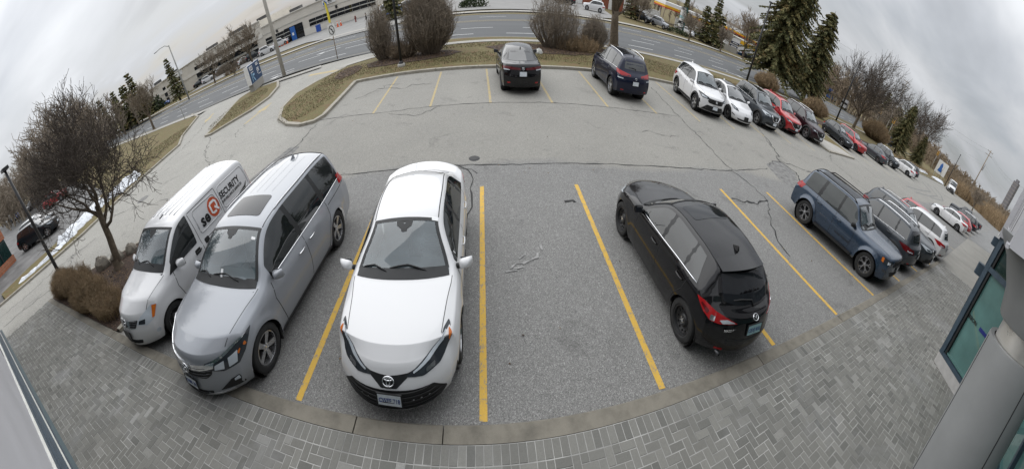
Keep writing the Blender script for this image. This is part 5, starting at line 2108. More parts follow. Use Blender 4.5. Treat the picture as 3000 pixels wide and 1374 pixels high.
# road-side strip right of the drive (brown, leaf litter)
lw = sheet('grass_verge', [(-34, 29.3), (-27.6, 26.8), (-24.3, 20.7), (-22.1, 18.1), (-21.7, 13.8), (-21.0, 9.8), (-20.4, 7), (-20.4, 1.0), (-22.4, 1.0), (-23.4, 3.6), (-23.8, 6.8), (-25.2, 10.0), (-28, 13.5), (-44, 19), (-70, 27), (-110, 38), (-110, 52), (-77, 42.6), (-52.4, 34.8), (-40, 31.2)], .09, G['grass'], 3)
kerbs(lw, [(-31.0, 29.2), (-27.2, 26.4), (-24.1, 20.7), (-21.9, 18.1), (-21.5, 13.8), (-20.8, 9.8), (-20.2, 7), (-20.2, 1), (-20.2, -8)])
ribbon('sidewalk', [(-27.4, 27.6), (-31.5, 28.6), (-42, 31.0), (-53, 34.2), (-78, 41.6), (-110, 51)], .9, .115, G['walk'], lw, 2)
# the neighbouring lot, darker and wet
sheet('neighbouring_lot', [(-20.5, .9), (-22.4, 1.0), (-23.5, 3.6), (-23.9, 6.8), (-25.4, 10.0), (-28.2, 13.4), (-44, 18.8), (-70, 26.8), (-110, 38), (-110, -10), (-20.5, -10)], -.01, plain('wet_asphalt', (.13, .128, .125), .75, var=.45, scale=.8), 5)

# ------------------------------------------------------------------ the road
mb = MB()
xs_r = list(np.linspace(-118, 198, 110))
vs = []
for x in xs_r:
    n_, f_ = lerp_line(ROADN, x), lerp_line(ROADF, x)
    for k in range(13):
        vs.append(W(x, n_ + (f_ - n_) * k / 12, 0))
mb.add(vs, [(i * 13 + k, (i + 1) * 13 + k, (i + 1) * 13 + k + 1, i * 13 + k + 1) for i in range(len(xs_r) - 1) for k in range(12)])
road = structure('road', mb, G['road'])


def lane(fr, x0, x1):
    return [(x, lerp_line(ROADN, x) * (1 - fr) + lerp_line(ROADF, x) * fr) for x in np.linspace(x0, x1, max(2, int((x1 - x0) / 2)))]


for fr in (.645, .685):
    ribbon('centre_line', lane(fr, -110, 190), .11, .008, G['yellow_road'], road)
for fr, wd, xs0 in ((.15, .14, -70), (.36, .13, -68), (.86, .12, -66)):
    x = xs0
    while x < 150:
        if fr > .5 or not (-9.5 < x < -7):
            ribbon('lane_dash', lane(fr, x, x + 2.9), wd, .008, G['white'], road)
        x += 5.6 + abs(x) * .012
ribbon('lane_line', lane(.57, -60, -11), .12, .008, G['white'], road)
for x in (17.8, 23.4, 29.4, 35.6, 42):
    ribbon('lane_dash', lane(.52, x, x + 2.8), .12, .008, G['white'], road)
def road_arrow(x, fr, s):
    y = lane(fr, x, x + 1)[0][1]
    for q in ([(x, y), (x + 2.2 * s, y + .0)],):
        ribbon('road_arrow', q, .16, .009, G['white'], road, 1)
    sheet('road_arrow', [(x + 2.0 * s, y - .35), (x + 3.0 * s, y), (x + 2.0 * s, y + .35)], .009, G['white'], 1, road)


road_arrow(-17.2, .07, -1)
road_arrow(-14.0, .46, -1)
road_arrow(27.2, .10, 1)
for fr, yy in ((-.018, .08), (1.02, .08)):
    ribbon('road_kerb', [(x, lerp_line(ROADN if fr < 0 else ROADF, x) + (-.12 if fr < 0 else .12)) for x in np.linspace(-110, 190, 120) if not (fr < 0 and -27.5 < x < -21 or fr < 0 and -13 < x < -9)], .22, .10, G['kerb'], road, 3)
ribbon('sidewalk', [(x, lerp_line(ROADF, x) + 2.7 + max(0, x) * .02) for x in np.linspace(-110, 190, 90)], 1.3, .03, G['walk'], None, 3, kind='structure')
# crossing drive of the office across the road, and its forecourt
sheet('office_forecourt', [(-60, 57.5), (-36, 53.5), (-25.5, 51.5), (-20.5, 47.6), (-18, 44.4), (-9.5, 43.0), (-8.5, 46.8), (-4, 47.5), (16, 48.3), (20, 52), (22, 68), (-60, 68)], .015, mat_concrete('forecourt_asphalt', (.26, .255, .245), .3, .2), 2.5)

# ------------------------------------------------------------------ paving, kerb, apron in front of the building
kroot = structure('kerb', (lambda b: (b.box((12, 2.32, -.06), (54, .2, .06)), b)[1])(MB()), G['kerb'])
kx = [-14.4, -11.3, -8.2, -5.0, -1.71, -.55, 4.42, 7.4, 10.4, 13.4, 16.4, 19.4]
for a, b in zip(kx, kx[1:]):
    mb = MB()
    y0, y1, z1 = 2.205, 2.425, .10 + random.uniform(-.004, .004)
    g_ = .008
    mb.add([(a + g_, y0, -.05), (b - g_, y0, -.05), (b - g_, y1, -.05), (a + g_, y1, -.05), (a + g_, y0, z1), (b - g_, y0, z1), (b - g_, y1 - .03, z1), (a + g_, y1 - .03, z1), (a + g_, y1, z1 - .03), (b - g_, y1, z1 - .03)],
           [(4, 5, 6, 7), (7, 6, 9, 8), (8, 9, 2, 3), (0, 1, 5, 4), (1, 2, 9, 6, 5), (3, 0, 4, 7, 8)])
    mb.obj('kerb_stone', G['kerb'], kroot)
mb = MB()
mb.add([(-14.4, -1.6, .0968), (19.4, -1.6, .0968), (19.4, 2.2, .0968), (-14.4, 2.2, .0968)], [(0, 1, 2, 3)])
walk = structure('paved_walk', mb, G['joint'])


def paver_mesh(dx, dy, tint):
    mb = MB()
    b_, g_ = .003, .0035
    x0, y0, x1, y1 = g_, g_, dx - g_, dy - g_
    vs = [(x0, y0, -.03), (x1, y0, -.03), (x1, y1, -.03), (x0, y1, -.03), (x0, y0, -.005), (x1, y0, -.005), (x1, y1, -.005), (x0, y1, -.005),
          (x0 + b_, y0 + b_, 0), (x1 - b_, y0 + b_, 0), (x1 - b_, y1 - b_, 0), (x0 + b_, y1 - b_, 0)]
    mb.add(vs, [(8, 9, 10, 11), (4, 5, 9, 8), (5, 6, 10, 9), (6, 7, 11, 10), (7, 4, 8, 11), (0, 1, 5, 4), (1, 2, 6, 5), (2, 3, 7, 6), (3, 0, 4, 7)])
    return mb


def add_tint(me, vals):
    at = me.attributes.new('tint', 'FLOAT', 'POINT')
    at.data.foreach_set('value', vals)


rnd = random.Random(11)
U = .1025
spots = []
nxp, nyp = int(33.8 / U), 33
for i in range(nxp):
    for j in range(nyp):
        c_ = (i - j) % 4
        x, y = -14.4 + i * U, 1.989 - 33 * U + j * U
        if c_ == 0:
            spots.append((x, y, 2 * U, U))
        elif c_ == 3:
            spots.append((x, y, U, 2 * U))
spots = [(x, y, min(a, 19.42 - x), min(b, 1.989 - y)) for x, y, a, b in spots if x < 19.38 and y < 1.972]
for i in range(int(33.8 / U)):
    spots.append((-14.4 + i * U, 1.992, U, 2 * U))


def pv_tint(x, y):
    # pale, bloomed pavers run in loose drifts
    d = math.sin(x * .9 + 1.3 * math.sin(y * 2.1)) * .5 + math.sin(x * 2.3 - y * 3.7) * .5
    r_ = rnd.random()
    drift = .36 if x > 1.5 else .14
    if r_ < .01 + max(0, d - .4) * drift:
        return rnd.uniform(.72, .93)
    return min(.85, max(0, rnd.gauss(.46, .2)))


def size_(s):
    D2 = s[0] ** 2 + s[1] ** 2 + 3.96 ** 2
    vis = s[1] > .25 and -6.2 < s[0] < 6.5
    return (0 if vis else 1, D2)


spots.sort(key=size_)
TINTS = [0.05, .2, .3, .4, .5, .62, .75, .93]
PM = {}
for n_, s in enumerate(spots[:300]):
    tv = pv_tint(s[0], s[1])
    ti = min(range(8), key=lambda q: abs(TINTS[q] - tv))
    key = (round(s[2], 3), round(s[3], 3), ti)
    if key not in PM:
        me = paver_mesh(s[2], s[3], 0).mesh('paver', G['paver'])
        add_tint(me, [TINTS[ti]] * len(me.vertices))
        PM[key] = me
    o = link(bpy.data.objects.new('paver', PM[key]), walk)
    o.location = (s[0], s[1], .10 + rnd.uniform(-.003, .002))
mb = MB()
tv_ = []
for s in spots[300:]:
    pm = paver_mesh(s[2], s[3], 0)
    z = .10 + rnd.uniform(-.003, .002)
    mb.add([(v[0] + s[0], v[1] + s[1], v[2] + z) for v in pm.v], pm.f)
    tv_ += [pv_tint(s[0], s[1])] * len(pm.v)
o = mb.obj('paver_field', G['paver'], walk)
o['kind'] = 'stuff'
add_tint(o.data, tv_)
ap = sheet('concrete_apron', [(19.42, -1), (39.2, -1), (37.5, 2.9), (19.42, 2.3)], .09, G['apron'], 3)
for x in (24.2, 29.1, 34):
    ribbon('slab_joint', [(x, -.2), (x - .2, 2.5)], .03, .094, G['crack'], ap, 1)
sheet('paved_walk', [(39.25, -1), (94, -2), (96, 2.2), (37.6, 2.95)], .085, mat_concrete('far_paving', (.2, .2, .195), .9, .3), 4)
# planting bed at the left end of the row
bed = sheet('planting_bed', [(-14.35, 2.43), (-8.2, 2.43), (-8.2, 6.2), (-11.9, 6.0), (-12.6, 5.2), (-13.4, 4.4), (-14.3, 2.9)], .09, G['mulch'], 1)
kerbs(bed, [(-8.2, 2.5), (-8.2, 6.2), (-11.9, 6.1), (-12.7, 5.25), (-13.5, 4.45), (-14.35, 2.9), (-14.4, 2.45)], w=.16, z=.10)


def lump(name, label, cat, c, s, mat, seed, group=None, parent=None, kind=None, n=14, rough=.25, as_part=False, flat=.0):
    rnd = random.Random(seed)
    mb = MB()
    ph = [rnd.uniform(0, 6) for _ in range(12)]
    vs, fs = [], []
    m = n // 2
    for i in range(m + 1):
        th = math.pi / 2 * i / m
        for k in range(n):
            a = 2 * math.pi * k / n
            r = 1 + rough * (math.sin(3 * a + ph[0]) * .4 + math.sin(5 * a + ph[1] + 3 * th) * .35 + math.sin(9 * a + ph[2] - 4 * th) * .25 + rnd.uniform(-.3, .3))
            vs.append((c[0] + s[0] * r * math.cos(th) * math.cos(a), c[1] + s[1] * r * math.cos(th) * math.sin(a), c[2] + s[2] * (math.sin(th) * (1 + rough * rnd.uniform(-.5, .5)) - (.15 if i == 0 else 0))))
    for i in range(m):
        for k in range(n):
            fs.append((i * n + k, i * n + (k + 1) % n, (i + 1) * n + (k + 1) % n, (i + 1) * n + k))
    mb.add(vs, fs)
    o = mb.obj(name, mat, parent, True)
    if kind:
        o['kind'] = kind
    if label:
        tag(o, label, cat, group)
    return o


rockm = plain('boulder_stone', (.20, .18, .15), .9, var=.4, scale=5, bumpy=.5)
for i, (x, y, s, lb) in enumerate([(-12.75, 4.55, .42, 'tan boulder at the corner of the planting bed, left of the tree trunk'), (-12.2, 5.05, .36, 'tan boulder in the bed just behind the tree trunk'), (-11.75, 5.5, .32, 'small tan boulder right of the trunk by the bed edge'),
                                   ]):
    edge_split(lump('boulder', lb, 'boulder', (x, y, .09), (s, s * .75, s * .95), rockm, i, 'boulders at the foot of the tree', n=12).data, 25)
edge_split(lump('boulder', 'pale block of stone lying on the verge beside the brown shrubs', 'stone', (3.9, 23.0, .1), (.26, .2, .24), plain('pale_stone', (.5, .5, .47), .9), 9, n=10).data, 25)
# the last dirty snow along the drive
rs = random.Random(4)
def snow_bank(line, wid, hgt, seed):
    rs = random.Random(seed)
    pts = densify(line, .35, False)
    mb = MB()
    m = 9
    vs, fs = [], []
    for i, p in enumerate(pts):
        a, b = Vector(pts[max(0, i - 1)]), Vector(pts[min(len(pts) - 1, i + 1)])
        t = (b - a).normalized()
        q = Vector((-t.y, t.x))
        w = wid * rs.uniform(.55, 1.25) * (0.35 if i in (0, len(pts) - 1) else 1)
        for k in range(m):
            f = k / (m - 1) * 2 - 1
            z = hgt * (1 - f * f) * rs.uniform(.35, 1.3) * (0.2 if i in (0, len(pts) - 1) else 1) + (.04 if abs(f) == 1 else .1)
            vs.append((p[0] + q.x * w * f + rs.uniform(-.04, .04), p[1] + q.y * w * f + rs.uniform(-.04, .04), z if abs(f) < 1 else .06))
    for i in range(len(pts) - 1):
        for k in range(m - 1):
            fs.append((i * m + k, i * m + k + 1, (i + 1) * m + k + 1, (i + 1) * m + k))
    mb.add(vs, fs)
    o = mb.obj('snow_bank', G['snow'], None, True)
    o['kind'] = 'stuff'
snow_bank([(-21.3, 2.2), (-21.2, 4.3), (-21.8, 6.6)], .35, .14, 1)
snow_bank([(-22.2, 5.8), (-22.6, 7.6), (-23.3, 9.4), (-23.6, 11.0)], .9, .38, 2)
snow_bank([(-22.9, 11.0), (-23.0, 12.6), (-23.2, 14.3)], 1.1, .4, 3)
snow_bank([(62, 23.6), (72, 24.0), (84, 25.6), (97, 27)], 1.0, .3, 5)
snow_bank([(101, 25), (112, 24.5)], 1.2, .5, 6)
# ------------------------------------------------------------------ the near row
NEAR, FAR = 'cars parked in the near row', 'cars parked in the far row'
cargo_van(*at_axle(4.73, .88, (-6.88, 3.14), -91.5))
minivan(*at_axle(5.16, .98, (-4.34, 2.98), -93.5))
corolla(*at_axle(4.65, .95, (-1.21, 3.40), -90))
hatchback(*at_axle(4.46, .93, (3.94, 5.95), 91.5))
big_suv(*at_axle(4.82, .93, (11.28, 3.34), -85.5))
RG = [(-.56, 1.18), (.56, 1.18), (.5, 1.52), (-.5, 1.52)]
RGS = [(-.56, 1.09), (.56, 1.09), (.46, 1.34), (-.46, 1.34)]
medium('parked_suv', 'charcoal SUV with chrome roof line, tail to the paving, right beside the slate blue SUV', 'grey', *at_axle(4.6, .92, (14.15, 6.25), 90), SUV, NEAR,
       rail_mat='chrome', trim='chrome', rear_g=RG, roof='glass_roof', clad='black_plastic', tail='dark_red_lens', glass='glass_side')
medium('parked_suv', 'dark grey SUV nosed up to the paving between the charcoal and the white SUV', 'grey', *at_axle(4.6, .92, (16.6, 3.25), -89), V(SUV, L=4.6), NEAR, style='vee', rail_mat='alloy', clad='black_plastic', rear_g=RG)
medium('parked_suv', 'white SUV parked tail to the paving, last before the concrete apron', 'white', *at_axle(4.6, .92, (19.7, 5.95), 90), V(SUV, W=1.84), NEAR, rear_g=RG, clad='black_plastic', style='shield', bdg='wing')
medium('parked_car', 'red car nosed up to the paving, just beyond the white SUV', 'red', *at_axle(4.46, .93, (22.4, 3.6), -90), HATCH, NEAR, cat='car', rear_g=[(-.54, .99), (.54, .99), (.48, 1.26), (-.48, 1.26)], tail_poly=[(-.35, .8), (.1, .74), (.3, .86), (.1, .92), (-.2, .88)])
medium('parked_car', 'white sedan with dark wheels beyond the concrete apron', 'white', *at_axle(4.65, .95, (37.2, 7.1), 90), SEDAN, NEAR, cat='car', rear_g=RGS, wheels=('five', 'alloy_dark'))
medium('parked_car', 'bright red hatchback tucked behind the white sedan at the far end', 'red', *at_axle(4.46, .93, (40.9, 6.8), 90), HATCH, NEAR, cat='car', tail_poly=[(-.35, .8), (.1, .74), (.3, .86), (.1, .92), (-.2, .88)])
medium('parked_suv', 'black SUV with roof rails at the far end next to the pickup', 'dark', *at_axle(4.6, .92, (45.4, 6.7), 90), SUV, NEAR, rail_mat='chrome', rear_g=RG)

# ------------------------------------------------------------------ the far row
medium('parked_car', 'black sedan parked alone, tail towards the camera, between empty stalls', 'black', *at_axle(4.65, .95, (1.86, 18.75), 91), V(SEDAN, W=1.86), FAR, cat='car', rear_g=[(-.58, 1.09), (.58, 1.09), (.48, 1.35), (-.48, 1.35)], ws='glass_dark_ws',
       tail='dark_red_lens', bdg='aitch', wheels=('five', 'alloy_dark'), tail_poly=[(-.62, .88), (-.1, .88), (.2, .84), (.28, .95), (-.1, .98), (-.6, .95)])
medium('parked_suv', 'navy SUV with bright wheels, tail towards the camera, left of the white SUV', 'navy', *at_axle(4.66, .92, (7.25, 18.95), 91), V(SUV, W=1.885), FAR, rear_g=[(-.56, 1.2), (.56, 1.2), (.5, 1.54), (-.5, 1.54)], trim='chrome', rail_mat='chrome', bdg='ell',
       roof='glass_roof', wheels=('double', 'alloy'), tail_poly=[(-.5, .98), (-.1, .96), (.22, 1.02), (.34, 1.16), (.1, 1.12), (-.45, 1.04)])
medium('parked_suv', 'white SUV with black wheel arches facing the aisle, first of the facing row', 'white', *at_axle(4.6, .92, (12.32, 15.95), -96), SUV, FAR, style='toyota', clad='black_plastic', rear_g=RG, bdg='ovals', wheels=('five', 'alloy'))
medium('parked_car', 'white electric sedan with black glass roof beside the white SUV', 'white', *at_axle(4.69, .84, (14.75, 15.8), -94), V(scale_sp(SEDAN, 1.01, .99), W=1.85, fo=.84, wb=2.87, L=4.69, cowl=1.1, head=2.12, rbase=4.3, rhead=3.4,
       top=[(0, .66), (.12, .71), (.4, .79), (.8, .87), (1.05, .92), (1.1, .935), (1.6, 1.18), (2.1, 1.375), (2.4, 1.425), (2.7, 1.44), (3.1, 1.42), (3.4, 1.36), (3.9, 1.2), (4.3, 1.08), (4.6, 1.05), (4.69, 1.0)],
       belt=[(0, .6), (.4, .73), (.9, .84), (1.3, .89), (2.5, .93), (3.7, .98), (4.3, 1.0), (4.69, .95)]), FAR, cat='car', style='electric', roof='glass_roof', wheels=('five', 'alloy_dark'), plate_f='frit', ws='glass_dark_ws', bdg='tee')
medium('parked_suv', 'dark grey SUV with silver roof rails, third of the facing row', 'grey', *at_axle(4.6, .92, (17.7, 16.2), -93), SUV, FAR, style='vee', rail_mat='alloy', clad='black_plastic', trim='chrome', rear_g=RG, roof='glass_roof', skid=True, wheels=('double', 'alloy'))
medium('parked_suv', 'red SUV facing the aisle between the dark grey and the maroon SUV', 'red', *at_axle(4.55, .92, (20.8, 16.75), -92), V(SUV, W=1.84), FAR, style='shield', clad='black_plastic', rear_g=RG, bdg='wing', wheels=('five', 'alloy_dark'))
medium('parked_suv', 'maroon SUV with roof rails and chrome grille edge beside the concrete island', 'maroon', *at_axle(4.9, .92, (24.0, 16.5), -92), V(scale_sp(SUV, 1.05, 1.03), W=1.96, R=.38), FAR, style='shield', rail_mat='chrome', clad='black_plastic', rear_g=[(-.6, 1.2), (.6, 1.2), (.54, 1.56), (-.54, 1.56)], bdg='wing', skid=True, wheels=('double', 'alloy'))
medium('parked_car', 'dark green-grey hatchback just past the concrete island', 'dark', *at_axle(4.46, .93, (33.1, 18.45), -92), HATCH, FAR, cat='car', bdg='ovals', wheels=('steel', 'steel_black'), rear_g=[(-.54, .99), (.54, .99), (.48, 1.26), (-.48, 1.26)], tail_poly=[(-.35, .8), (.1, .74), (.3, .86), (.1, .92), (-.2, .88)])
medium('parked_car', 'red electric crossover beside the dark hatchback', 'red', *at_axle(4.6, .92, (36.2, 18.35), -92), scale_sp(SUV, 1.0, .95), FAR, cat='car', style='electric', bdg='tee', rear_g=[(-.54, 1.16), (.54, 1.16), (.5, 1.45), (-.5, 1.45)], wheels=('five', 'alloy_dark'), roof='glass_roof')
medium('parked_car', 'dark grey sedan parked tail outwards, right of the red crossover', 'grey', *at_axle(4.65, .95, (41.1, 20.1), 90), SEDAN, FAR, cat='car', style='electric', bdg='tee', rear_g=RGS, wheels=('five', 'alloy_dark'))
medium('parked_suv', 'dark SUV with silver wheels and roof rails facing the aisle, right of the dark sedan', 'dark', *at_axle(4.6, .92, (46.9, 17.8), -90), SUV, FAR, rail_mat='chrome', wheels=('five', 'alloy'), rear_g=RG)
medium('parked_suv', 'white SUV coupe with black wheels parked tail outwards near the snow', 'white', *at_axle(4.6, .92, (52.3, 19.5), 90), scale_sp(SUV, 1.0, .97), FAR, rear_g=RG, wheels=('five', 'alloy_dark'), tail='red_lens')
medium('parked_suv', 'black SUV at the end of the far row, half behind the white one', 'dark', *at_axle(4.6, .92, (56.6, 20.2), 90), SUV, FAR, rear_g=RG)

# a black pickup closes the near row
PICKUP = V(SUV, L=5.6, W=1.98, R=.39, tw=.26, fo=.95, wb=3.5, gap=.07, cowl=1.45, head=2.15, rhead=3.35, rbase=3.6, roofw=.68,
           top=[(0, 1.05), (.08, 1.09), (.5, 1.14), (1.4, 1.2), (1.45, 1.21), (1.8, 1.5), (2.12, 1.75), (2.4, 1.82), (3.2, 1.82), (3.38, 1.78), (3.52, 1.45), (3.6, 1.24), (3.75, 1.2), (5.5, 1.2), (5.6, 1.18)],
           belt=[(0, .96), (.5, 1.08), (1.4, 1.13), (2.5, 1.15), (3.6, 1.17), (5.3, 1.17), (5.6, 1.14)],
           sill=[(0, .36), (.6, .33), (5.0, .36), (5.6, .45)], tail=[(0, .1), (.5, .02), (.8, 0), (1.3, .02)])
c = begin('pickup_truck', 'black pickup truck closing the near row by the brown hedge', 'dark', PICKUP, *at_axle(5.6, .95, (50.4, 7.55), 90), NEAR, 'pickup')
windshield(c, M_['glass_dark_ws'])
side_windows(c, [(1.75, 1.75, 2.6, 2.58), (2.7, 2.68, 3.36, 3.28)], M_['glass_side'])
rear_glass(c, [(-.6, 1.28), (.6, 1.28), (.56, 1.68), (-.56, 1.68)], M_['glass_side'], False)
c.patch('cargo_bed', [(3.75, -.78), (3.75, .78), (5.5, .78), (5.5, -.78)], 'T', M_['gap'], 1, .006, r=.05, res=.3)
lamp(c, [(-.12, .8), (.05, .8), (.05, 1.1), (-.12, 1.1)], 'BA', 'red_lens', name='tail_light')
arch_trim(c, M_['black_plastic'], .06)
c.patch('bumper', [(-.85, .48), (.85, .48), (.85, .66), (-.85, .66)], 'B', M_['chrome'], 1, .03, r=.04, res=.3)
plate(c, 'B', .7, None, out_=.04)
mirror_pair(c, 1.9, M_['black_plastic'], s=1.2)
handles(c, [2.45, 3.2], PAINT['dark'])
add_wheels(c, 'five', 'alloy_dark')

# the white high-roof van on the exit lane
HIVAN = V(SUV, L=5.9, W=2.05, R=.36, tw=.23, fo=.95, wb=3.7, gap=.06, cowl=.95, head=1.75, rhead=5.7, rbase=5.8, roofw=.82, c0=.28, c1=.06, rbw=.86,
          top=[(0, 1.02), (.1, 1.1), (.5, 1.25), (.9, 1.42), (.95, 1.45), (1.3, 1.85), (1.7, 2.3), (1.95, 2.46), (2.6, 2.5), (5.6, 2.5), (5.72, 2.46), (5.82, 1.9), (5.9, 1.4)],
          belt=[(0, .92), (.5, 1.12), (1.2, 1.3), (5.6, 1.34), (5.9, 1.3)], sill=[(0, .28), (5.9, .36)], plan=[(0, .86), (.4, .96), (.9, 1), (5.5, 1), (5.9, .97)], tail=[(0, .05), (1.5, .0), (2.5, .02)])
c = begin('cargo_van', 'white high-roof van with black bumper driving in from the far exit', 'white', HIVAN, (100, 18.9, .01), R(196), None, 'van')
c.root.scale = (1.2, 1.2, 1.2)
windshield(c, M_['glass_dark_ws'])
side_windows(c, [(1.2, 1.2, 2.2, 2.2)], M_['glass_side'], hi=.35)
grille(c, [(-.6, .98), (.6, .98), (.5, .70), (-.5, .70)], 'black_plastic', 3)
c.patch('bumper', [(-.9, .66), (.9, .66), (.88, .32), (-.88, .32)], 'F', M_['black_plastic'], 1, .02, r=.04, res=.2)
lamp(c, [(-.2, .86), (.1, .82), (.25, 1.1), (.0, 1.08)], 'FA', 'clear_lens')
mirror_pair(c, 1.45, M_['black_plastic'], s=1.6)
hood_seam(c, .9)
add_wheels(c, 'steel', 'alloy_grey')


# ------------------------------------------------------------------ simple far vehicles, copied with their own paint
def far_proto(sp, label, color, name, rg, rail_=False):
    c = begin(name, label, color, sp, (0, 0), 0, 'cars far off across the road', 'car')
    windshield(c, M_['glass_dark_ws'])
    cw, hd, rh = sp['cowl'], sp['head'], sp['rhead']
    p1 = hd + .52
    side_windows(c, [(cw + .26, cw + .26, p1, p1 - .04), (p1 + .08, p1 + .04, p1 + .95, p1 + .9), (p1 + 1.02, p1 + .97, rh + .25, rh + .06)], M_['glass_side'])
    rear_glass(c, rg, M_['glass_side'], False)
    z0 = c.top(0) - .02
    lamp(c, [(-.3, z0 - .13), (.05, z0 - .15), (.4, z0 - .01), (-.2, z0 - .03)], 'FA', 'clear_lens')
    zt = c.belt(sp['L']) - .05
    lamp(c, [(-.3, zt - .1), (.25, zt - .1), (.3, zt + .06), (-.25, zt + .04)], 'BA', 'red_lens', name='tail_light')
    grille(c, [(-.48, z0 - .06), (.48, z0 - .06), (.4, z0 - .26), (-.4, z0 - .26)], 'black_plastic')
    grille(c, [(-.6, z0 - .38), (.6, z0 - .38), (.6, .27), (-.6, .27)], 'black_plastic', 0, name='lower_grille')
    plate(c, 'F', z0 - .34)
    mirror_pair(c, cw + .36, PAINT[color])
    add_wheels(c, 'five', 'alloy')
    for o in c.root.children:
        for i, sl_ in enumerate(o.material_slots):
            mt = sl_.material
            sl_.link = 'OBJECT'
            sl_.material = mt
    return c.root


def recolor(root, color):
    for o in root.children_recursive:
        for sl_ in o.material_slots:
            if sl_.material and sl_.material.name.startswith('paint_'):
                sl_.material = PAINT[color]


first = {}
def far_car(kind, color, x, y, deg, label, flat=True, group='cars far off across the road'):
    sp, rg = (SUV, RG) if kind == 'suv' else (SEDAN, RGS)
    if kind not in first:
        root = far_proto(sp, label, color, 'parked_suv' if kind == 'suv' else 'parked_car', rg)
        first[kind] = root
    else:
        root = copy_tree(first[kind])
    root.location = W(x, y, .03) if flat else (x, y, .01)
    root.rotation_euler = (0, 0, R(deg))
    root['label'] = label
    root['group'] = group
    root['category'] = 'suv' if kind == 'suv' else 'car'
    recolor(root, color)
    return root


far_car('suv', 'white', -38.3, 60.2, 20, 'white SUV at the kerb before the office, nearer of the two')
far_car('suv', 'white', -36.6, 63.2, 15, 'white SUV parked right against the office windows by the orange cones')
far_car('suv', 'dark', -42.5, 61.5, 20, 'dark SUV behind bushes left of the white SUVs at the office')
far_car('sedan', 'white', -45.5, 62.5, 25, 'white sedan half hidden by the bare hedge of the office')
far_car('suv', 'white', -56.5, 62.0, 28, 'white SUV left of the bare hedge beside the office entrance')
far_car('suv', 'white', -54, 64.5, 28, 'second white SUV just right of another at the office entrance')
far_car('sedan', 'dark', -60.5, 63.0, 24, 'dark car between the white SUVs and the blue office sign')
far_car('sedan', 'blue', -74, 62, 24, 'blue car in the office lot left of the blue sign')
far_car('sedan', 'white', -80, 62.5, 24, 'white car leftmost in the office lot by the green shrubs')
far_car('suv', 'dark', -104, 62.5, 24, 'dark car under the tall conifers on the far left')
far_car('sedan', 'blue', -11.6, 54.4, 20, 'blue car with open ground before it, behind the left shrub')
far_car('suv', 'white', -13.5, 57.5, 20, 'white SUV behind the blue car at top left of the shrubs')
far_car('sedan', 'dark', -10.5, 58, 20, 'dark car behind the blue car beside the round shrub')
far_car('suv', 'white', 17.6, 55.8, 160, 'white SUV turning out of the lot above the tree fork')
far_car('sedan', 'dark', 14, 60, 160, 'dark car at the red-brick shop behind the white SUV')
far_car('suv', 'dark', 26.8, 57.8, -50, 'dark SUV by the white lattice fence')
far_car('suv', 'silver', 29.6, 56.6, -50, 'silver SUV by the white lattice fence')
far_car('sedan', 'white', 37.0, 59.6, -52, 'white sedan behind the pylon sign by the fence')
far_car('sedan', 'silver', 39.8, 59.6, -52, 'pale sedan with its nose to the hedge right of the pylon sign')
far_car('suv', 'dark', 56, 62.5, -60, 'dark SUV at the petrol station behind the lamp post')
far_car('sedan', 'white', 59, 63, -60, 'white sedan at the petrol station behind the spruce')
far_car('sedan', 'blue', 108, 66.5, 205, 'blue car on the road before the bus')
far_car('sedan', 'red', 131, 51, 200, 'red car on the road behind the small conifer')
far_car('suv', 'red', -47.5, 15.2, 40, 'red car in the neighbouring lot behind the bare branches', True, 'cars in the neighbouring lot')
far_car('suv', 'dark', -30.2, 6.75, 46.5, 'dark SUV parked nearest in the neighbouring lot behind the lamp post', False, 'cars in the neighbouring lot')
far_car('suv', 'mid', -34.2, 7.9, 46, 'grey SUV left of the dark one by the brick building', False, 'cars in the neighbouring lot')
far_car('sedan', 'mid', -38.0, 8.6, 46, 'grey car between the brick building and the grey SUV', False, 'cars in the neighbouring lot')
for i, (x, y, colr) in enumerate([(-85, 14.6, 'white'), (-82.2, 15.6, 'dark'), (-79.4, 16.4, 'blue'), (-76.6, 17.2, 'white'), (-73.5, 18.0, 'silver')]):
    far_car('sedan' if i % 2 else 'suv', colr, x, y, -60, ['white SUV leftmost of the five in the distant row by the brick building', 'dark sedan second from left in the distant row', 'blue SUV in the middle of the distant row', 'white sedan fourth from left in the distant row', 'silver SUV rightmost of the five in the distant row'][i], False, 'cars in the neighbouring lot')
# ------------------------------------------------------------------ the building the camera hangs on
facade = plain('facade_panel', (.40, .40, .42), .45, var=.05, scale=2, bumpy=.03)
facade2 = plain('column_cladding', (.20, .205, .205), .38, var=.08, scale=1.5, bumpy=.04)
frame_m = plain('window_frame_slate', (.035, .055, .075), .4, var=.15)
teal = glassy('teal_glass', (.075, .16, .15), 1.6, .03)
darkgl = glassy('facade_glass', (.012, .03, .028), 1.6, .02)
trim_m = plain('light_trim', (.6, .6, .56), .35, .3)
bld = thing('office_building', 'grey panelled office front with slate window frames along the paving', 'building', (0, 0, 0))


def bpart(name, boxes, mat, parent=bld):
    mb = MB()
    for c_, s_ in boxes:
        mb.box(c_, s_)
    return mb.obj(name, mat, parent)


bpart('wall_panel', [((-7.7, -.30, 4.45), (14.8, .30, 3.7))], facade)
bpart('drip_edge', [((-7.4, -.145, 2.585), (15.4, .03, .03))], trim_m)
bpart('plinth', [((-7.4, -.10, .19), (15.4, .14, .22))], plain('plinth_slate', (.06, .09, .10), .5))
for z, h_, dy in ((.36, .10, .0), (.98, .06, .0), (1.62, .06, -.005), (2.3, .06, -.01), (2.52, .07, -.02)):
    bpart('mullion', [((-7.4, -.13 + dy, z), (15.4, .06, h_))], frame_m)
bpart('glass_band', [((-7.4, -.19, 1.45), (15.4, .03, 2.2))], darkgl)
bpart('ledge', [((-7.4, -.125, 1.30), (15.4, .055, .03))], trim_m)
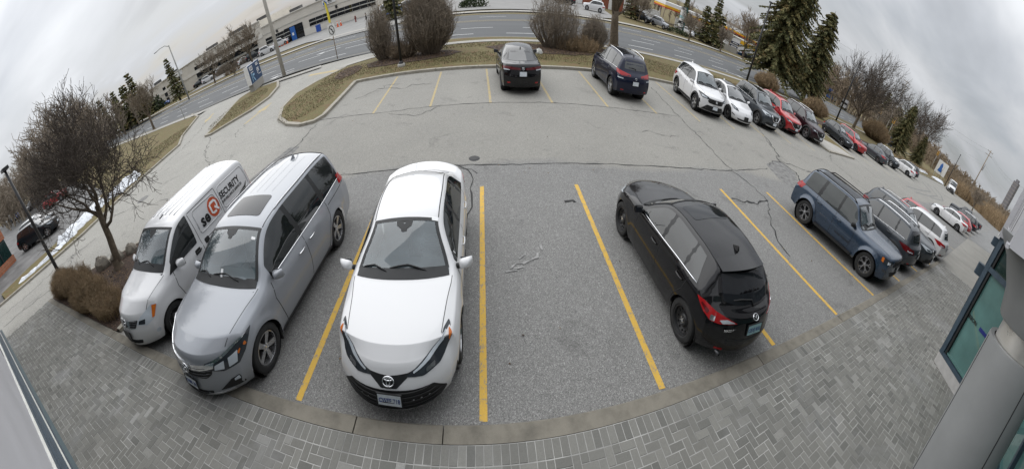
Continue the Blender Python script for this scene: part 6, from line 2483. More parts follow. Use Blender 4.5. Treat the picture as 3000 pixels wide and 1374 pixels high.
# upper floors: panels and a ribbon of glass, seen in the cars' paintwork
bpart('wall_panel', [((-7.4, -.32, 8.6), (15.4, .30, 1.6))], facade)
rib = bpart('ribbon_window', [((12, -.42, 7.05), (54, .06, 1.5))], darkgl)
for k in range(27):
    bpart('mullion', [((-14 + 2 * k, -.375, 7.05), (.07, .03, 1.5))], frame_m, rib)
bpart('wall_panel', [((23.4, -.30, 8.6), (46, .30, 1.6)), ], facade)
bpart('wall_panel', [((24.8, -.12, 4.95), (31.2, .34, 2.7))], facade)
bpart('drip_edge', [((24.8, .055, 3.585), (31.2, .03, .03))], trim_m)
bpart('soffit', [((6.16, -1.52, 3.945), (6.6, 2.7, .08))], facade)
bpart('fascia_panel', [((6.1, -.20, 5.05), (6.6, .2, 2.3))], facade)
bpart('drip_edge', [((6.1, -.09, 3.9), (6.6, .03, .03))], facade)
for x in (-9.0, -4.6):
    bpart('panel_joint', [((x, -.148, 4.4), (.012, .006, 3.5))], M_['gap'])
for x in np.arange(4.4, 9.4, 1.6):
    bpart('panel_joint', [((x, -.098, 5.05), (.012, .006, 2.3))], M_['gap'])
for x in np.arange(10.5, 40, 2.4):
    bpart('panel_joint', [((x, .052, 4.95), (.014, .006, 2.6))], M_['gap'])
# projecting bay with its angled end
bay = thing('window_bay', 'projecting window bay with teal glass and slate frames at the right edge', 'window bay', (0, 0, 0))
ax, ay, bx, by = 9.36, -.08, 8.0, -1.72
L_ = math.hypot(bx - ax, by - ay)
rz_ = math.atan2(by - ay, bx - ax)
mid = ((ax + bx) / 2, (ay + by) / 2)
nx_, ny_ = math.sin(rz_), -math.cos(rz_)
if nx_ > 0:
    nx_, ny_ = -nx_, -ny_


def bayend(name, u, z, su, sz, mat, proud=0.0, th=.06, parent=bay):
    mb = MB()
    t = (u + .5)
    c_ = (ax + (bx - ax) * t + nx_ * proud, ay + (by - ay) * t + ny_ * proud, z)
    mb.box(c_, (su, th, sz), rz_)
    return mb.obj(name, mat, parent)


bayend('plinth', 0, .235, L_, .31, plain('plinth_grey', (.36, .35, .34), .6), .02, .1)
g1 = bayend('window_pane', 0.03, 1.62, L_ * .88, 2.3, teal, -.03, .02)
bayend('window_pane', 0.03, 3.2, L_ * .88, .66, darkgl, -.03, .02)
bayend('window_frame', 0, .44, L_, .10, frame_m, .03, .09)
bayend('window_frame', 0, .535, L_ * .9, .045, teal, .0, .05)
bayend('window_frame', 0, 2.83, L_, .12, frame_m, .03, .09)
bayend('window_frame', 0, 3.57, L_, .10, frame_m, .03, .09)
bayend('window_frame', -.46, 2.0, .14, 3.1, frame_m, .032, .1)
bayend('window_frame', -.40, 2.0, .05, 3.0, M_['black_plastic'], .015, .07)
bayend('window_frame', .47, 2.0, .12, 3.1, frame_m, .032, .1)
sg = bayend('sign_strip', .06, 1.62, .9, .085, plain('sign_navy', (.012, .02, .13), .3), -.012, .01, bay)  # navy sign bar set across the pane
me = text_mesh('CARBON', .13, M_['decal_black'], 'pane_lettering', .002)
o = link(bpy.data.objects.new('pane_lettering', me), bay)
o.location = (ax + (bx - ax) * .16 + nx_ * .0, ay + (by - ay) * .16 + ny_ * .0, 1.62)
o.rotation_euler = (R(90), 0, rz_ + (math.pi if math.cos(rz_) < 0 and False else 0))
# long side of the bay along the walk
mb = MB()
mb.box((24.4, -.17, 1.8), (29.9, .04, 3.4))
mb.obj('window_pane', darkgl, bay)
for z, h_ in ((.24, .3), (.45, .12), (2.83, .12), (3.57, .10)):
    mb = MB()
    mb.box((24.4, -.11, z), (30, .10, h_))
    mb.obj('window_frame', frame_m if z > .3 else plain('plinth_grey', (.36, .35, .34), .6), bay)
for k in range(16):
    mb = MB()
    mb.box((9.45 + k * 1.96, -.10, 2.0), (.09, .12, 3.1))
    mb.obj('window_frame', frame_m, bay)
for i, (x, y, z, lb) in enumerate([(12.2, .08, 2.25, 'slate wall lamp box on the bay, nearer of two'), (16.6, .10, 2.95, 'small slate wall lamp box high on the bay, farther of two')]):
    t = thing('wall_lamp', lb, 'lamp', (x, y, z), 0, 'wall lamps on the window bay')
    mb = MB()
    mb.prism([(-.16, -.2), (.16, -.2), (.16, .10), (.10, .14), (-.10, .14), (-.16, .10)], -.2, .16)
    mb.obj('housing', frame_m, t)
    mb = MB()
    mb.box((0, -.02, -.21), (.24, .2, .02))
    mb.obj('diffuser', M_['clear_lens'], t)
# glass wall set back behind the column
ent = thing('entrance_glazing', 'set-back glass wall with dark rails behind the round column', 'glazing', (0, 0, 0))
mb = MB()
mb.box((4.2, -1.85, 2.0), (7.6, .04, 3.8))
mb.obj('glass_wall', teal, ent)
for x in (.6, 1.5, 2.6, 3.8, 5.2, 6.6):
    mb = MB()
    mb.box((x, -1.81, 2.0), (.08, .09, 3.8))
    mb.obj('mullion', frame_m, ent)
for z in (.18, .95, 2.2):
    mb = MB()
    mb.box((4.2, -1.80, z), (7.6, .08, .07))
    mb.obj('mullion', frame_m, ent)
mb = MB()
mb.box((.0, -1.1, 2.0), (.12, 1.5, 3.8))
mb.obj('return_wall', facade2, ent)
rl = thing('handrail', 'black metal handrail beside the foot of the column', 'handrail', (1.55, -.95, .1))
mb = MB()
mb.tube([(0, -.5, 0), (0, -.5, .95), (.5, -.3, 1.0), (1.3, .0, 1.0), (1.3, .0, 0)], .025, 8)
mb.obj('rail', M_['steel_black'], rl, True)
mb = MB()
mb.tube([(.6, -.26, .98), (.6, -.26, 0)], .018, 6)
mb.obj('post', M_['steel_black'], rl, True)
colm = thing('round_column', 'big round grey column with a bright recessed band at the right edge', 'column', (3.43, -.70, .08))
mb = MB()
mb.lathe([(.35, 0), (.35, 3.08), (.345, 3.1), (.30, 3.1)], 48)
o = mb.obj('shaft', facade2, colm, True)
edge_split(o.data, 40)
for z in (1.55,):
    mb = MB()
    mb.lathe([(.3505, z - .004), (.3512, z), (.3505, z + .004)], 48)
    mb.obj('panel_joint', M_['gap'], colm, True)
for an in (1.75, 3.6):
    mb = MB()
    mb.box((.3495 * math.cos(an), .3495 * math.sin(an), 1.54), (.006, .008, 3.06), an)
    mb.obj('panel_joint', M_['gap'], colm)
mb = MB()
mb.lathe([(.285, 3.09), (.285, 3.30)], 40)
mb.obj('recessed_band', plain('brushed_metal', (.62, .60, .56), .3, .7, var=.15, scale=3), colm, True)
mb = MB()
mb.lathe([(.29, 3.28), (.345, 3.28), (.36, 3.30), (.42, 3.5), (.56, 3.72), (.70, 3.85), (.72, 3.90), (.2, 3.905)], 48)
o = mb.obj('capital', facade2, colm, True)
edge_split(o.data, 40)

# ------------------------------------------------------------------ lamp posts, poles and signs
def lamp_post(loc, h, label, mat='steel_black', rad=.07, head='box', base=True, group='black lamp posts of the parking lot', arm=(0, 0)):
    t = thing('lamp_post', label, 'lamp post', loc, 0, group)
    mb = MB()
    mb.tube([(0, 0, .05), (0, 0, h * .5), (0, 0, h)], [rad * 1.15, rad, rad * .8], 10)
    mb.obj('pole', M_[mat], t, True)
    if base:
        mb = MB()
        mb.lathe([(rad * 3.2, 0), (rad * 3.2, .10), (rad * 2.6, .13), (rad * 1.3, .14)], 16)
        mb.obj('base', G['walk'], t, True)
        mb = MB()
        mb.lathe([(rad * 2, .13), (rad * 2, .2), (rad * 1.2, .26)], 12)
        mb.obj('flange', M_[mat], t, True)
    if head == 'box':
        a = Vector((arm[0], arm[1], 0))
        mb = MB()
        mb.box((a.x * .6, a.y * .6, h + .03), (.34 + abs(a.x), .28 + abs(a.y), .14))
        mb.obj('lamp_head', M_[mat], t)
        mb = MB()
        mb.box((a.x * .6, a.y * .6, h - .05), (.28, .22, .02))
        mb.obj('lens', M_['clear_lens'], t)
    elif head == 'arm':
        mb = MB()
        mb.tube([(0, 0, h - .2), (arm[0] * .3, arm[1] * .3, h + .25), (arm[0] * .7, arm[1] * .7, h + .35), (arm[0], arm[1], h + .3)], .05, 6)
        mb.obj('arm', M_[mat], t, True)
        mb = MB()
        mb.box((arm[0] * 1.15, arm[1] * 1.15, h + .27), (.6, .25, .10), math.atan2(arm[1], arm[0]))
        mb.obj('lamp_head', M_['alloy_grey'], t)
    return t


M_['pole_grey'] = plain('galvanised_grey', (.33, .33, .31), .6)
M_['concrete_pole'] = plain('concrete_pole', (.40, .38, .34), .85)
M_['wood_pole'] = plain('wood_pole', (.22, .17, .12), .9)
lamp_post((-16.95, 3.78, 0), 5.3, 'black lamp post left of the planting bed behind the bare tree', rad=.085, arm=(-.25, .1))
lamp_post((-4.73, 21.6, .1), 6.5, 'black lamp post with pale base between the two round shrubs', rad=.075)
lamp_post((29.95, 32.5, .0), 7.5, 'black lamp post behind the dark grey SUV, beside the big spruce', rad=.11, base=False)
lamp_post((52.5, 32.8, 0), 9.0, 'black lamp post behind the red crossover before the bare tree', rad=.13, base=False)
lamp_post((104.9, 21.9, 0), 9.6, 'black lamp post by the far exit behind the white van', rad=.12, base=False)
lamp_post((-17.45, 29.2, .05), 9, 'tall pale concrete street lamp pole by the entrance', 'concrete_pole', .16, 'none', False, 'street light poles')
x, y = polar(-46.2, 66)
lamp_post((x, y, 0), 8.6, 'street light with curved arm across the road at left', 'pole_grey', .13, 'arm', False, 'street light poles', (-2.2, -1.0))


def sign_board(poly_w, poly_h, th, mat):
    mb = MB()
    mb.box((0, 0, 0), (poly_w, th, poly_h))
    return mb


# monument sign at the entrance
ms = thing('monument_sign', 'blue and white monument sign reading 9225 on a concrete base at the entrance', 'sign', (-20.1, 28.3, .08), math.atan2(2.95, -.6))
navy = plain('sign_blue', (.012, .05, .13), .35)
mb = MB()
mb.box((0, 0, .28), (2.7, .5, .56))
mb.obj('base', G['walk'], ms)
mb = MB()
mb.box((0, 0, 1.23), (3.1, .34, 1.34))
mb.obj('sign_panel', navy, ms)
mb = MB()
mb.box((-1.53, 0, 1.23), (.10, .40, 1.38))
mb.obj('end_cap', plain('sign_white', (.75, .75, .74), .4), ms)
for s in (1, -1):
    rot = (R(90), 0, 0) if s < 0 else (R(90), 0, math.pi)
    me = text_mesh('9225', .44, M_['white_badge'], 'number', .012)
    o = link(bpy.data.objects.new('number', me), ms)
    o.location, o.rotation_euler = (-.72 if s < 0 else .72, .176 * s, 1.62), rot
    for u, z, wd, hh in ((.85, 1.74, .62, .07), (.85, 1.62, .62, .07), (.8, 1.36, .58, .06), (.8, 1.25, .6, .06), (.8, 1.14, .6, .06), (.62, 1.03, .25, .06), (1.0, .9, .6, .05), (-.7, 1.33, .7, .05)):
        mb = MB()
        mb.box((u * (1 if s < 0 else -1), .174 * s, z), (wd, .012, hh))
        mb.obj('sign_line', M_['white_badge'], ms)
    for u, z, wd, hh, an in ((-.95, .98, .10, .62, .0), (-.5, 1.12, .5, .15, 0), (-.5, .80, .12, .5, -.8)):
        mb = MB()
        mb.box((u * (1 if s < 0 else -1), .178 * s, z), (wd, .012, hh), M=Matrix.Rotation(an * (1 if s < 0 else -1), 3, 'Y'))
        mb.obj('emblem', plain('sign_pale_blue', (.30, .52, .72), .4), ms)

# traffic signs
def road_sign(name, label, loc, h, w, ph, face_deg, mat, pole='wood_pole', kind=None, k=1.0):
    t = thing(name, label, 'sign', loc, R(face_deg))
    mb = MB()
    mb.tube([(0, .03, 0), (0, .03, h)], .035 * k, 6)
    mb.obj('post', M_[pole], t, True)
    mb = MB()
    mb.box((0, 0, h - ph / 2), (w, .02, ph))
    o = mb.obj('sign_panel', mat, t)
    if kind == 'noturn':
        z = h - ph / 2
        mb = MB()
        mb.tube([(.36 * w * math.cos(a), -.02, z + .36 * w * math.sin(a)) for a in np.linspace(0, 2 * math.pi, 25)], .035 * w, 5, False)
        mb.tube([(.25 * w, -.02, z - .25 * w), (-.25 * w, -.02, z + .25 * w)], .03 * w, 5)
        mb.tube([(.08 * w, -.018, z - .2 * w), (.08 * w, -.018, z + .05 * w), (-.12 * w, -.018, z + .12 * w)], .04 * w, 5)
        mb.obj('symbol', M_['decal_black'], t, True)
    if kind == 'stripes':
        for q in (-1, 0, 1):
            mb = MB()
            mb.box((0, -.012, h - ph / 2 + q * ph * .3), (w * 1.1, .01, ph * .13), M=Matrix.Rotation(.7, 3, 'Y'))
            mb.obj('stripe', M_['decal_black'], t)
    if kind == 'bar':
        mb = MB()
        mb.box((0, -.014, h - ph / 2), (w * .18, .01, ph))
        mb.obj('stripe', M_['decal_black'], t)
    return t


white_s = plain('sign_face_white', (.72, .72, .70), .5)
road_sign('traffic_sign', 'square white no left turn sign on a brown post by the entrance', W(-11.8, 28.95, .1), 2.3, .75, .75, -15, white_s, kind='noturn')
road_sign('traffic_sign', 'small black and white marker sign on the left verge by the drive', W(-31.0, 27.9, .1), 1.95, .55, .62, -40, white_s, 'pole_grey', 'bar')
road_sign('traffic_sign', 'yellow and black hazard marker across the road right of the fence', W(46.5, 55.2, .1), 1.7, .4, 1.0, 40, plain('sign_yellow', (.7, .42, .03), .5), 'pole_grey', 'stripes')
f_ = thing('feather_flag', 'yellow feather flag on a pole before the office', 'flag', W(-23.8, 58.6, 0))
mb = MB()
mb.tube([(0, 0, 0), (.1, 0, 2.5), (-.2, 0, 4.5), (-.7, 0, 5.0)], .03, 5)
mb.obj('pole', M_['steel_black'], f_, True)
mb = MB()
fl = [(.1, 1.2), (.12, 2.5), (-.18, 4.4), (-.75, 5.05), (-.62, 4.4), (-.5, 3.0), (-.45, 1.2)]
mb.add([(x, -.02 + .05 * math.sin(z * 3), z) for x, z in fl] + [(x, .0 + .05 * math.sin(z * 3), z) for x, z in fl], [tuple(range(7)), tuple(range(13, 6, -1))])
mb.obj('banner', plain('flag_yellow', (.72, .60, .06), .7), f_)
# utility poles and wires at right
def util_pole(az, D, h, label, base_z=0):
    x, y = polar(az, D)
    t = thing('utility_pole', label, 'utility pole', (x, y, base_z), R(-az), 'utility poles along the road')
    mb = MB()
    mb.tube([(0, 0, 0), (0, 0, h)], [.2, .13], 8)
    mb.obj('pole', M_['wood_pole'] if az > 75 else M_['concrete_pole'], t, True)
    for z, w in ((h - .5, 2.2), (h - 1.6, 2.6)):
        mb = MB()
        mb.box((0, 0, z), (w, .12, .12))
        mb.obj('crossarm', M_['wood_pole'], t)
    for s in (-1, 0, 1):
        mb = MB()
        mb.lathe([(.06, h - .42), (.09, h - .3), (.05, h - .15)], 6, 'Z', (s * .95, 0, 0))
        mb.obj('insulator', M_['alloy_grey'], t, True)
    mb = MB()
    mb.lathe([(.22, h * .62), (.24, h * .66), (.24, h * .74), (.1, h * .76)], 8, 'Z', (.35, 0, 0))
    mb.obj('transformer', M_['alloy_grey'], t, True)
    return Vector((x, y, base_z + h))


p1 = util_pole(82.2, 120, 17.2, 'bare wooden utility pole against the sky at right')
p2 = util_pole(65.7, 118, 17.5, 'pale utility pole behind the big bare tree')
p0 = util_pole(90.5, 140, 17.2, 'utility pole beyond the right edge')
p3 = Vector((*polar(40, 140), 17))
for i, (a, b) in enumerate(((p3, p2), (p2, p1), (p1, p0))):
    for q, (dz, dx) in enumerate(((-.3, 0), (-.35, .9), (-1.4, -.9), (-4.5, 0), (-5.2, .2))):
        mb = MB()
        n_ = 14
        pts = []
        for k in range(n_ + 1):
            f = k / n_
            p = a.lerp(b, f)
            sag = 4 * f * (1 - f) * (2.0 if dz > -2 else 1.5)
            pts.append((p.x + dx * .3, p.y + dx, p.z + dz - sag))
        mb.tube(pts, .014, 3)
        o = mb.obj('power_line', M_['pole_grey'])
        tag(o, 'thin overhead power line crossing the sky at right' if i else 'thin overhead power line above the petrol station', 'cable', 'overhead power lines' if i else 'overhead power lines over the station')


# ------------------------------------------------------------------ the office across the road
beige = plain('precast_beige', (.62, .585, .52), .8, var=.08, scale=.25)
beige2 = plain('precast_beige_light', (.70, .67, .61), .8, var=.06, scale=.25)
win_dark = glassy('office_glass', (.012, .014, .017), 1.5, .05)
ob = thing('office_block', 'long low beige office with dark ribbon windows across the road', 'office', (0, 0, 0))


def wbox(name, x0, x1, y, z0, z1, mat, parent, depth=12.0, proud=0.0):
    """a wall running along the far side of the road, in the land's own coordinates"""
    n = max(1, int(abs(x1 - x0) / 6))
    xs = [x0 + (x1 - x0) * i / n for i in range(n + 1)]
    vs, fs = [], []
    for x in xs:
        k = Wk(x, y)
        for yy in (y - proud, y + depth):
            for z in (z0, z1):
                px_, py_, _ = W(x, y)
                vs.append((px_, py_ + (yy - y), CAM_H * (1 - k) + z * k))
    for i in range(n):
        a, b = 4 * i, 4 * i + 4
        fs += [(a, b, b + 1, a + 1), (a + 1, b + 1, b + 3, a + 3), (a + 2, a + 3, b + 3, b + 2)]
    fs += [(0, 1, 3, 2), (4 * n, 4 * n + 2, 4 * n + 3, 4 * n + 1)]
    mb = MB()
    mb.add(vs, fs)
    return mb.obj(name, mat, parent)


YB = 64.5
wbox('wall', -88, -41, YB, -.5, 5.0, beige, ob, 20)
wbox('wall', -41, -17.2, YB, -.5, 3.9, beige, ob, 20)
wbox('parapet_trim', -88.1, -40.9, YB - .2, 4.95, 5.1, beige2, ob, .5)
wbox('parapet_trim', -41, -17.1, YB - .2, 3.86, 4.0, beige2, ob, .5)
wbox('spandrel', -88, -41, YB - .1, 2.4, 3.0, beige2, ob, .2)
wbox('trim_line', -41, -17.2, YB - .08, 2.62, 2.70, trim_m, ob, .2)
wbox('spandrel', -41, -17.2, YB - .06, -.5, .95, beige2, ob, .2)
# windows: one object each, glass with a pale sill
def office_window(x0, x1, z0, z1):
    w_ = wbox('window', x0, x1, YB - .05, z0, z1, win_dark, ob, .2)
    wbox('sill', x0, x1, YB - .12, z0 - .02, z0 + .06, trim_m, w_, .1)


for k in range(24):
    x = -87.6 + k * 1.95
    if x + 1.9 < -41:
        office_window(x, x + 1.93, 3.0, 3.7)
        office_window(x, x + 1.93, 1.45, 2.4)
        office_window(x, x + 1.93, .3, 1.2)
for k in range(16):
    x = -40.6 + k * 1.46
    if not (-36.2 < x < -31.5):
        office_window(x, x + 1.4, 1.52, 1.98)
        office_window(x, x + 1.4, .98, 1.44)
d_ = wbox('entrance_door', -36.0, -31.8, YB - .1, -.3, 2.1, win_dark, ob, .2)
wbox('banner', -34.6, -33.5, YB - .25, -.2, 2.0, plain('banner_blue', (.03, .13, .42), .5), d_, .08)
wbox('banner_mark', -34.3, -33.9, YB - .3, .75, 1.15, M_['white_badge'], d_, .03)
for x, z0, z1 in ((-27, 3.05, 3.75), (-70, 3.9, 4.8)):
    sg = wbox('sign_panel', x, x + (2.6 if x > -30 else 4.4), YB - .18, z0, z1, white_s, ob, .1)
    h_ = z1 - z0
    s_ = 1 if x > -30 else 1.7
    wbox('sign_mark', x + .15 * s_, x + .85 * s_, YB - .24, z0 + .15 * h_, z0 + .55 * h_, plain('banner_blue', (.03, .13, .42), .5), sg, .04)
    wbox('sign_mark', x + .3 * s_, x + .65 * s_, YB - .24, z0 + .55 * h_, z0 + .85 * h_, plain('banner_blue', (.03, .13, .42), .5), sg, .04)
    wbox('sign_mark', x + 1.1 * s_, x + 2.3 * s_, YB - .24, z0 + .5 * h_, z0 + .7 * h_, M_['decal_black'], sg, .04)
    wbox('sign_mark', x + 1.2 * s_, x + 1.9 * s_, YB - .24, z0 + .25 * h_, z0 + .36 * h_, M_['alloy_grey'], sg, .04)
for x, w_, zt in ((-83, 2, 5.8), (-76, 3, 5.6), (-60, 3, 5.6), (-52, 4.2, 5.7), (-44, 2.4, 5.5), (-36, 2.4, 4.4), (-30, 1.6, 4.3)):
    wbox('roof_unit', x, x + w_, YB + 4, 4.9 if x < -41 else 3.8, zt, M_['alloy_dark'], ob, 2)
for x in (-37.5, -24.5):
    mb = MB()
    mb.lathe([(.0, -.1), (.3, 0), (.3, .2)], 10, 'Y', Vector(W(x, YB - .2, 2.35)))
    mb.obj('wall_light', M_['black_plastic'], ob, True)
bs = thing('sign_board', 'blue and white office sign board on posts across the road at left', 'sign', W(-71.5, 68.3 - 4, 0), R(10))
k_ = 1.25
mb = MB()
mb.box((0, 0, 2.7 * k_), (4.6, .2, 1.0))
mb.obj('sign_panel', navy, bs)
mb = MB()
mb.box((0, 0, 1.75 * k_), (4.6, .2, 1.2))
mb.obj('sign_panel', white_s, bs)
for s in (-2, 2):
    mb = MB()
    mb.box((s, 0, 1.0), (.2, .16, 2.4))
    mb.obj('post', M_['pole_grey'], bs)
for q in range(3):
    mb = MB()
    mb.box((-.2 + .3 * q, -.11, 2.5 * k_ + .22 * q), (2.6, .02, .12))
    mb.obj('sign_line', M_['white_badge'], bs)
# small things on the forecourt
def cone(x, y, label):
    t = thing('traffic_cone', label, 'traffic cone', W(x, y, .02), 0, 'orange traffic cones at the office')
    s = 1.35
    mb = MB()
    mb.lathe([(.17 * s, .04), (.10 * s, .35 * s), (.035 * s, .75 * s), (0, .76 * s)], 10)
    mb.obj('cone', plain('cone_orange', (.65, .10, .02), .6), t, True)
    mb = MB()
    mb.box((0, 0, .02), (.42 * s, .42 * s, .04))
    mb.obj('base', plain('cone_orange', (.65, .10, .02), .6), t)
    mb = MB()
    mb.lathe([(.085 * s, .45 * s), (.06 * s, .6 * s)], 10)
    mb.obj('band', M_['white_badge'], t, True)
for i, (x, y) in enumerate([(-36.9, 62.7), (-36.3, 62.8), (-35.7, 62.9), (-35.1, 63.0)]):
    cone(x, y, ['leftmost orange cone of the four beside the white SUVs', 'second from left of the four orange cones beside the white SUVs', 'third from left of the four orange cones beside the white SUVs', 'rightmost orange cone of the four, next to the blue banner'][i])
for i, (x, y) in enumerate([(-22.9, 59.2), (-22.4, 59.5)]):
    cone(x, y, ['left orange cone of the pair behind the no left turn sign', 'right orange cone of the pair behind the no left turn sign'][i])
t = thing('recycling_bin', 'blue recycling bin by the office wall near the yellow flag', 'bin', W(-27.6, 61.8, .02))
mb = MB()
mb.prism([(-.5, -.4), (.5, -.4), (.5, .4), (-.5, .4)], .1, 1.2)
mb.obj('body', plain('bin_blue', (.02, .08, .38), .5), t)
mb = MB()
mb.box((0, 0, 1.25), (1.1, .9, .12))
mb.obj('lid', plain('bin_blue', (.02, .08, .38), .5), t)
t = thing('fire_hydrant', 'dark red hydrant on the grass edge before the office wall', 'hydrant', W(-19.4, 58.5, .02))
mb = MB()
mb.lathe([(.22, 0), (.22, .1), (.15, .12), (.15, .75), (.2, .78), (.17, .92), (.05, 1.02), (.0, 1.03)], 10)
mb.obj('barrel', plain('hydrant_red', (.16, .03, .02), .5), t, True)
mb = MB()
mb.tube([(-.28, 0, .6), (.28, 0, .6)], .08, 8)
mb.obj('nozzle', plain('hydrant_red', (.16, .03, .02), .5), t, True)

# petrol station, pylon, lattice fence
yellow = plain('fascia_yellow', (.75, .42, .02), .4)
redb = plain('fascia_red', (.5, .02, .015), .4)
whitew = plain('white_cladding', (.75, .75, .75), .6, var=.05)


def gs_canopy(x0, x1, y, z0, z1, label):
    t = thing('station_canopy', label, 'canopy', (0, 0, 0), 0, 'petrol station canopies')
    wbox('fascia', x0, x1, y, z0 + (z1 - z0) * .45, z1, whitew, t, 7)
    wbox('fascia_band', x0, x1, y - .06, z0 + (z1 - z0) * .15, z0 + (z1 - z0) * .48, yellow, t, 7.1)
    wbox('fascia_stripe', x0, x1, y - .05, z0, z0 + (z1 - z0) * .17, redb, t, 7.1)
    for x in np.linspace(x0 + .6, x1 - .6, 3):
        wbox('canopy_post', x, x + .35, y + 3, -.3, z0, whitew, t, .4)


gs_canopy(37, 49, 70, 2.2, 3.2, 'yellow and white station canopy behind the pylon sign')
gs_canopy(55, 72, 72, 2.9, 3.9, 'yellow and white station canopy behind the white building')
gs_canopy(66, 82, 66.5, 2.3, 3.3, 'yellow and red station canopy glimpsed behind the big spruce')
ws_ = thing('station_shop', 'white station building with dark sign boards beside the lattice fence', 'shop', (0, 0, 0))
wbox('wall', 50, 60.5, 64.5, -.5, 2.5, whitew, ws_, 8)
wbox('roof_edge', 49.9, 60.6, 64.4, 2.45, 2.6, trim_m, ws_, 8.2)
wbox('fascia_band', 54.2, 60.6, 64.3, 1.85, 2.4, yellow, ws_, .3)
for x, z in ((51.6, 1.3), (51.4, .68)):
    b_ = wbox('sign_board', x, x + 2.4, 64.35, z, z + .36, plain('sign_navy_dark', (.02, .025, .06), .4), ws_, .2)
    wbox('sign_line', x + .4, x + 1.9, 64.3, z + .13, z + .23, M_['white_badge'], b_, .1)
wbox('dado', 50, 56.4, 64.3, -.4, .35, navy, ws_, .3)
wbox('door', 56.6, 57.4, 64.3, -.4, 1.4, win_dark, ws_, .3)
wbox('notice_board', 58.0, 59.0, 64.3, -.1, .9, win_dark, ws_, .3)
py_ = thing('pylon_sign', 'tall green and white price pylon behind the fence hedge', 'sign', W(34.3, 57.6, 0), R(20))
tealp = plain('pylon_teal', (.02, .10, .10), .4)
mb = MB()
mb.box((.75, 0, 2.4), (.35, .7, 4.8))
mb.obj('spine', tealp, py_)
for i, (z, mat_) in enumerate([(4.5, 'alloy_grey'), (4.0, None), (3.5, None), (3.0, 'plate_teal'), (2.5, None), (2.0, 'frit'), (1.5, None), (.8, 'alloy_grey')]):
    mb = MB()
    mb.box((-.15, 0, z), (1.4, .55, .44 if i < 7 else .8))
    o = mb.obj('sign_panel', M_[mat_] if mat_ else white_s, py_)
    for q in range(2):
        mb = MB()
        mb.box((-.15 + .2 * q, -.29, z + .08 - .16 * q), (.8 - .2 * q, .02, .07))
        mb.obj('sign_line', M_['decal_black'] if not mat_ else M_['white_badge'], o)
fence = thing('lattice_fence', 'white lattice fence along the station across the road', 'fence', (0, 0, 0))
fpts = [(24.2, 66.5), (29.6, 66.5), (34.3, 66.6), (38.0, 66.2), (42, 66.3), (46.2, 66.4), (49.8, 66.0)]
for i, (a, b) in enumerate(zip(fpts, fpts[1:])):
    if i == 2:
        continue
    A, B = Vector(W(*a, 0)), Vector(W(*b, 0))
    n_ = 14
    mb = MB()
    mb.box((A + B) / 2 + Vector((0, .05, 1.05)), ((B - A).length, .03, 1.9), math.atan2(B.y - A.y, B.x - A.x))
    mb.obj('lattice_panel', plain('lattice_white', (.52, .52, .52), .7), fence)
    for z0, z1, nm in ((.0, .12, 'rail'), (1.05, 1.15, 'rail'), (1.95, 2.1, 'rail')):
        mb = MB()
        d = (B - A)
        mb.box((A + B) / 2 + Vector((0, 0, (z0 + z1) / 2)), (d.length, .08, z1 - z0), math.atan2(d.y, d.x))
        mb.obj('fence_rail', whitew, fence)
    for k in range(n_ + 1):
        p = A.lerp(B, k / n_)
        mb = MB()
        mb.box(p + Vector((0, 0, 1.05)), (.26 if k % 7 else .3, .06, 2.1))
        mb.obj('fence_slat' if k % 7 else 'fence_post', whitew, fence)
low = thing('retaining_wall', 'low pale concrete wall beside the road sign across the road', 'wall', (0, 0, 0))
wbox('wall', 45.0, 51.5, 61.5, -.4, .9, G['walk'], low, .4)
# shops at the very top
shop = thing('brick_shop', 'red brick shop with white doors seen through the tree fork', 'shop', (0, 0, 0))
wbox('wall', 8.5, 29, 66, -.5, 3.6, plain('red_brick', (.25, .085, .05), .9, var=.3, scale=3), shop, 10)
for x in (10, 13.5, 17, 20.6, 23.5, 26.4):
    wbox('door', x, x + 1.5, 65.9, -.2, 2.4, white_s, shop, .3)
apt = thing('apartment_house', 'brown-roofed brick apartment house behind the white station building', 'house', (0, 0, 0))
wbox('wall', 66, 88, 92, -.5, 3.2, plain('brown_brick', (.20, .11, .08), .9, var=.25, scale=2), apt, 12)
mb = MB()
A, B = W(65, 92, 0), W(89, 92, 0)
rz0 = 3.0 * Wk(77, 92)+ CAM_H * (1 - Wk(77, 92))
mb.add([(A[0], A[1] - 1, rz0), (B[0], B[1] - 1, rz0), (B[0], B[1] + 13, rz0), (A[0], A[1] + 13, rz0), (A[0] + 4, A[1] + 6, rz0 + 2), (B[0] - 4, B[1] + 6, rz0 + 2)], [(0, 1, 5, 4), (1, 2, 5), (2, 3, 4, 5), (3, 0, 4)])
mb.obj('roof', plain('shingle_brown', (.12, .095, .075), .9, var=.2), apt)
for k in range(6):
    for z in (.6, 2.0):
        wbox('window', 67.5 + k * 3.4, 68.9 + k * 3.4, 91.9, z, z + 1.1, white_s, apt, .2)
x, y = polar(88.3, 330)
tw = thing('tower_block', 'dark apartment tower far off above the right-hand wall', 'tower', (x, y, 0), R(-20))
mb = MB()
mb.box((0, 0, 15), (5.4, 5.4, 36))
mb.obj('wall', plain('tower_brown', (.16, .155, .165), .9), tw)
mb = MB()
mb.box((0, 0, 33.8), (3, 3, 3))
mb.obj('roof_unit', plain('tower_brown', (.16, .155, .165), .9), tw)
for k in range(11):
    mb = MB()
    mb.box((0, 0, 3 + 2.8 * k), (5.7, 5.7, .5))
    mb.obj('balcony_band', plain('tower_band', (.24, .22, .21), .9), tw)
# brick building at the left edge
bb = thing('brick_building', 'red brick building with a dark window at the left edge', 'building', (0, 0, 0))
d = Vector((.62, -.785))
n = Vector((-.785, -.62))
A = Vector((-30.4, 3.95))
brick_m = plain('red_brick_near', (.34, .13, .07), .9, var=.25, scale=5)


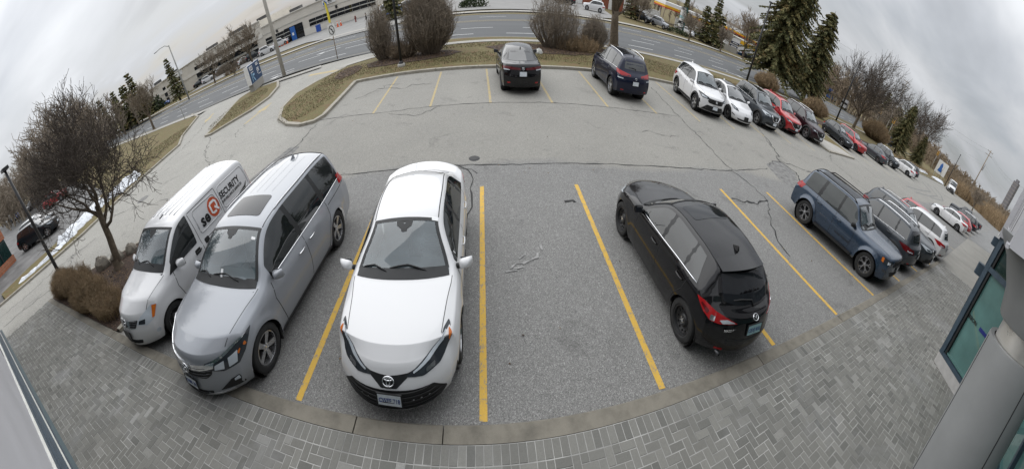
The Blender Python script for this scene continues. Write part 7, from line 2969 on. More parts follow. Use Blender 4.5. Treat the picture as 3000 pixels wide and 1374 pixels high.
def bbox(name, u0, u1, z0, z1, mat, dep=8.0, proud=0.0, parent=bb):
    p0, p1 = A + d * u0 - n * proud, A + d * u1 - n * proud
    q0, q1 = A + d * u0 + n * dep, A + d * u1 + n * dep
    mb = MB()
    mb.prism([tuple(p0), tuple(p1), tuple(q1), tuple(q0)][::-1], z0, z1)
    return mb.obj(name, mat, parent)


bbox('wall', 0, 14, -.1, .55, brick_m)
w_ = bbox('window_band', .12, 14, .55, 2.0, darkgl, 7.9, -.06)
for u in (1.4, 2.9, 4.4):
    bbox('mullion', u, u + .07, .55, 2.0, M_['alloy_dark'], .1, -.02, w_)
bbox('wall', 0, 14, 2.0, 5.2, brick_m)
wall_top = bbox('coping', -.1, 14, 5.2, 5.35, M_['alloy_dark'], 8.1, .1)
# brick courses: a stack of soldier rows standing slightly proud
for z in (.2, .38, 2.2, 2.6, 3.0, 3.4):
    bbox('brick_course', 0, 9, z, z + .035, plain('brick_mortar', (.30, .20, .14), .95), .02, .006)
# lower right: sign by the far exit, bus shelter, bus
x, y = polar(76.5, 128)
sb = thing('sign_board', 'white advertising board with a blue figure by the far exit', 'sign', (x, y, .2), R(-80))
mb = MB()
mb.box((0, 0, 3.2), (4.2, .2, 4.2))
mb.obj('sign_panel', white_s, sb)
mb = MB()
mb.lathe([(.0, 1.8), (.9, 1.9), (.5, 3.2), (.55, 3.9), (.2, 4.6), (.0, 4.7)], 10, 'Z', (-.3, -.3, 0))
o = mb.obj('figure', plain('banner_blue', (.03, .13, .42), .5), sb, True)
o.scale = (1, .12, 1)
o.location = (0, -.1, 0)
for s in (-1.6, 1.6):
    mb = MB()
    mb.box((s, 0, .6), (.2, .2, 1.4))
    mb.obj('post', M_['pole_grey'], sb)
sh = thing('bus_shelter', 'glass bus shelter with a blue panel beside the road at right', 'bus shelter', (91.5, 38.2, .1), R(25))
for x in (-1.9, 1.9):
    for y in (-.7, .7):
        mb = MB()
        mb.box((x, y, 1.3), (.1, .1, 2.6))
        mb.obj('post', M_['pole_grey'], sh)
mb = MB()
mb.box((0, 0, 2.65), (4.2, 1.8, .12))
mb.obj('roof', M_['alloy'], sh)
for x in (-.95, .95):
    mb = MB()
    mb.box((x, .7, 1.35), (1.7, .03, 2.1))
    mb.obj('pane', M_['glass_mid'], sh)
mb = MB()
mb.box((-1.9, 0, 1.3), (.06, 1.3, 2.2))
mb.obj('panel', plain('banner_blue', (.03, .13, .42), .5), sh)
x, y = polar(56.0, 133)
bus = thing('bus', 'blue and white bus on the road behind the black lamp post', 'bus', (x, y, 0), R(25))
mb = MB()
mb.prism(smooth_poly([(-5.5, -1.25), (5.5, -1.25), (5.5, 1.25), (-5.5, 1.25)], .3), .4, 1.3)
o = mb.obj('body', PAINT['blue'], bus)
mb = MB()
mb.prism(smooth_poly([(-5.45, -1.22), (5.45, -1.22), (5.45, 1.22), (-5.45, 1.22)], .3), 2.3, 3.05)
mb.obj('roof', PAINT['blue'], bus)
mb = MB()
mb.prism(smooth_poly([(-5.4, -1.2), (5.4, -1.2), (5.4, 1.2), (-5.4, 1.2)], .3), 1.3, 2.3)
mb.obj('window_band', M_['glass_side'], bus)
for x in (-4.4, -2.6, -.8, 1, 2.8, 4.5):
    for s in (1, -1):
        mb = MB()
        mb.box((x, s * 1.215, 1.8), (.12, .03, 1.0))
        mb.obj('pillar', PAINT['white'], bus)
for x in (-3.4, 3.4):
    for s in (1, -1):
        mb = MB()
        mb.lathe([(.48, -.12), (.48, .12), (.25, .14), (0, .14)], 14, 'Y', (x, s * 1.15, .48))
        mb.obj('wheel', M_['tyre'], bus, True)
x, y = polar(58.3, 128)
tr = thing('box_truck', 'white box truck in front of the blue bus', 'truck', (x, y, 0), R(25))
mb = MB()
mb.box((.9, 0, 1.75), (4.2, 2.2, 2.3))
mb.obj('cargo_box', PAINT['white'], tr)
mb = MB()
mb.prism(smooth_poly([(-2.9, -1), (-1.25, -1), (-1.25, 1), (-2.9, 1)], .2), .5, 2.1)
mb.obj('cab', PAINT['white'], tr)
mb = MB()
mb.box((-2.1, 0, 1.75), (1.66, 2.03, .6))
mb.obj('window_band', M_['glass_side'], tr)
for x in (-2.1, 1.9):
    for s in (1, -1):
        mb = MB()
        mb.lathe([(.42, -.12), (.42, .12), (0, .14)], 12, 'Y', (x, s * .98, .42))
        mb.obj('wheel', M_['tyre'], tr, True)
# traffic lights at the far junction
for i, (az, D, z) in enumerate(((63.9, 112, 6.0), (66.4, 108, 6.0), (74.9, 150, 7.0), (76.9, 146, 5.2))):
    x, y = polar(az, D)
    t = thing('traffic_light', ['yellow traffic light left of the pale utility pole', 'yellow traffic light right of the pale utility pole', 'yellow traffic light above the white advertising board', 'yellow traffic light right of the white advertising board'][i], 'traffic light', (x, y, 0), R(-az), 'yellow traffic lights at the junction')
    mb = MB()
    mb.box((0, 0, z), (.7, .5, 1.6))
    mb.obj('housing', plain('signal_yellow', (.70, .36, .02), .5), t)
    for q in range(3):
        mb = MB()
        mb.lathe([(.0, -.28), (.2, -.28), (.24, -.25)], 10, 'Y', (0, 0, z + .5 - .5 * q))
        mb.obj('lens', M_['dark_lens'], t, True)
    mb = MB()
    mb.tube([(.0, .3, 0), (0, .3, z)], .09, 6)
    mb.obj('pole', M_['pole_grey'], t, True)

# ------------------------------------------------------------------ a pedestrian across the road
def pedestrian(loc, deg):
    t = thing('person', 'pedestrian in dark clothes walking across the office forecourt', 'person', loc, R(deg))
    V_, E_, Rr = [], [], []

    def nv(p, r, parent=None):
        V_.append(p)
        Rr.append(r)
        if parent is not None:
            E_.append((parent, len(V_) - 1))
        return len(V_) - 1
    pel = nv((0, 0, .95), .15)
    ch = nv((.02, 0, 1.25), .16, pel)
    sh_ = nv((.03, 0, 1.43), .13, ch)
    nk = nv((.04, 0, 1.53), .06, sh_)
    hd_ = nv((.06, 0, 1.63), .09, nk)
    nv((.07, 0, 1.73), .085, hd_)
    for s, sw in ((1, .32), (-1, -.3)):
        hip = nv((0, s * .09, .88), .095, pel)
        kn = nv((sw * .55, s * .10, .5), .065, hip)
        an = nv((sw * .75 - .1, s * .10, .09), .045, kn)
        nv((sw * .75 + .08, s * .10, .05), .04, an)
        so_ = nv((.03, s * .19, 1.41), .06, sh_)
        el_ = nv((-sw * .3, s * .25, 1.15), .045, so_)
        wr = nv((-sw * .3 + .14, s * .25, .93), .035, el_)
        nv((-sw * .3 + .2, s * .25, .86), .035, wr)
    me = bpy.data.meshes.new('body')
    me.from_pydata(V_, E_, [])
    o = bpy.data.objects.new('body', me)
    link(o, t)
    md = o.modifiers.new('skin', 'SKIN')
    for i, r in enumerate(Rr):
        me.skin_vertices[0].data[i].radius = (r, r)
    me.skin_vertices[0].data[0].use_root = True
    o.modifiers.new('sub', 'SUBSURF').levels = 1
    m, tt, p = principled('person_cloth')
    s_ = nd(tt, 'ShaderNodeSeparateXYZ')
    tt.links.new(opos(tt), s_.inputs[0])
    cr = ramp(tt, s_.outputs['Z'], [(0, (.02, .02, .02)), (.02, (.35, .33, .31)), (.88, (.35, .33, .31)), (.9, (.015, .015, .018))])
    tt.links.new(mixc_(tt, rng(tt, s_.outputs['Z'], 1.53, 1.55, 0, 1), cr, (.40, .26, .19)), p.inputs['Base Color'])
    dg = bpy.context.evaluated_depsgraph_get()
    me2 = bpy.data.meshes.new_from_object(o.evaluated_get(dg))
    o.modifiers.clear()
    o.data = me2
    me2.materials.append(m)
    mb = MB()
    mb.lathe([(.0, .11), (.06, .09), (.095, .02), (.085, -.05)], 10, 'Z', (.05, 0, 1.70))
    mb.obj('hair', M_['decal_black'], t, True)


if not hasattr(bpy.types.Mesh, 'skin_vertices_x'):
    try:
        pedestrian(W(-14.0, 46.6, .03), 200)
    except Exception as e_:
        print('person', e_)
# ------------------------------------------------------------------ vegetation
def bark(name, c, v=.35, sc=9):
    return plain(name, c, .95, var=v, scale=sc, bumpy=.4)


bark_dark, bark_grey, bark_brown = bark('bark_dark', (.075, .06, .048)), bark('bark_grey', (.10, .085, .068)), bark('bark_brown', (.12, .095, .068))
twig_brown = bark('twig_brown', (.20, .155, .108), .35, 3)
twig_grey = bark('twig_grey', (.24, .20, .155), .35, 3)
twig_tan = bark('twig_tan', (.27, .195, .115), .4, 3)
twig_dark = bark('twig_dark', (.055, .044, .036), .3, 3)


def foliage_mat(name, cs):
    m, t, p = principled(name)
    at = nd(t, 'ShaderNodeAttribute', attribute_name='tint')
    n = noise(t, wpos(t), 1.2, 4)
    c = ramp(t, at.outputs['Fac'], [(i / (len(cs) - 1), x) for i, x in enumerate(cs)])
    c = mixc_(t, rng(t, n, .35, .7, 0, .5), c, tuple(x * .55 for x in cs[0]))
    t.links.new(c, p.inputs['Base Color'])
    p.inputs['Roughness'].default_value = .8
    return m


spruce_m = foliage_mat('spruce_needles', [(.045, .056, .022), (.115, .12, .042), (.21, .185, .07), (.30, .18, .07)])
cedar_m = foliage_mat('cedar_leaves', [(.018, .032, .012), (.04, .06, .018), (.07, .085, .025)])
leaf_litter = foliage_mat('dry_leaves', [(.07, .04, .02), (.15, .09, .045), (.24, .16, .08)])
grass_blade = foliage_mat('grass_blades', [(.09, .065, .032), (.16, .13, .06), (.12, .13, .045), (.24, .20, .11)])


def rot_to(v, ang, phi):
    v = v.normalized()
    a = v.orthogonal().normalized()
    b = v.cross(a)
    return (v * math.cos(ang) + (a * math.cos(phi) + b * math.sin(phi)) * math.sin(ang)).normalized()


def bare_tree(name, label, loc, seed, h=5.0, trunk=1.8, r0=.13, limbs=5, levels=4, spread=.75, length=1.9, ratio=.66, kids=(5, 5, 4, 3), wander=.22, up=.10, bmat=None, tmat=None, sides=(9, 6, 4, 3, 3), group=None, droop=0.0, cat='tree', lean=(0, 0), minr=.006):
    rnd = random.Random(seed)
    t = thing(name, label, cat, loc, 0, group)
    tb, cb = MB(), MB()

    def grow(p, d, L_, r, lev, mb):
        n = 4 if lev < 3 else 3
        pts, rr = [p.copy()], [r]
        q, dd = p.copy(), d.copy()
        for i in range(n):
            dd = (dd + Vector((rnd.gauss(0, wander), rnd.gauss(0, wander), rnd.gauss(0, wander) + up - droop * lev * .3)) * (1 if lev else .35)).normalized()
            q = q + dd * (L_ / n)
            pts.append(q.copy())
            rr.append(max(minr * .6, r * (1 - .72 * (i + 1) / n) if lev else r * (1 - .35 * (i + 1) / n)))
        mb.tube(pts, rr, sides[min(lev, len(sides) - 1)], lev < 2)
        if lev >= levels:
            return
        k = kids[min(lev, len(kids) - 1)]
        for j in range(k):
            if lev == 0:
                f = .62 + .38 * (j + .5) / k
            else:
                f = .25 + .75 * (j + rnd.random()) / k
            x = f * n
            i = min(int(x), n - 1)
            pp = pts[i].lerp(pts[i + 1], x - i)
            base = (pts[i + 1] - pts[i]).normalized()
            ang = rnd.uniform(.55, 1.1) * (spread if lev == 0 else .85)
            nd_ = rot_to(base, ang, 2.4 * j + rnd.uniform(-.6, .6) + seed)
            if lev == 0:
                nd_ = rot_to(Vector((0, 0, 1)), rnd.uniform(.45, 1.15) * spread, 2 * math.pi * j / k + rnd.uniform(-.4, .4))
            rl = rr[i] + (rr[i + 1] - rr[i]) * (x - i)
            nl = length * ratio ** lev * rnd.uniform(.7, 1.25) * (1 - .35 * f if lev else 1)
            grow(pp, nd_, nl, max(minr, rl * (.62 if lev else .58)), lev + 1, tb if lev == 0 and levels > 2 else cb)
        if lev:
            nd_ = rot_to((pts[-1] - pts[-2]).normalized(), rnd.uniform(.1, .4), rnd.uniform(0, 6))
            grow(pts[-1], nd_, length * ratio ** lev * .7, max(minr, rr[-1]), lev + 1, cb)
    grow(Vector((0, 0, -.05)), Vector((lean[0], lean[1], 1)).normalized(), trunk, r0, 0, tb)
    # root flare
    tb.lathe([(r0 * 1.7, -.05), (r0 * 1.25, .10), (r0 * 1.02, .3)], 9)
    tb.obj('trunk', tmat or bark_dark, t, True)
    cb.obj('crown', bmat or twig_dark, t, True)
    return t


def shrub(name, label, loc, seed, h, rx, ry, n, mat, group=None, fan=.5, side=5, th=.009, dome=True, basew=.35):
    """many fine stems rising from the ground and forking"""
    rnd = random.Random(seed)
    t = thing(name, label, 'shrub', loc, 0, group)
    mb = MB()
    for i in range(n):
        a = rnd.uniform(0, 2 * math.pi)
        q = math.sqrt(rnd.random())
        bx, by = rx * basew * q * math.cos(a), ry * basew * q * math.sin(a)
        hh = h * (math.sqrt(max(0.08, 1 - (.86 * q) ** 2)) if dome else rnd.uniform(.6, 1)) * rnd.uniform(.72, 1.05)
        ex, ey = rx * q * math.cos(a) * rnd.uniform(.8, 1.1), ry * q * math.sin(a) * rnd.uniform(.8, 1.1)
        pts = []
        for k in range(5):
            f = k / 4
            g = math.sin(f * 2.15) / .995 if dome else f ** (1 + fan * .4)
            pts.append((bx + (ex - bx) * g + rnd.gauss(0, .03 * h * f), by + (ey - by) * g + rnd.gauss(0, .03 * h * f), hh * f ** .92 + rnd.gauss(0, .012 * h)))
        mb.tube(pts, [th * 1.5, th * 1.25, th, th * .75, th * .4], 3, False)
        for s in range(side):
            f = rnd.uniform(.3, 1)
            k = min(3, int(f * 4))
            p = Vector(pts[k]).lerp(Vector(pts[k + 1]), f * 4 - k)
            d = Vector((rnd.gauss(0, .5), rnd.gauss(0, .5), rnd.uniform(.1, 1))).normalized() * h * rnd.uniform(.08, .2)
            m_ = p + d * .5 + Vector((rnd.gauss(0, .02), rnd.gauss(0, .02), 0)) * h
            mb.tube([p, m_, p + d], [th * .7, th * .55, th * .3], 3, False)
    o = mb.obj('stems', mat, t, True)
    return t


def needle_mesh(seed, h, r, whorls, per, blades, droop=.5, blade=.26, top_r=.05, base=.12, width=.05, shape=.85):
    """a conifer: trunk, drooping branches and hanging needle sprays"""
    rnd = random.Random(seed)
    tb, cb = MB(), MB()
    tint = []
    tb.tube([(0, 0, -.1), (rnd.gauss(0, .05), rnd.gauss(0, .05), h * .5), (0, 0, h)], [h * .02 + .04, h * .013, .02], 8)
    for w in range(whorls):
        f = base + (1 - base) * (w + rnd.uniform(-.3, .3)) / whorls
        z0 = h * f
        L0 = r * max(.04, (1 - f) ** shape) * rnd.uniform(.75, 1.12) + top_r
        for b in range(per):
            a = 2 * math.pi * (b + rnd.random() * .7) / per + w * 1.3
            L_ = L0 * rnd.uniform(.7, 1.15)
            pts = []
            for k in range(5):
                g = k / 4
                z = z0 + L_ * (.10 * g - droop * g ** 1.6 + .22 * droop * g ** 4)
                pts.append(Vector((L_ * g * math.cos(a + .12 * g), L_ * g * math.sin(a + .12 * g), z)))
            tb.tube(pts, [.03 * (1 - f) + .012, .02, .014, .01, .006], 3, False)
            bt = rnd.uniform(0, 1)
            nb = max(4, int(blades * (L_ / r + .15)))
            for q in range(nb):
                g = rnd.uniform(.08, 1)
                k = min(3, int(g * 4))
                p = pts[k].lerp(pts[k + 1], g * 4 - k)
                s = rnd.choice((-1, 1))
                sd = Vector((-math.sin(a), math.cos(a), 0)) * s
                out = Vector((math.cos(a), math.sin(a), 0))
                bl = blade * rnd.uniform(.6, 1.3) * (.55 + .7 * math.sin(math.pi * min(1, g + .15)))
                dirv = (sd * rnd.uniform(.2, 1) + out * rnd.uniform(.1, .8) + Vector((0, 0, -rnd.uniform(.15, 1.3) * (droop + .25)))).normalized() * bl
                side = dirv.cross(Vector((rnd.gauss(0, 1), rnd.gauss(0, 1), rnd.gauss(0, 1)))).normalized() * width * rnd.uniform(.7, 1.3)
                c = p + dirv
                cb.add([p - side * .3, p + side * .3, p + dirv * .55 + side, c, p + dirv * .55 - side], [(0, 1, 2, 3, 4)])
                tv = min(1, max(0, bt * .45 + rnd.uniform(0, .4)))
                if rnd.random() < .05:
                    tv = rnd.uniform(.85, 1)
                tint += [tv] * 5
    return tb, cb, tint


def conifer(label, loc, protos, key, group, sc=1.0, rz=0.0, name='spruce_tree'):
    if key not in protos:
        return None
    tb, cb = protos[key]
    t = thing(name, label, 'tree', loc, rz, group)
    wd = 1.22 if group == GS else 1.35
    t.scale = (sc * wd, sc * wd, sc)
    link(bpy.data.objects.new('trunk', tb), t)
    link(bpy.data.objects.new('crown', cb), t)
    return t


def proto(args, mat=None):
    tb, cb, tint = needle_mesh(*args[0], **args[1])
    tm = tb.mesh('trunk', bark_dark, True)
    cm = cb.mesh('crown', mat or spruce_m)
    add_tint(cm, tint)
    return tm, cm


PR = {}
GS = 'spruces on the verge'
PR['big1'] = proto(((3, 17.0, 5.0, 44, 10, 135), dict(droop=.62, blade=.44, width=.075, base=.15, shape=.5)))
PR['big2'] = proto(((8, 14.0, 4.6, 36, 10, 125), dict(droop=.62, blade=.42, width=.075, base=.14, shape=.55)))
PR['far1'] = proto(((5, 14, 3.2, 22, 7, 20), dict(droop=.4, blade=.7, width=.2, base=.10)))
PR['far2'] = proto(((6, 9, 3.0, 18, 7, 22), dict(droop=.3, blade=.6, width=.2, base=.08, shape=.6)))

# hero bare tree by the van
bare_tree('bare_tree', 'bare spreading tree with gnarled twigs standing in the bed left of the white van', (-11.45, 4.62, .09), 21, trunk=2.2, r0=.155, levels=5, spread=.92, length=1.95, ratio=.72, kids=(7, 5, 4, 3, 3), wander=.32, up=.13, minr=.0105, bmat=bark_dark, tmat=bark_brown)
# trunk between the shrubs and the navy SUV
bare_tree('bare_tree', 'thick-trunked bare tree at the road behind the navy SUV', W(10.85, 27.95, .1), 5, trunk=2.3, r0=.40, levels=5, spread=.72, length=3.2, ratio=.68, kids=(6, 5, 4, 4, 3), wander=.16, up=.12, bmat=bark_brown, tmat=bark_brown, minr=.014)
SG = 'round bare shrubs along the verge'
shrub('bare_shrub', 'tall round bare shrub, biggest on the verge, right of the black lamp post', (-3.2, 24.2, .1), 1, 3.7, 1.75, 1.5, 640, twig_grey, SG, th=.013, side=8, basew=.3)
shrub('bare_shrub', 'slim bare shrub left of the black lamp post', (-6.55, 24.5, .1), 2, 3.0, .95, .9, 260, twig_grey, SG, th=.012, side=8, basew=.3)
shrub('bare_shrub', 'loose bare shrub behind the black sedan', (5.4, 25.3, .1), 3, 2.9, 2.0, 1.3, 290, twig_grey, SG, th=.012, side=8, basew=.45)
shrub('bare_shrub', 'small dense bare shrub left of the thick tree trunk', (8.75, 26.7, .1), 4, 1.9, 1.15, .9, 400, twig_grey, SG, th=.010, side=7, basew=.4)
shrub('bare_shrub', 'low straggly shrub at the foot of the big round one', (-5.0, 24.0, .1), 5, 1.1, 1.2, .8, 300, twig_brown, SG, th=.012, side=5, basew=.5)
shrub('bare_shrub', 'low thicket of stems under the loose shrub', (6.9, 25.0, .1), 6, .9, 1.9, .9, 420, twig_tan, SG, th=.012, side=5, basew=.8)
# brown clipped bushes beside the van
HG = 'brown bushes in the planting bed'
for i, (x, y, hh, r_, n, lb) in enumerate([(-13.45, 3.0, .9, 1.05, 1000, 'brown twiggy bush at the far left corner of the planting bed'), (-12.1, 3.1, .95, 1.15, 1000, 'brown twiggy bush in the middle of the planting bed'),
                                           (-10.75, 2.95, .85, 1.15, 900, 'brown twiggy bush under the bare tree'), (-9.35, 2.9, .62, .95, 560, 'low brown bush beside the front of the white van')]):
    shrub('brown_bush', lb, (x, y, .09), 20 + i, hh, r_, r_ * .58, n, twig_tan, HG, th=.0055, side=9, basew=.8, dome=i % 2 == 0)
# right-hand verge
shrub('brown_bush', 'brown round bush behind the black lamp post and the dark grey SUV', (32.3, 31.4, .1), 31, 1.7, 2.2, 1.2, 520, twig_tan, 'brown bushes on the verge', th=.02, side=7, basew=.5)
shrub('brown_bush', 'brown bush behind the maroon SUV under the spruce', (39.5, 28.3, .1), 32, 1.9, 3.0, 1.2, 560, twig_tan, 'brown bushes on the verge', th=.02, side=7, basew=.5)
shrub('brown_bush', 'big brown bush behind the dark sedan right of the bare tree', (71, 33.5, .1), 33, 3.6, 6.5, 2.5, 900, twig_tan, 'brown bushes on the verge', th=.035, side=8, basew=.5)
shrub('brown_bush', 'reddish low hedge between the white electric sedan and the road', (19.5, 22.4, .1), 34, .7, 3.2, .7, 420, twig_tan, 'brown bushes on the verge', th=.014, side=6, basew=.85)
GS = 'spruces on the verge'
conifer('big drooping spruce with rusty cones, left of the pair behind the red SUV', W(36.5, 35.0, .0), PR, 'big1', GS, 1.0, .4)
conifer('slightly smaller spruce, right of the pair behind the maroon SUV', W(46.6, 36.6, .0), PR, 'big2', GS, .92, 2.1)
conifer('small dark spruce behind the dark SUV near the bus shelter', (79.4, 31.2, 0), PR, 'big1', GS, .64, 1.1)
conifer('dark conifer farthest right on the verge by the far exit', (*polar(72.2, 98), 0), PR, 'big2', GS, .55, 3.1)
# bare trees at right
BR = 'bare trees at right'
def bt(label, az, D, top_el, seed, z=0, trunk=None, mat=twig_grey, spread=.8, group=BR, kids=(6, 5, 4, 4), lv=4, r=None, width=1.0):
    x, y = polar(az, D)
    h_ = CAM_H + D * math.tan(R(top_el)) - z
    tr_ = (trunk or .26) * h_
    return bare_tree('bare_tree', label, (x, y, z), seed, trunk=tr_, r0=r or .022 * h_ + .03, levels=lv, spread=spread, length=h_ * .37 * width, ratio=.64, kids=kids, wander=.17, up=.10, bmat=mat, tmat=bark_brown, minr=.0004 * D + .003, sides=(7, 5, 3, 3, 3), group=group)


bt('wide rounded bare tree behind the red crossover, biggest at right', 61.0, 70.5, 8.8, 41, trunk=.2, spread=1.0, kids=(10, 7, 5, 4), width=1.2, mat=bark_dark)
bt('bare tree leaning over the small spruce', 69.0, 92, 8.6, 42, spread=.6, mat=bark_dark)
bt('thin bare tree right of the small spruce', 71.6, 120, 7.4, 43, spread=.7, mat=bark_dark)
bt('small bare tree between the two right-hand lamp posts', 65.2, 95, 4.2, 44)
bt('small bare tree growing out of the brown hedge by the pickup', 84.0, 88, 2.0, 45, spread=.9)
bt('small bare tree at the white station building', 37.4, 84, .2, 46, -.9)
bt('slim bare tree before the lattice fence', 32.4, 78, .2, 47, -1.1)
bt('reddish bare tree behind the black lamp post', 41.0, 92, 3.6, 48, -.8, mat=twig_brown, kids=(8, 6, 4, 3))
bt('bare tree at the fence behind the thick trunk', 24.4, 84, .6, 49, -1.3)
# across the road at left
BL = 'bare trees before the office'
bt('bare round-headed street tree before the office, left of three', -41.5, 86, 2.2, 51, -1.0, group=BL, kids=(6, 4, 4, 3))
bt('bare street tree before the office, middle of three', -38.2, 82, 2.0, 52, -1.1, group=BL, kids=(6, 4, 4, 3))
bt('bare street tree before the office, largest of three', -35.0, 84, 2.9, 53, -1.2, group=BL, kids=(7, 5, 4, 3))
bt('thin young bare tree on the left verge by the sidewalk', -53.1, 54, 4.2, 54, 0, group=BL, spread=.5)
HS = 'hedges across the road'
for i, (x, y, h_, rx, n, m_, lb) in enumerate([(-52, 63, 2.0, 4.0, 420, twig_grey, 'bare grey hedge under the street trees'), (-46.5, 62.2, 1.8, 3.5, 420, twig_grey, 'bare grey hedge right of another before the office'),
                                               (-44, 55.5, .9, 3.0, 200, twig_brown, 'low bare bush on the far verge'),
                                               ]):
    p = W(x, y, 0)
    shrub('bare_hedge', lb, p, 60 + i, h_, rx, 1.2, n, m_, HS, th=.03, side=6, basew=.8)


def leafy(name, label, loc, h, rx, ry, n, seed, mat, group, leaf=.12):
    rnd = random.Random(seed)
    t = thing(name, label, 'shrub', loc, 0, group)
    cb = MB()
    tint = []
    ph = [rnd.uniform(0, 6) for _ in range(4)]
    for i in range(n):
        a, u = rnd.uniform(0, 2 * math.pi), rnd.uniform(0, 1)
        r = (1 + .12 * math.sin(3 * a + ph[0]) + .1 * math.sin(7 * a + 5 * u + ph[1])) * rnd.uniform(.72, 1.03)
        th = math.acos(1 - u)
        p = Vector((rx * r * math.sin(th) * math.cos(a), ry * r * math.sin(th) * math.sin(a), h * r * max(.03, math.cos(th))))
        d1 = Vector((rnd.gauss(0, 1), rnd.gauss(0, 1), rnd.gauss(0, 1))).normalized() * leaf
        d2 = d1.cross(Vector((rnd.gauss(0, 1), rnd.gauss(0, 1), rnd.gauss(0, 1)))).normalized() * leaf * .6
        cb.add([p - d1, p + d2, p + d1, p - d2], [(0, 1, 2, 3)])
        tint += [min(1, max(0, rnd.gauss(.45, .25)))] * 4
    o = cb.obj('foliage', mat, t)
    add_tint(o.data, tint)
    for k in range(4):
        mb = MB()
        mb.tube([(rx * .5 * (k - 1.5) / 2, 0, 0), (rx * .6 * (k - 1.5) / 2, 0, h * .7)], .05, 5)
        mb.obj('stem', bark_dark, t)
    return t


EV = 'evergreen shrubs across the road'
leafy('evergreen_shrub', 'rounded evergreen hedge at the top edge above the road', W(-.6, 51.0, 0), 1.3, 2.6, 1.2, 900, 71, cedar_m, EV, .16)
leafy('evergreen_shrub', 'dark clipped hedge before the lattice fence, right of the bare tree', W(42.2, 58.5, 0), 1.1, 3.6, 1.1, 900, 72, cedar_m, EV, .16)
leafy('evergreen_shrub', 'dark clipped hedge at the foot of the pylon sign', W(33.0, 56.0, 0), .9, 3.4, 1.0, 800, 73, cedar_m, EV, .15)
leafy('evergreen_shrub', 'green shrub beside the cars in the office lot at left', (-78, 62, 0), 3.0, 3.4, 2, 700, 74, cedar_m, EV, .35)
leafy('evergreen_shrub', 'green shrub at the foot of the far left conifers', (-92, 62, 0), 3.2, 5, 2.4, 800, 75, cedar_m, EV, .4)
FC = 'conifers across the road'
for i, (key, az, D, el, z, lb) in enumerate([('far1', -47.5, 80, 3.0, 0, 'single dark conifer at the left part of the office'), ('far1', -53.7, 104, 4.4, 0, 'tallest dark conifer left of the office'), ('far2', -55.2, 100, 3.4, 0, 'dark conifer just left of the tallest one'),
                                             ('far1', -57.0, 108, 3.6, 0, 'dark conifer partly behind the bare tree twigs'), ('far2', -52.6, 98, 1.6, 0, 'short conifer right of the tallest one'), ('far1', -59.4, 112, 3.8, 0, 'dark conifer farthest left of the conifer group'),
                                             ('far1', 35.7, 95, 2.6, -1.2, 'tall dark conifer above the lattice fence'), ('far2', 34.2, 96, .9, -1.3, 'dark conifer left of the tall one above the fence'), ('far2', 36.7, 97, .6, -1.1, 'dark conifer right of the tall one above the fence'),
                                             ('far2', 23.2, 86, .2, -1.4, 'dark conifer behind the thick tree trunk at the top edge'), ('far2', -12.6, 66, 1.5, -1.3, 'brownish conifer at the top edge behind the left shrub'),
                                             ('far1', 64.2, 130, 4.0, 0, 'dark conifer behind the wide bare tree'), ('far2', 66.6, 125, 3.2, 0, 'dark conifer beside the pale utility pole'), ('far1', 31.0, 100, 1.2, -1.2, 'conifer behind the station canopy')]):
    x, y = polar(az, D)
    hh = {'far1': 14, 'far2': 9}[key]
    conifer(lb, (x, y, z), PR, key, FC, (CAM_H + D * math.tan(R(el)) - z) / hh, i * 1.7)

# background woods: many bare trees too far to tell apart
def wood(name, az0, az1, D0, D1, el, n, seed, mat, hmin=.6, z=0, twigs=26, th=1.0):
    """a far belt of leafless trees, one mass"""
    rnd = random.Random(seed)
    mb = MB()
    for i in range(n):
        az, D = rnd.uniform(az0, az1), rnd.uniform(D0, D1)
        e = el(az) if callable(el) else el
        h_ = (CAM_H - z + D * math.tan(R(e))) * rnd.uniform(hmin, 1.0)
        x, y = polar(az, D)
        base = Vector((x, y, z - .2))
        r_ = D * .0007 * th
        top = base + Vector((rnd.gauss(0, .05 * h_), rnd.gauss(0, .05 * h_), h_ * .85))
        mid = base.lerp(top, .5) + Vector((rnd.gauss(0, .03 * h_), rnd.gauss(0, .03 * h_), 0))
        mb.tube([base, mid, top], [r_ * 2.6, r_ * 1.8, r_ * .6], 3, False)
        for k in range(twigs):
            f = rnd.uniform(.22, 1)
            p = base.lerp(mid, f * 2) if f < .5 else mid.lerp(top, f * 2 - 1)
            d = Vector((rnd.gauss(0, .6), rnd.gauss(0, .6), rnd.uniform(.2, 1))).normalized() * h_ * rnd.uniform(.12, .3)
            e_ = p + d
            mb.tube([p, p + d * .5 + Vector((rnd.gauss(0, .02), rnd.gauss(0, .02), 0)) * h_, e_], [r_, r_ * .8, r_ * .4], 3, False)
            for q in range(2):
                d2 = Vector((rnd.gauss(0, .7), rnd.gauss(0, .7), rnd.uniform(.1, 1))).normalized() * h_ * rnd.uniform(.06, .13)
                p2 = p + d * rnd.uniform(.4, 1)
                mb.tube([p2, p2 + d2], [r_ * .7, r_ * .35], 3, False)
    o = mb.obj(name, mat)
    o['kind'] = 'stuff'
    return o


def prof(*pts):
    def f(a):
        for (a0, e0), (a1, e1) in zip(pts, pts[1:]):
            if a0 <= a <= a1:
                return e0 + (e1 - e0) * (a - a0) / (a1 - a0)
        return pts[-1][1] if a > pts[-1][0] else pts[0][1]
    return f


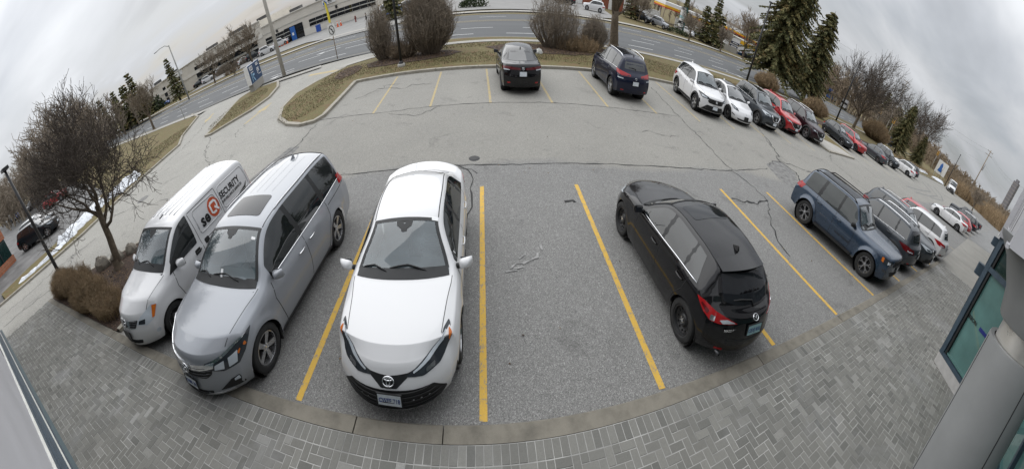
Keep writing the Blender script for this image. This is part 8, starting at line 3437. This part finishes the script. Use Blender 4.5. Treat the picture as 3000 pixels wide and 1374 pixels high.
wood('bare_wood', -82, -60, 62, 96, prof((-82, 3.5), (-78, 4.0), (-73, 6.6), (-69, 8.6), (-64.5, 8.4), (-61.5, 6.0), (-60, 4.5)), 130, 81, twig_grey, .55, twigs=34, th=1.5)
wood('bare_wood', -63, -54, 90, 125, prof((-63, 5.0), (-58, 4.0), (-54, 3.2)), 40, 82, twig_grey, .5, th=1.5)
wood('bare_wood', -92, -74, 90, 140, 3.2, 90, 83, twig_brown, .5, th=1.6)
wood('bare_wood', 53, 68, 120, 170, prof((53, 2.6), (60, 4.0), (68, 3.4)), 110, 84, twig_brown, .45, th=1.4)
wood('bare_wood', 40, 54, 120, 160, 2.0, 50, 85, twig_grey, .5)
wood('bare_wood', 66, 92, 190, 330, prof((66, 3.0), (72, 2.6), (78, 1.9), (84, 1.4), (92, 1.2)), 420, 86, twig_brown, .5, twigs=20, th=1.3)
wood('bare_wood', 14, 40, 105, 150, prof((14, -.5), (24, .8), (34, 1.2), (40, 1.4)), 70, 87, twig_grey, .4, -1.3)
# brown hedge along the right-hand boundary
def thicket(name, line, h, wid, n, seed, mat, th=.03):
    rnd = random.Random(seed)
    mb = MB()
    pts = densify(line, 1.0, False)
    for i in range(n):
        k = rnd.uniform(0, len(pts) - 1.01)
        a, b = Vector(pts[int(k)]), Vector(pts[int(k) + 1])
        p = a.lerp(b, k - int(k)) + Vector((rnd.gauss(0, wid), rnd.gauss(0, wid)))
        hh = h * rnd.uniform(.35, 1.1)
        q = Vector((p.x, p.y, 0))
        d = Vector((rnd.gauss(0, .35), rnd.gauss(0, .35), 1)) * hh
        m_ = q + d * .5 + Vector((rnd.gauss(0, .1), rnd.gauss(0, .1), 0)) * hh
        mb.tube([q, m_, q + d], [th, th * .8, th * .4], 3, False)
        for s in range(4):
            f = rnd.uniform(.3, 1)
            p2 = q.lerp(m_, f * 2) if f < .5 else m_.lerp(q + d, f * 2 - 1)
            d2 = Vector((rnd.gauss(0, .6), rnd.gauss(0, .6), rnd.uniform(0, 1))).normalized() * hh * rnd.uniform(.12, .3)
            mb.tube([p2, p2 + d2], [th * .6, th * .3], 3, False)
    o = mb.obj(name, mat)
    o['kind'] = 'stuff'


thicket('brown_thicket', [(112, 20), (122, 16), (116, 9), (107, 4.5), (99, .5), (97, -3)], 4.0, 1.4, 1500, 91, twig_tan, .045)
thicket('brown_thicket', [(130, 24), (150, 18), (135, 8), (120, 0)], 5.2, 4.0, 1300, 92, twig_brown, .06)
thicket('rough_stems', [(62, 24), (75, 25), (90, 27), (104, 28)], .9, .9, 500, 93, twig_tan, .03)
# dry leaves and grass tufts
def scatter(name, areas, n, seed, mat, size, up):
    rnd = random.Random(seed)
    mb = MB()
    tint = []
    tot = sum(a[2] * a[3] for a in areas)
    for cx_, cy_, rx_, ry_, z in areas:
        for i in range(int(n * rx_ * ry_ / tot)):
            a, q = rnd.uniform(0, 2 * math.pi), math.sqrt(rnd.random())
            p = Vector((cx_ + rx_ * q * math.cos(a), cy_ + ry_ * q * math.sin(a), z))
            s = size * rnd.uniform(.6, 1.4)
            if up:
                d = Vector((rnd.gauss(0, .5), rnd.gauss(0, .5), 1)).normalized() * s
                w = Vector((rnd.gauss(0, 1), rnd.gauss(0, 1), 0)).normalized() * s * .22
                mb.add([p - w, p + w, p + d], [(0, 1, 2)])
                tint += [min(1, max(0, rnd.gauss(.4, .3)))] * 3
            else:
                u = Vector((rnd.gauss(0, 1), rnd.gauss(0, 1), rnd.gauss(0, .35))).normalized() * s
                v = Vector((-u.y, u.x, rnd.gauss(0, .3) * s)) * .6
                mb.add([p - u, p - v, p + u, p + v], [(0, 1, 2, 3)])
                tint += [rnd.random()] * 4
    o = mb.obj(name, mat)
    o['kind'] = 'stuff'
    add_tint(o.data, tint)


scatter('grass_tufts', [(-9.6, 18.5, 1.7, 3.4, .1), (-8.6, 22.5, 2.0, 2.0, .1), (-4, 21.4, 3.0, 1.0, .1), (1, 22, 4, 1.4, .1), (7, 22.3, 4.5, 1.4, .1), (14, 24, 4, 2.2, .1), (0, 25.6, 5, .7, .1), (-18.3, 22.5, 1.9, 3.8, .1), (-26, 18.5, 2.4, 5, .1), (-23.5, 10, 1.6, 4, .1), (21, 25.5, 5, 2, .1)], 30000, 95, grass_blade, .06, True)
scatter('leaf_litter', [(-4.4, 23.6, 2.9, 1.2, .13), (4.5, 24.4, 3.4, 1.3, .13), (-10.5, 3.6, 2.4, 1.0, .10), (-13.2, 3.2, 1.0, .6, .10), (-8.7, 22.6, .9, 1.3, .13)], 5200, 96, leaf_litter, .035, False)
scatter('lot_litter', [(-2, 10, 18, 7, .012), (10, 8, 10, 5, .012)], 260, 97, leaf_litter, .022, False)
# loose stones and specks on the lot
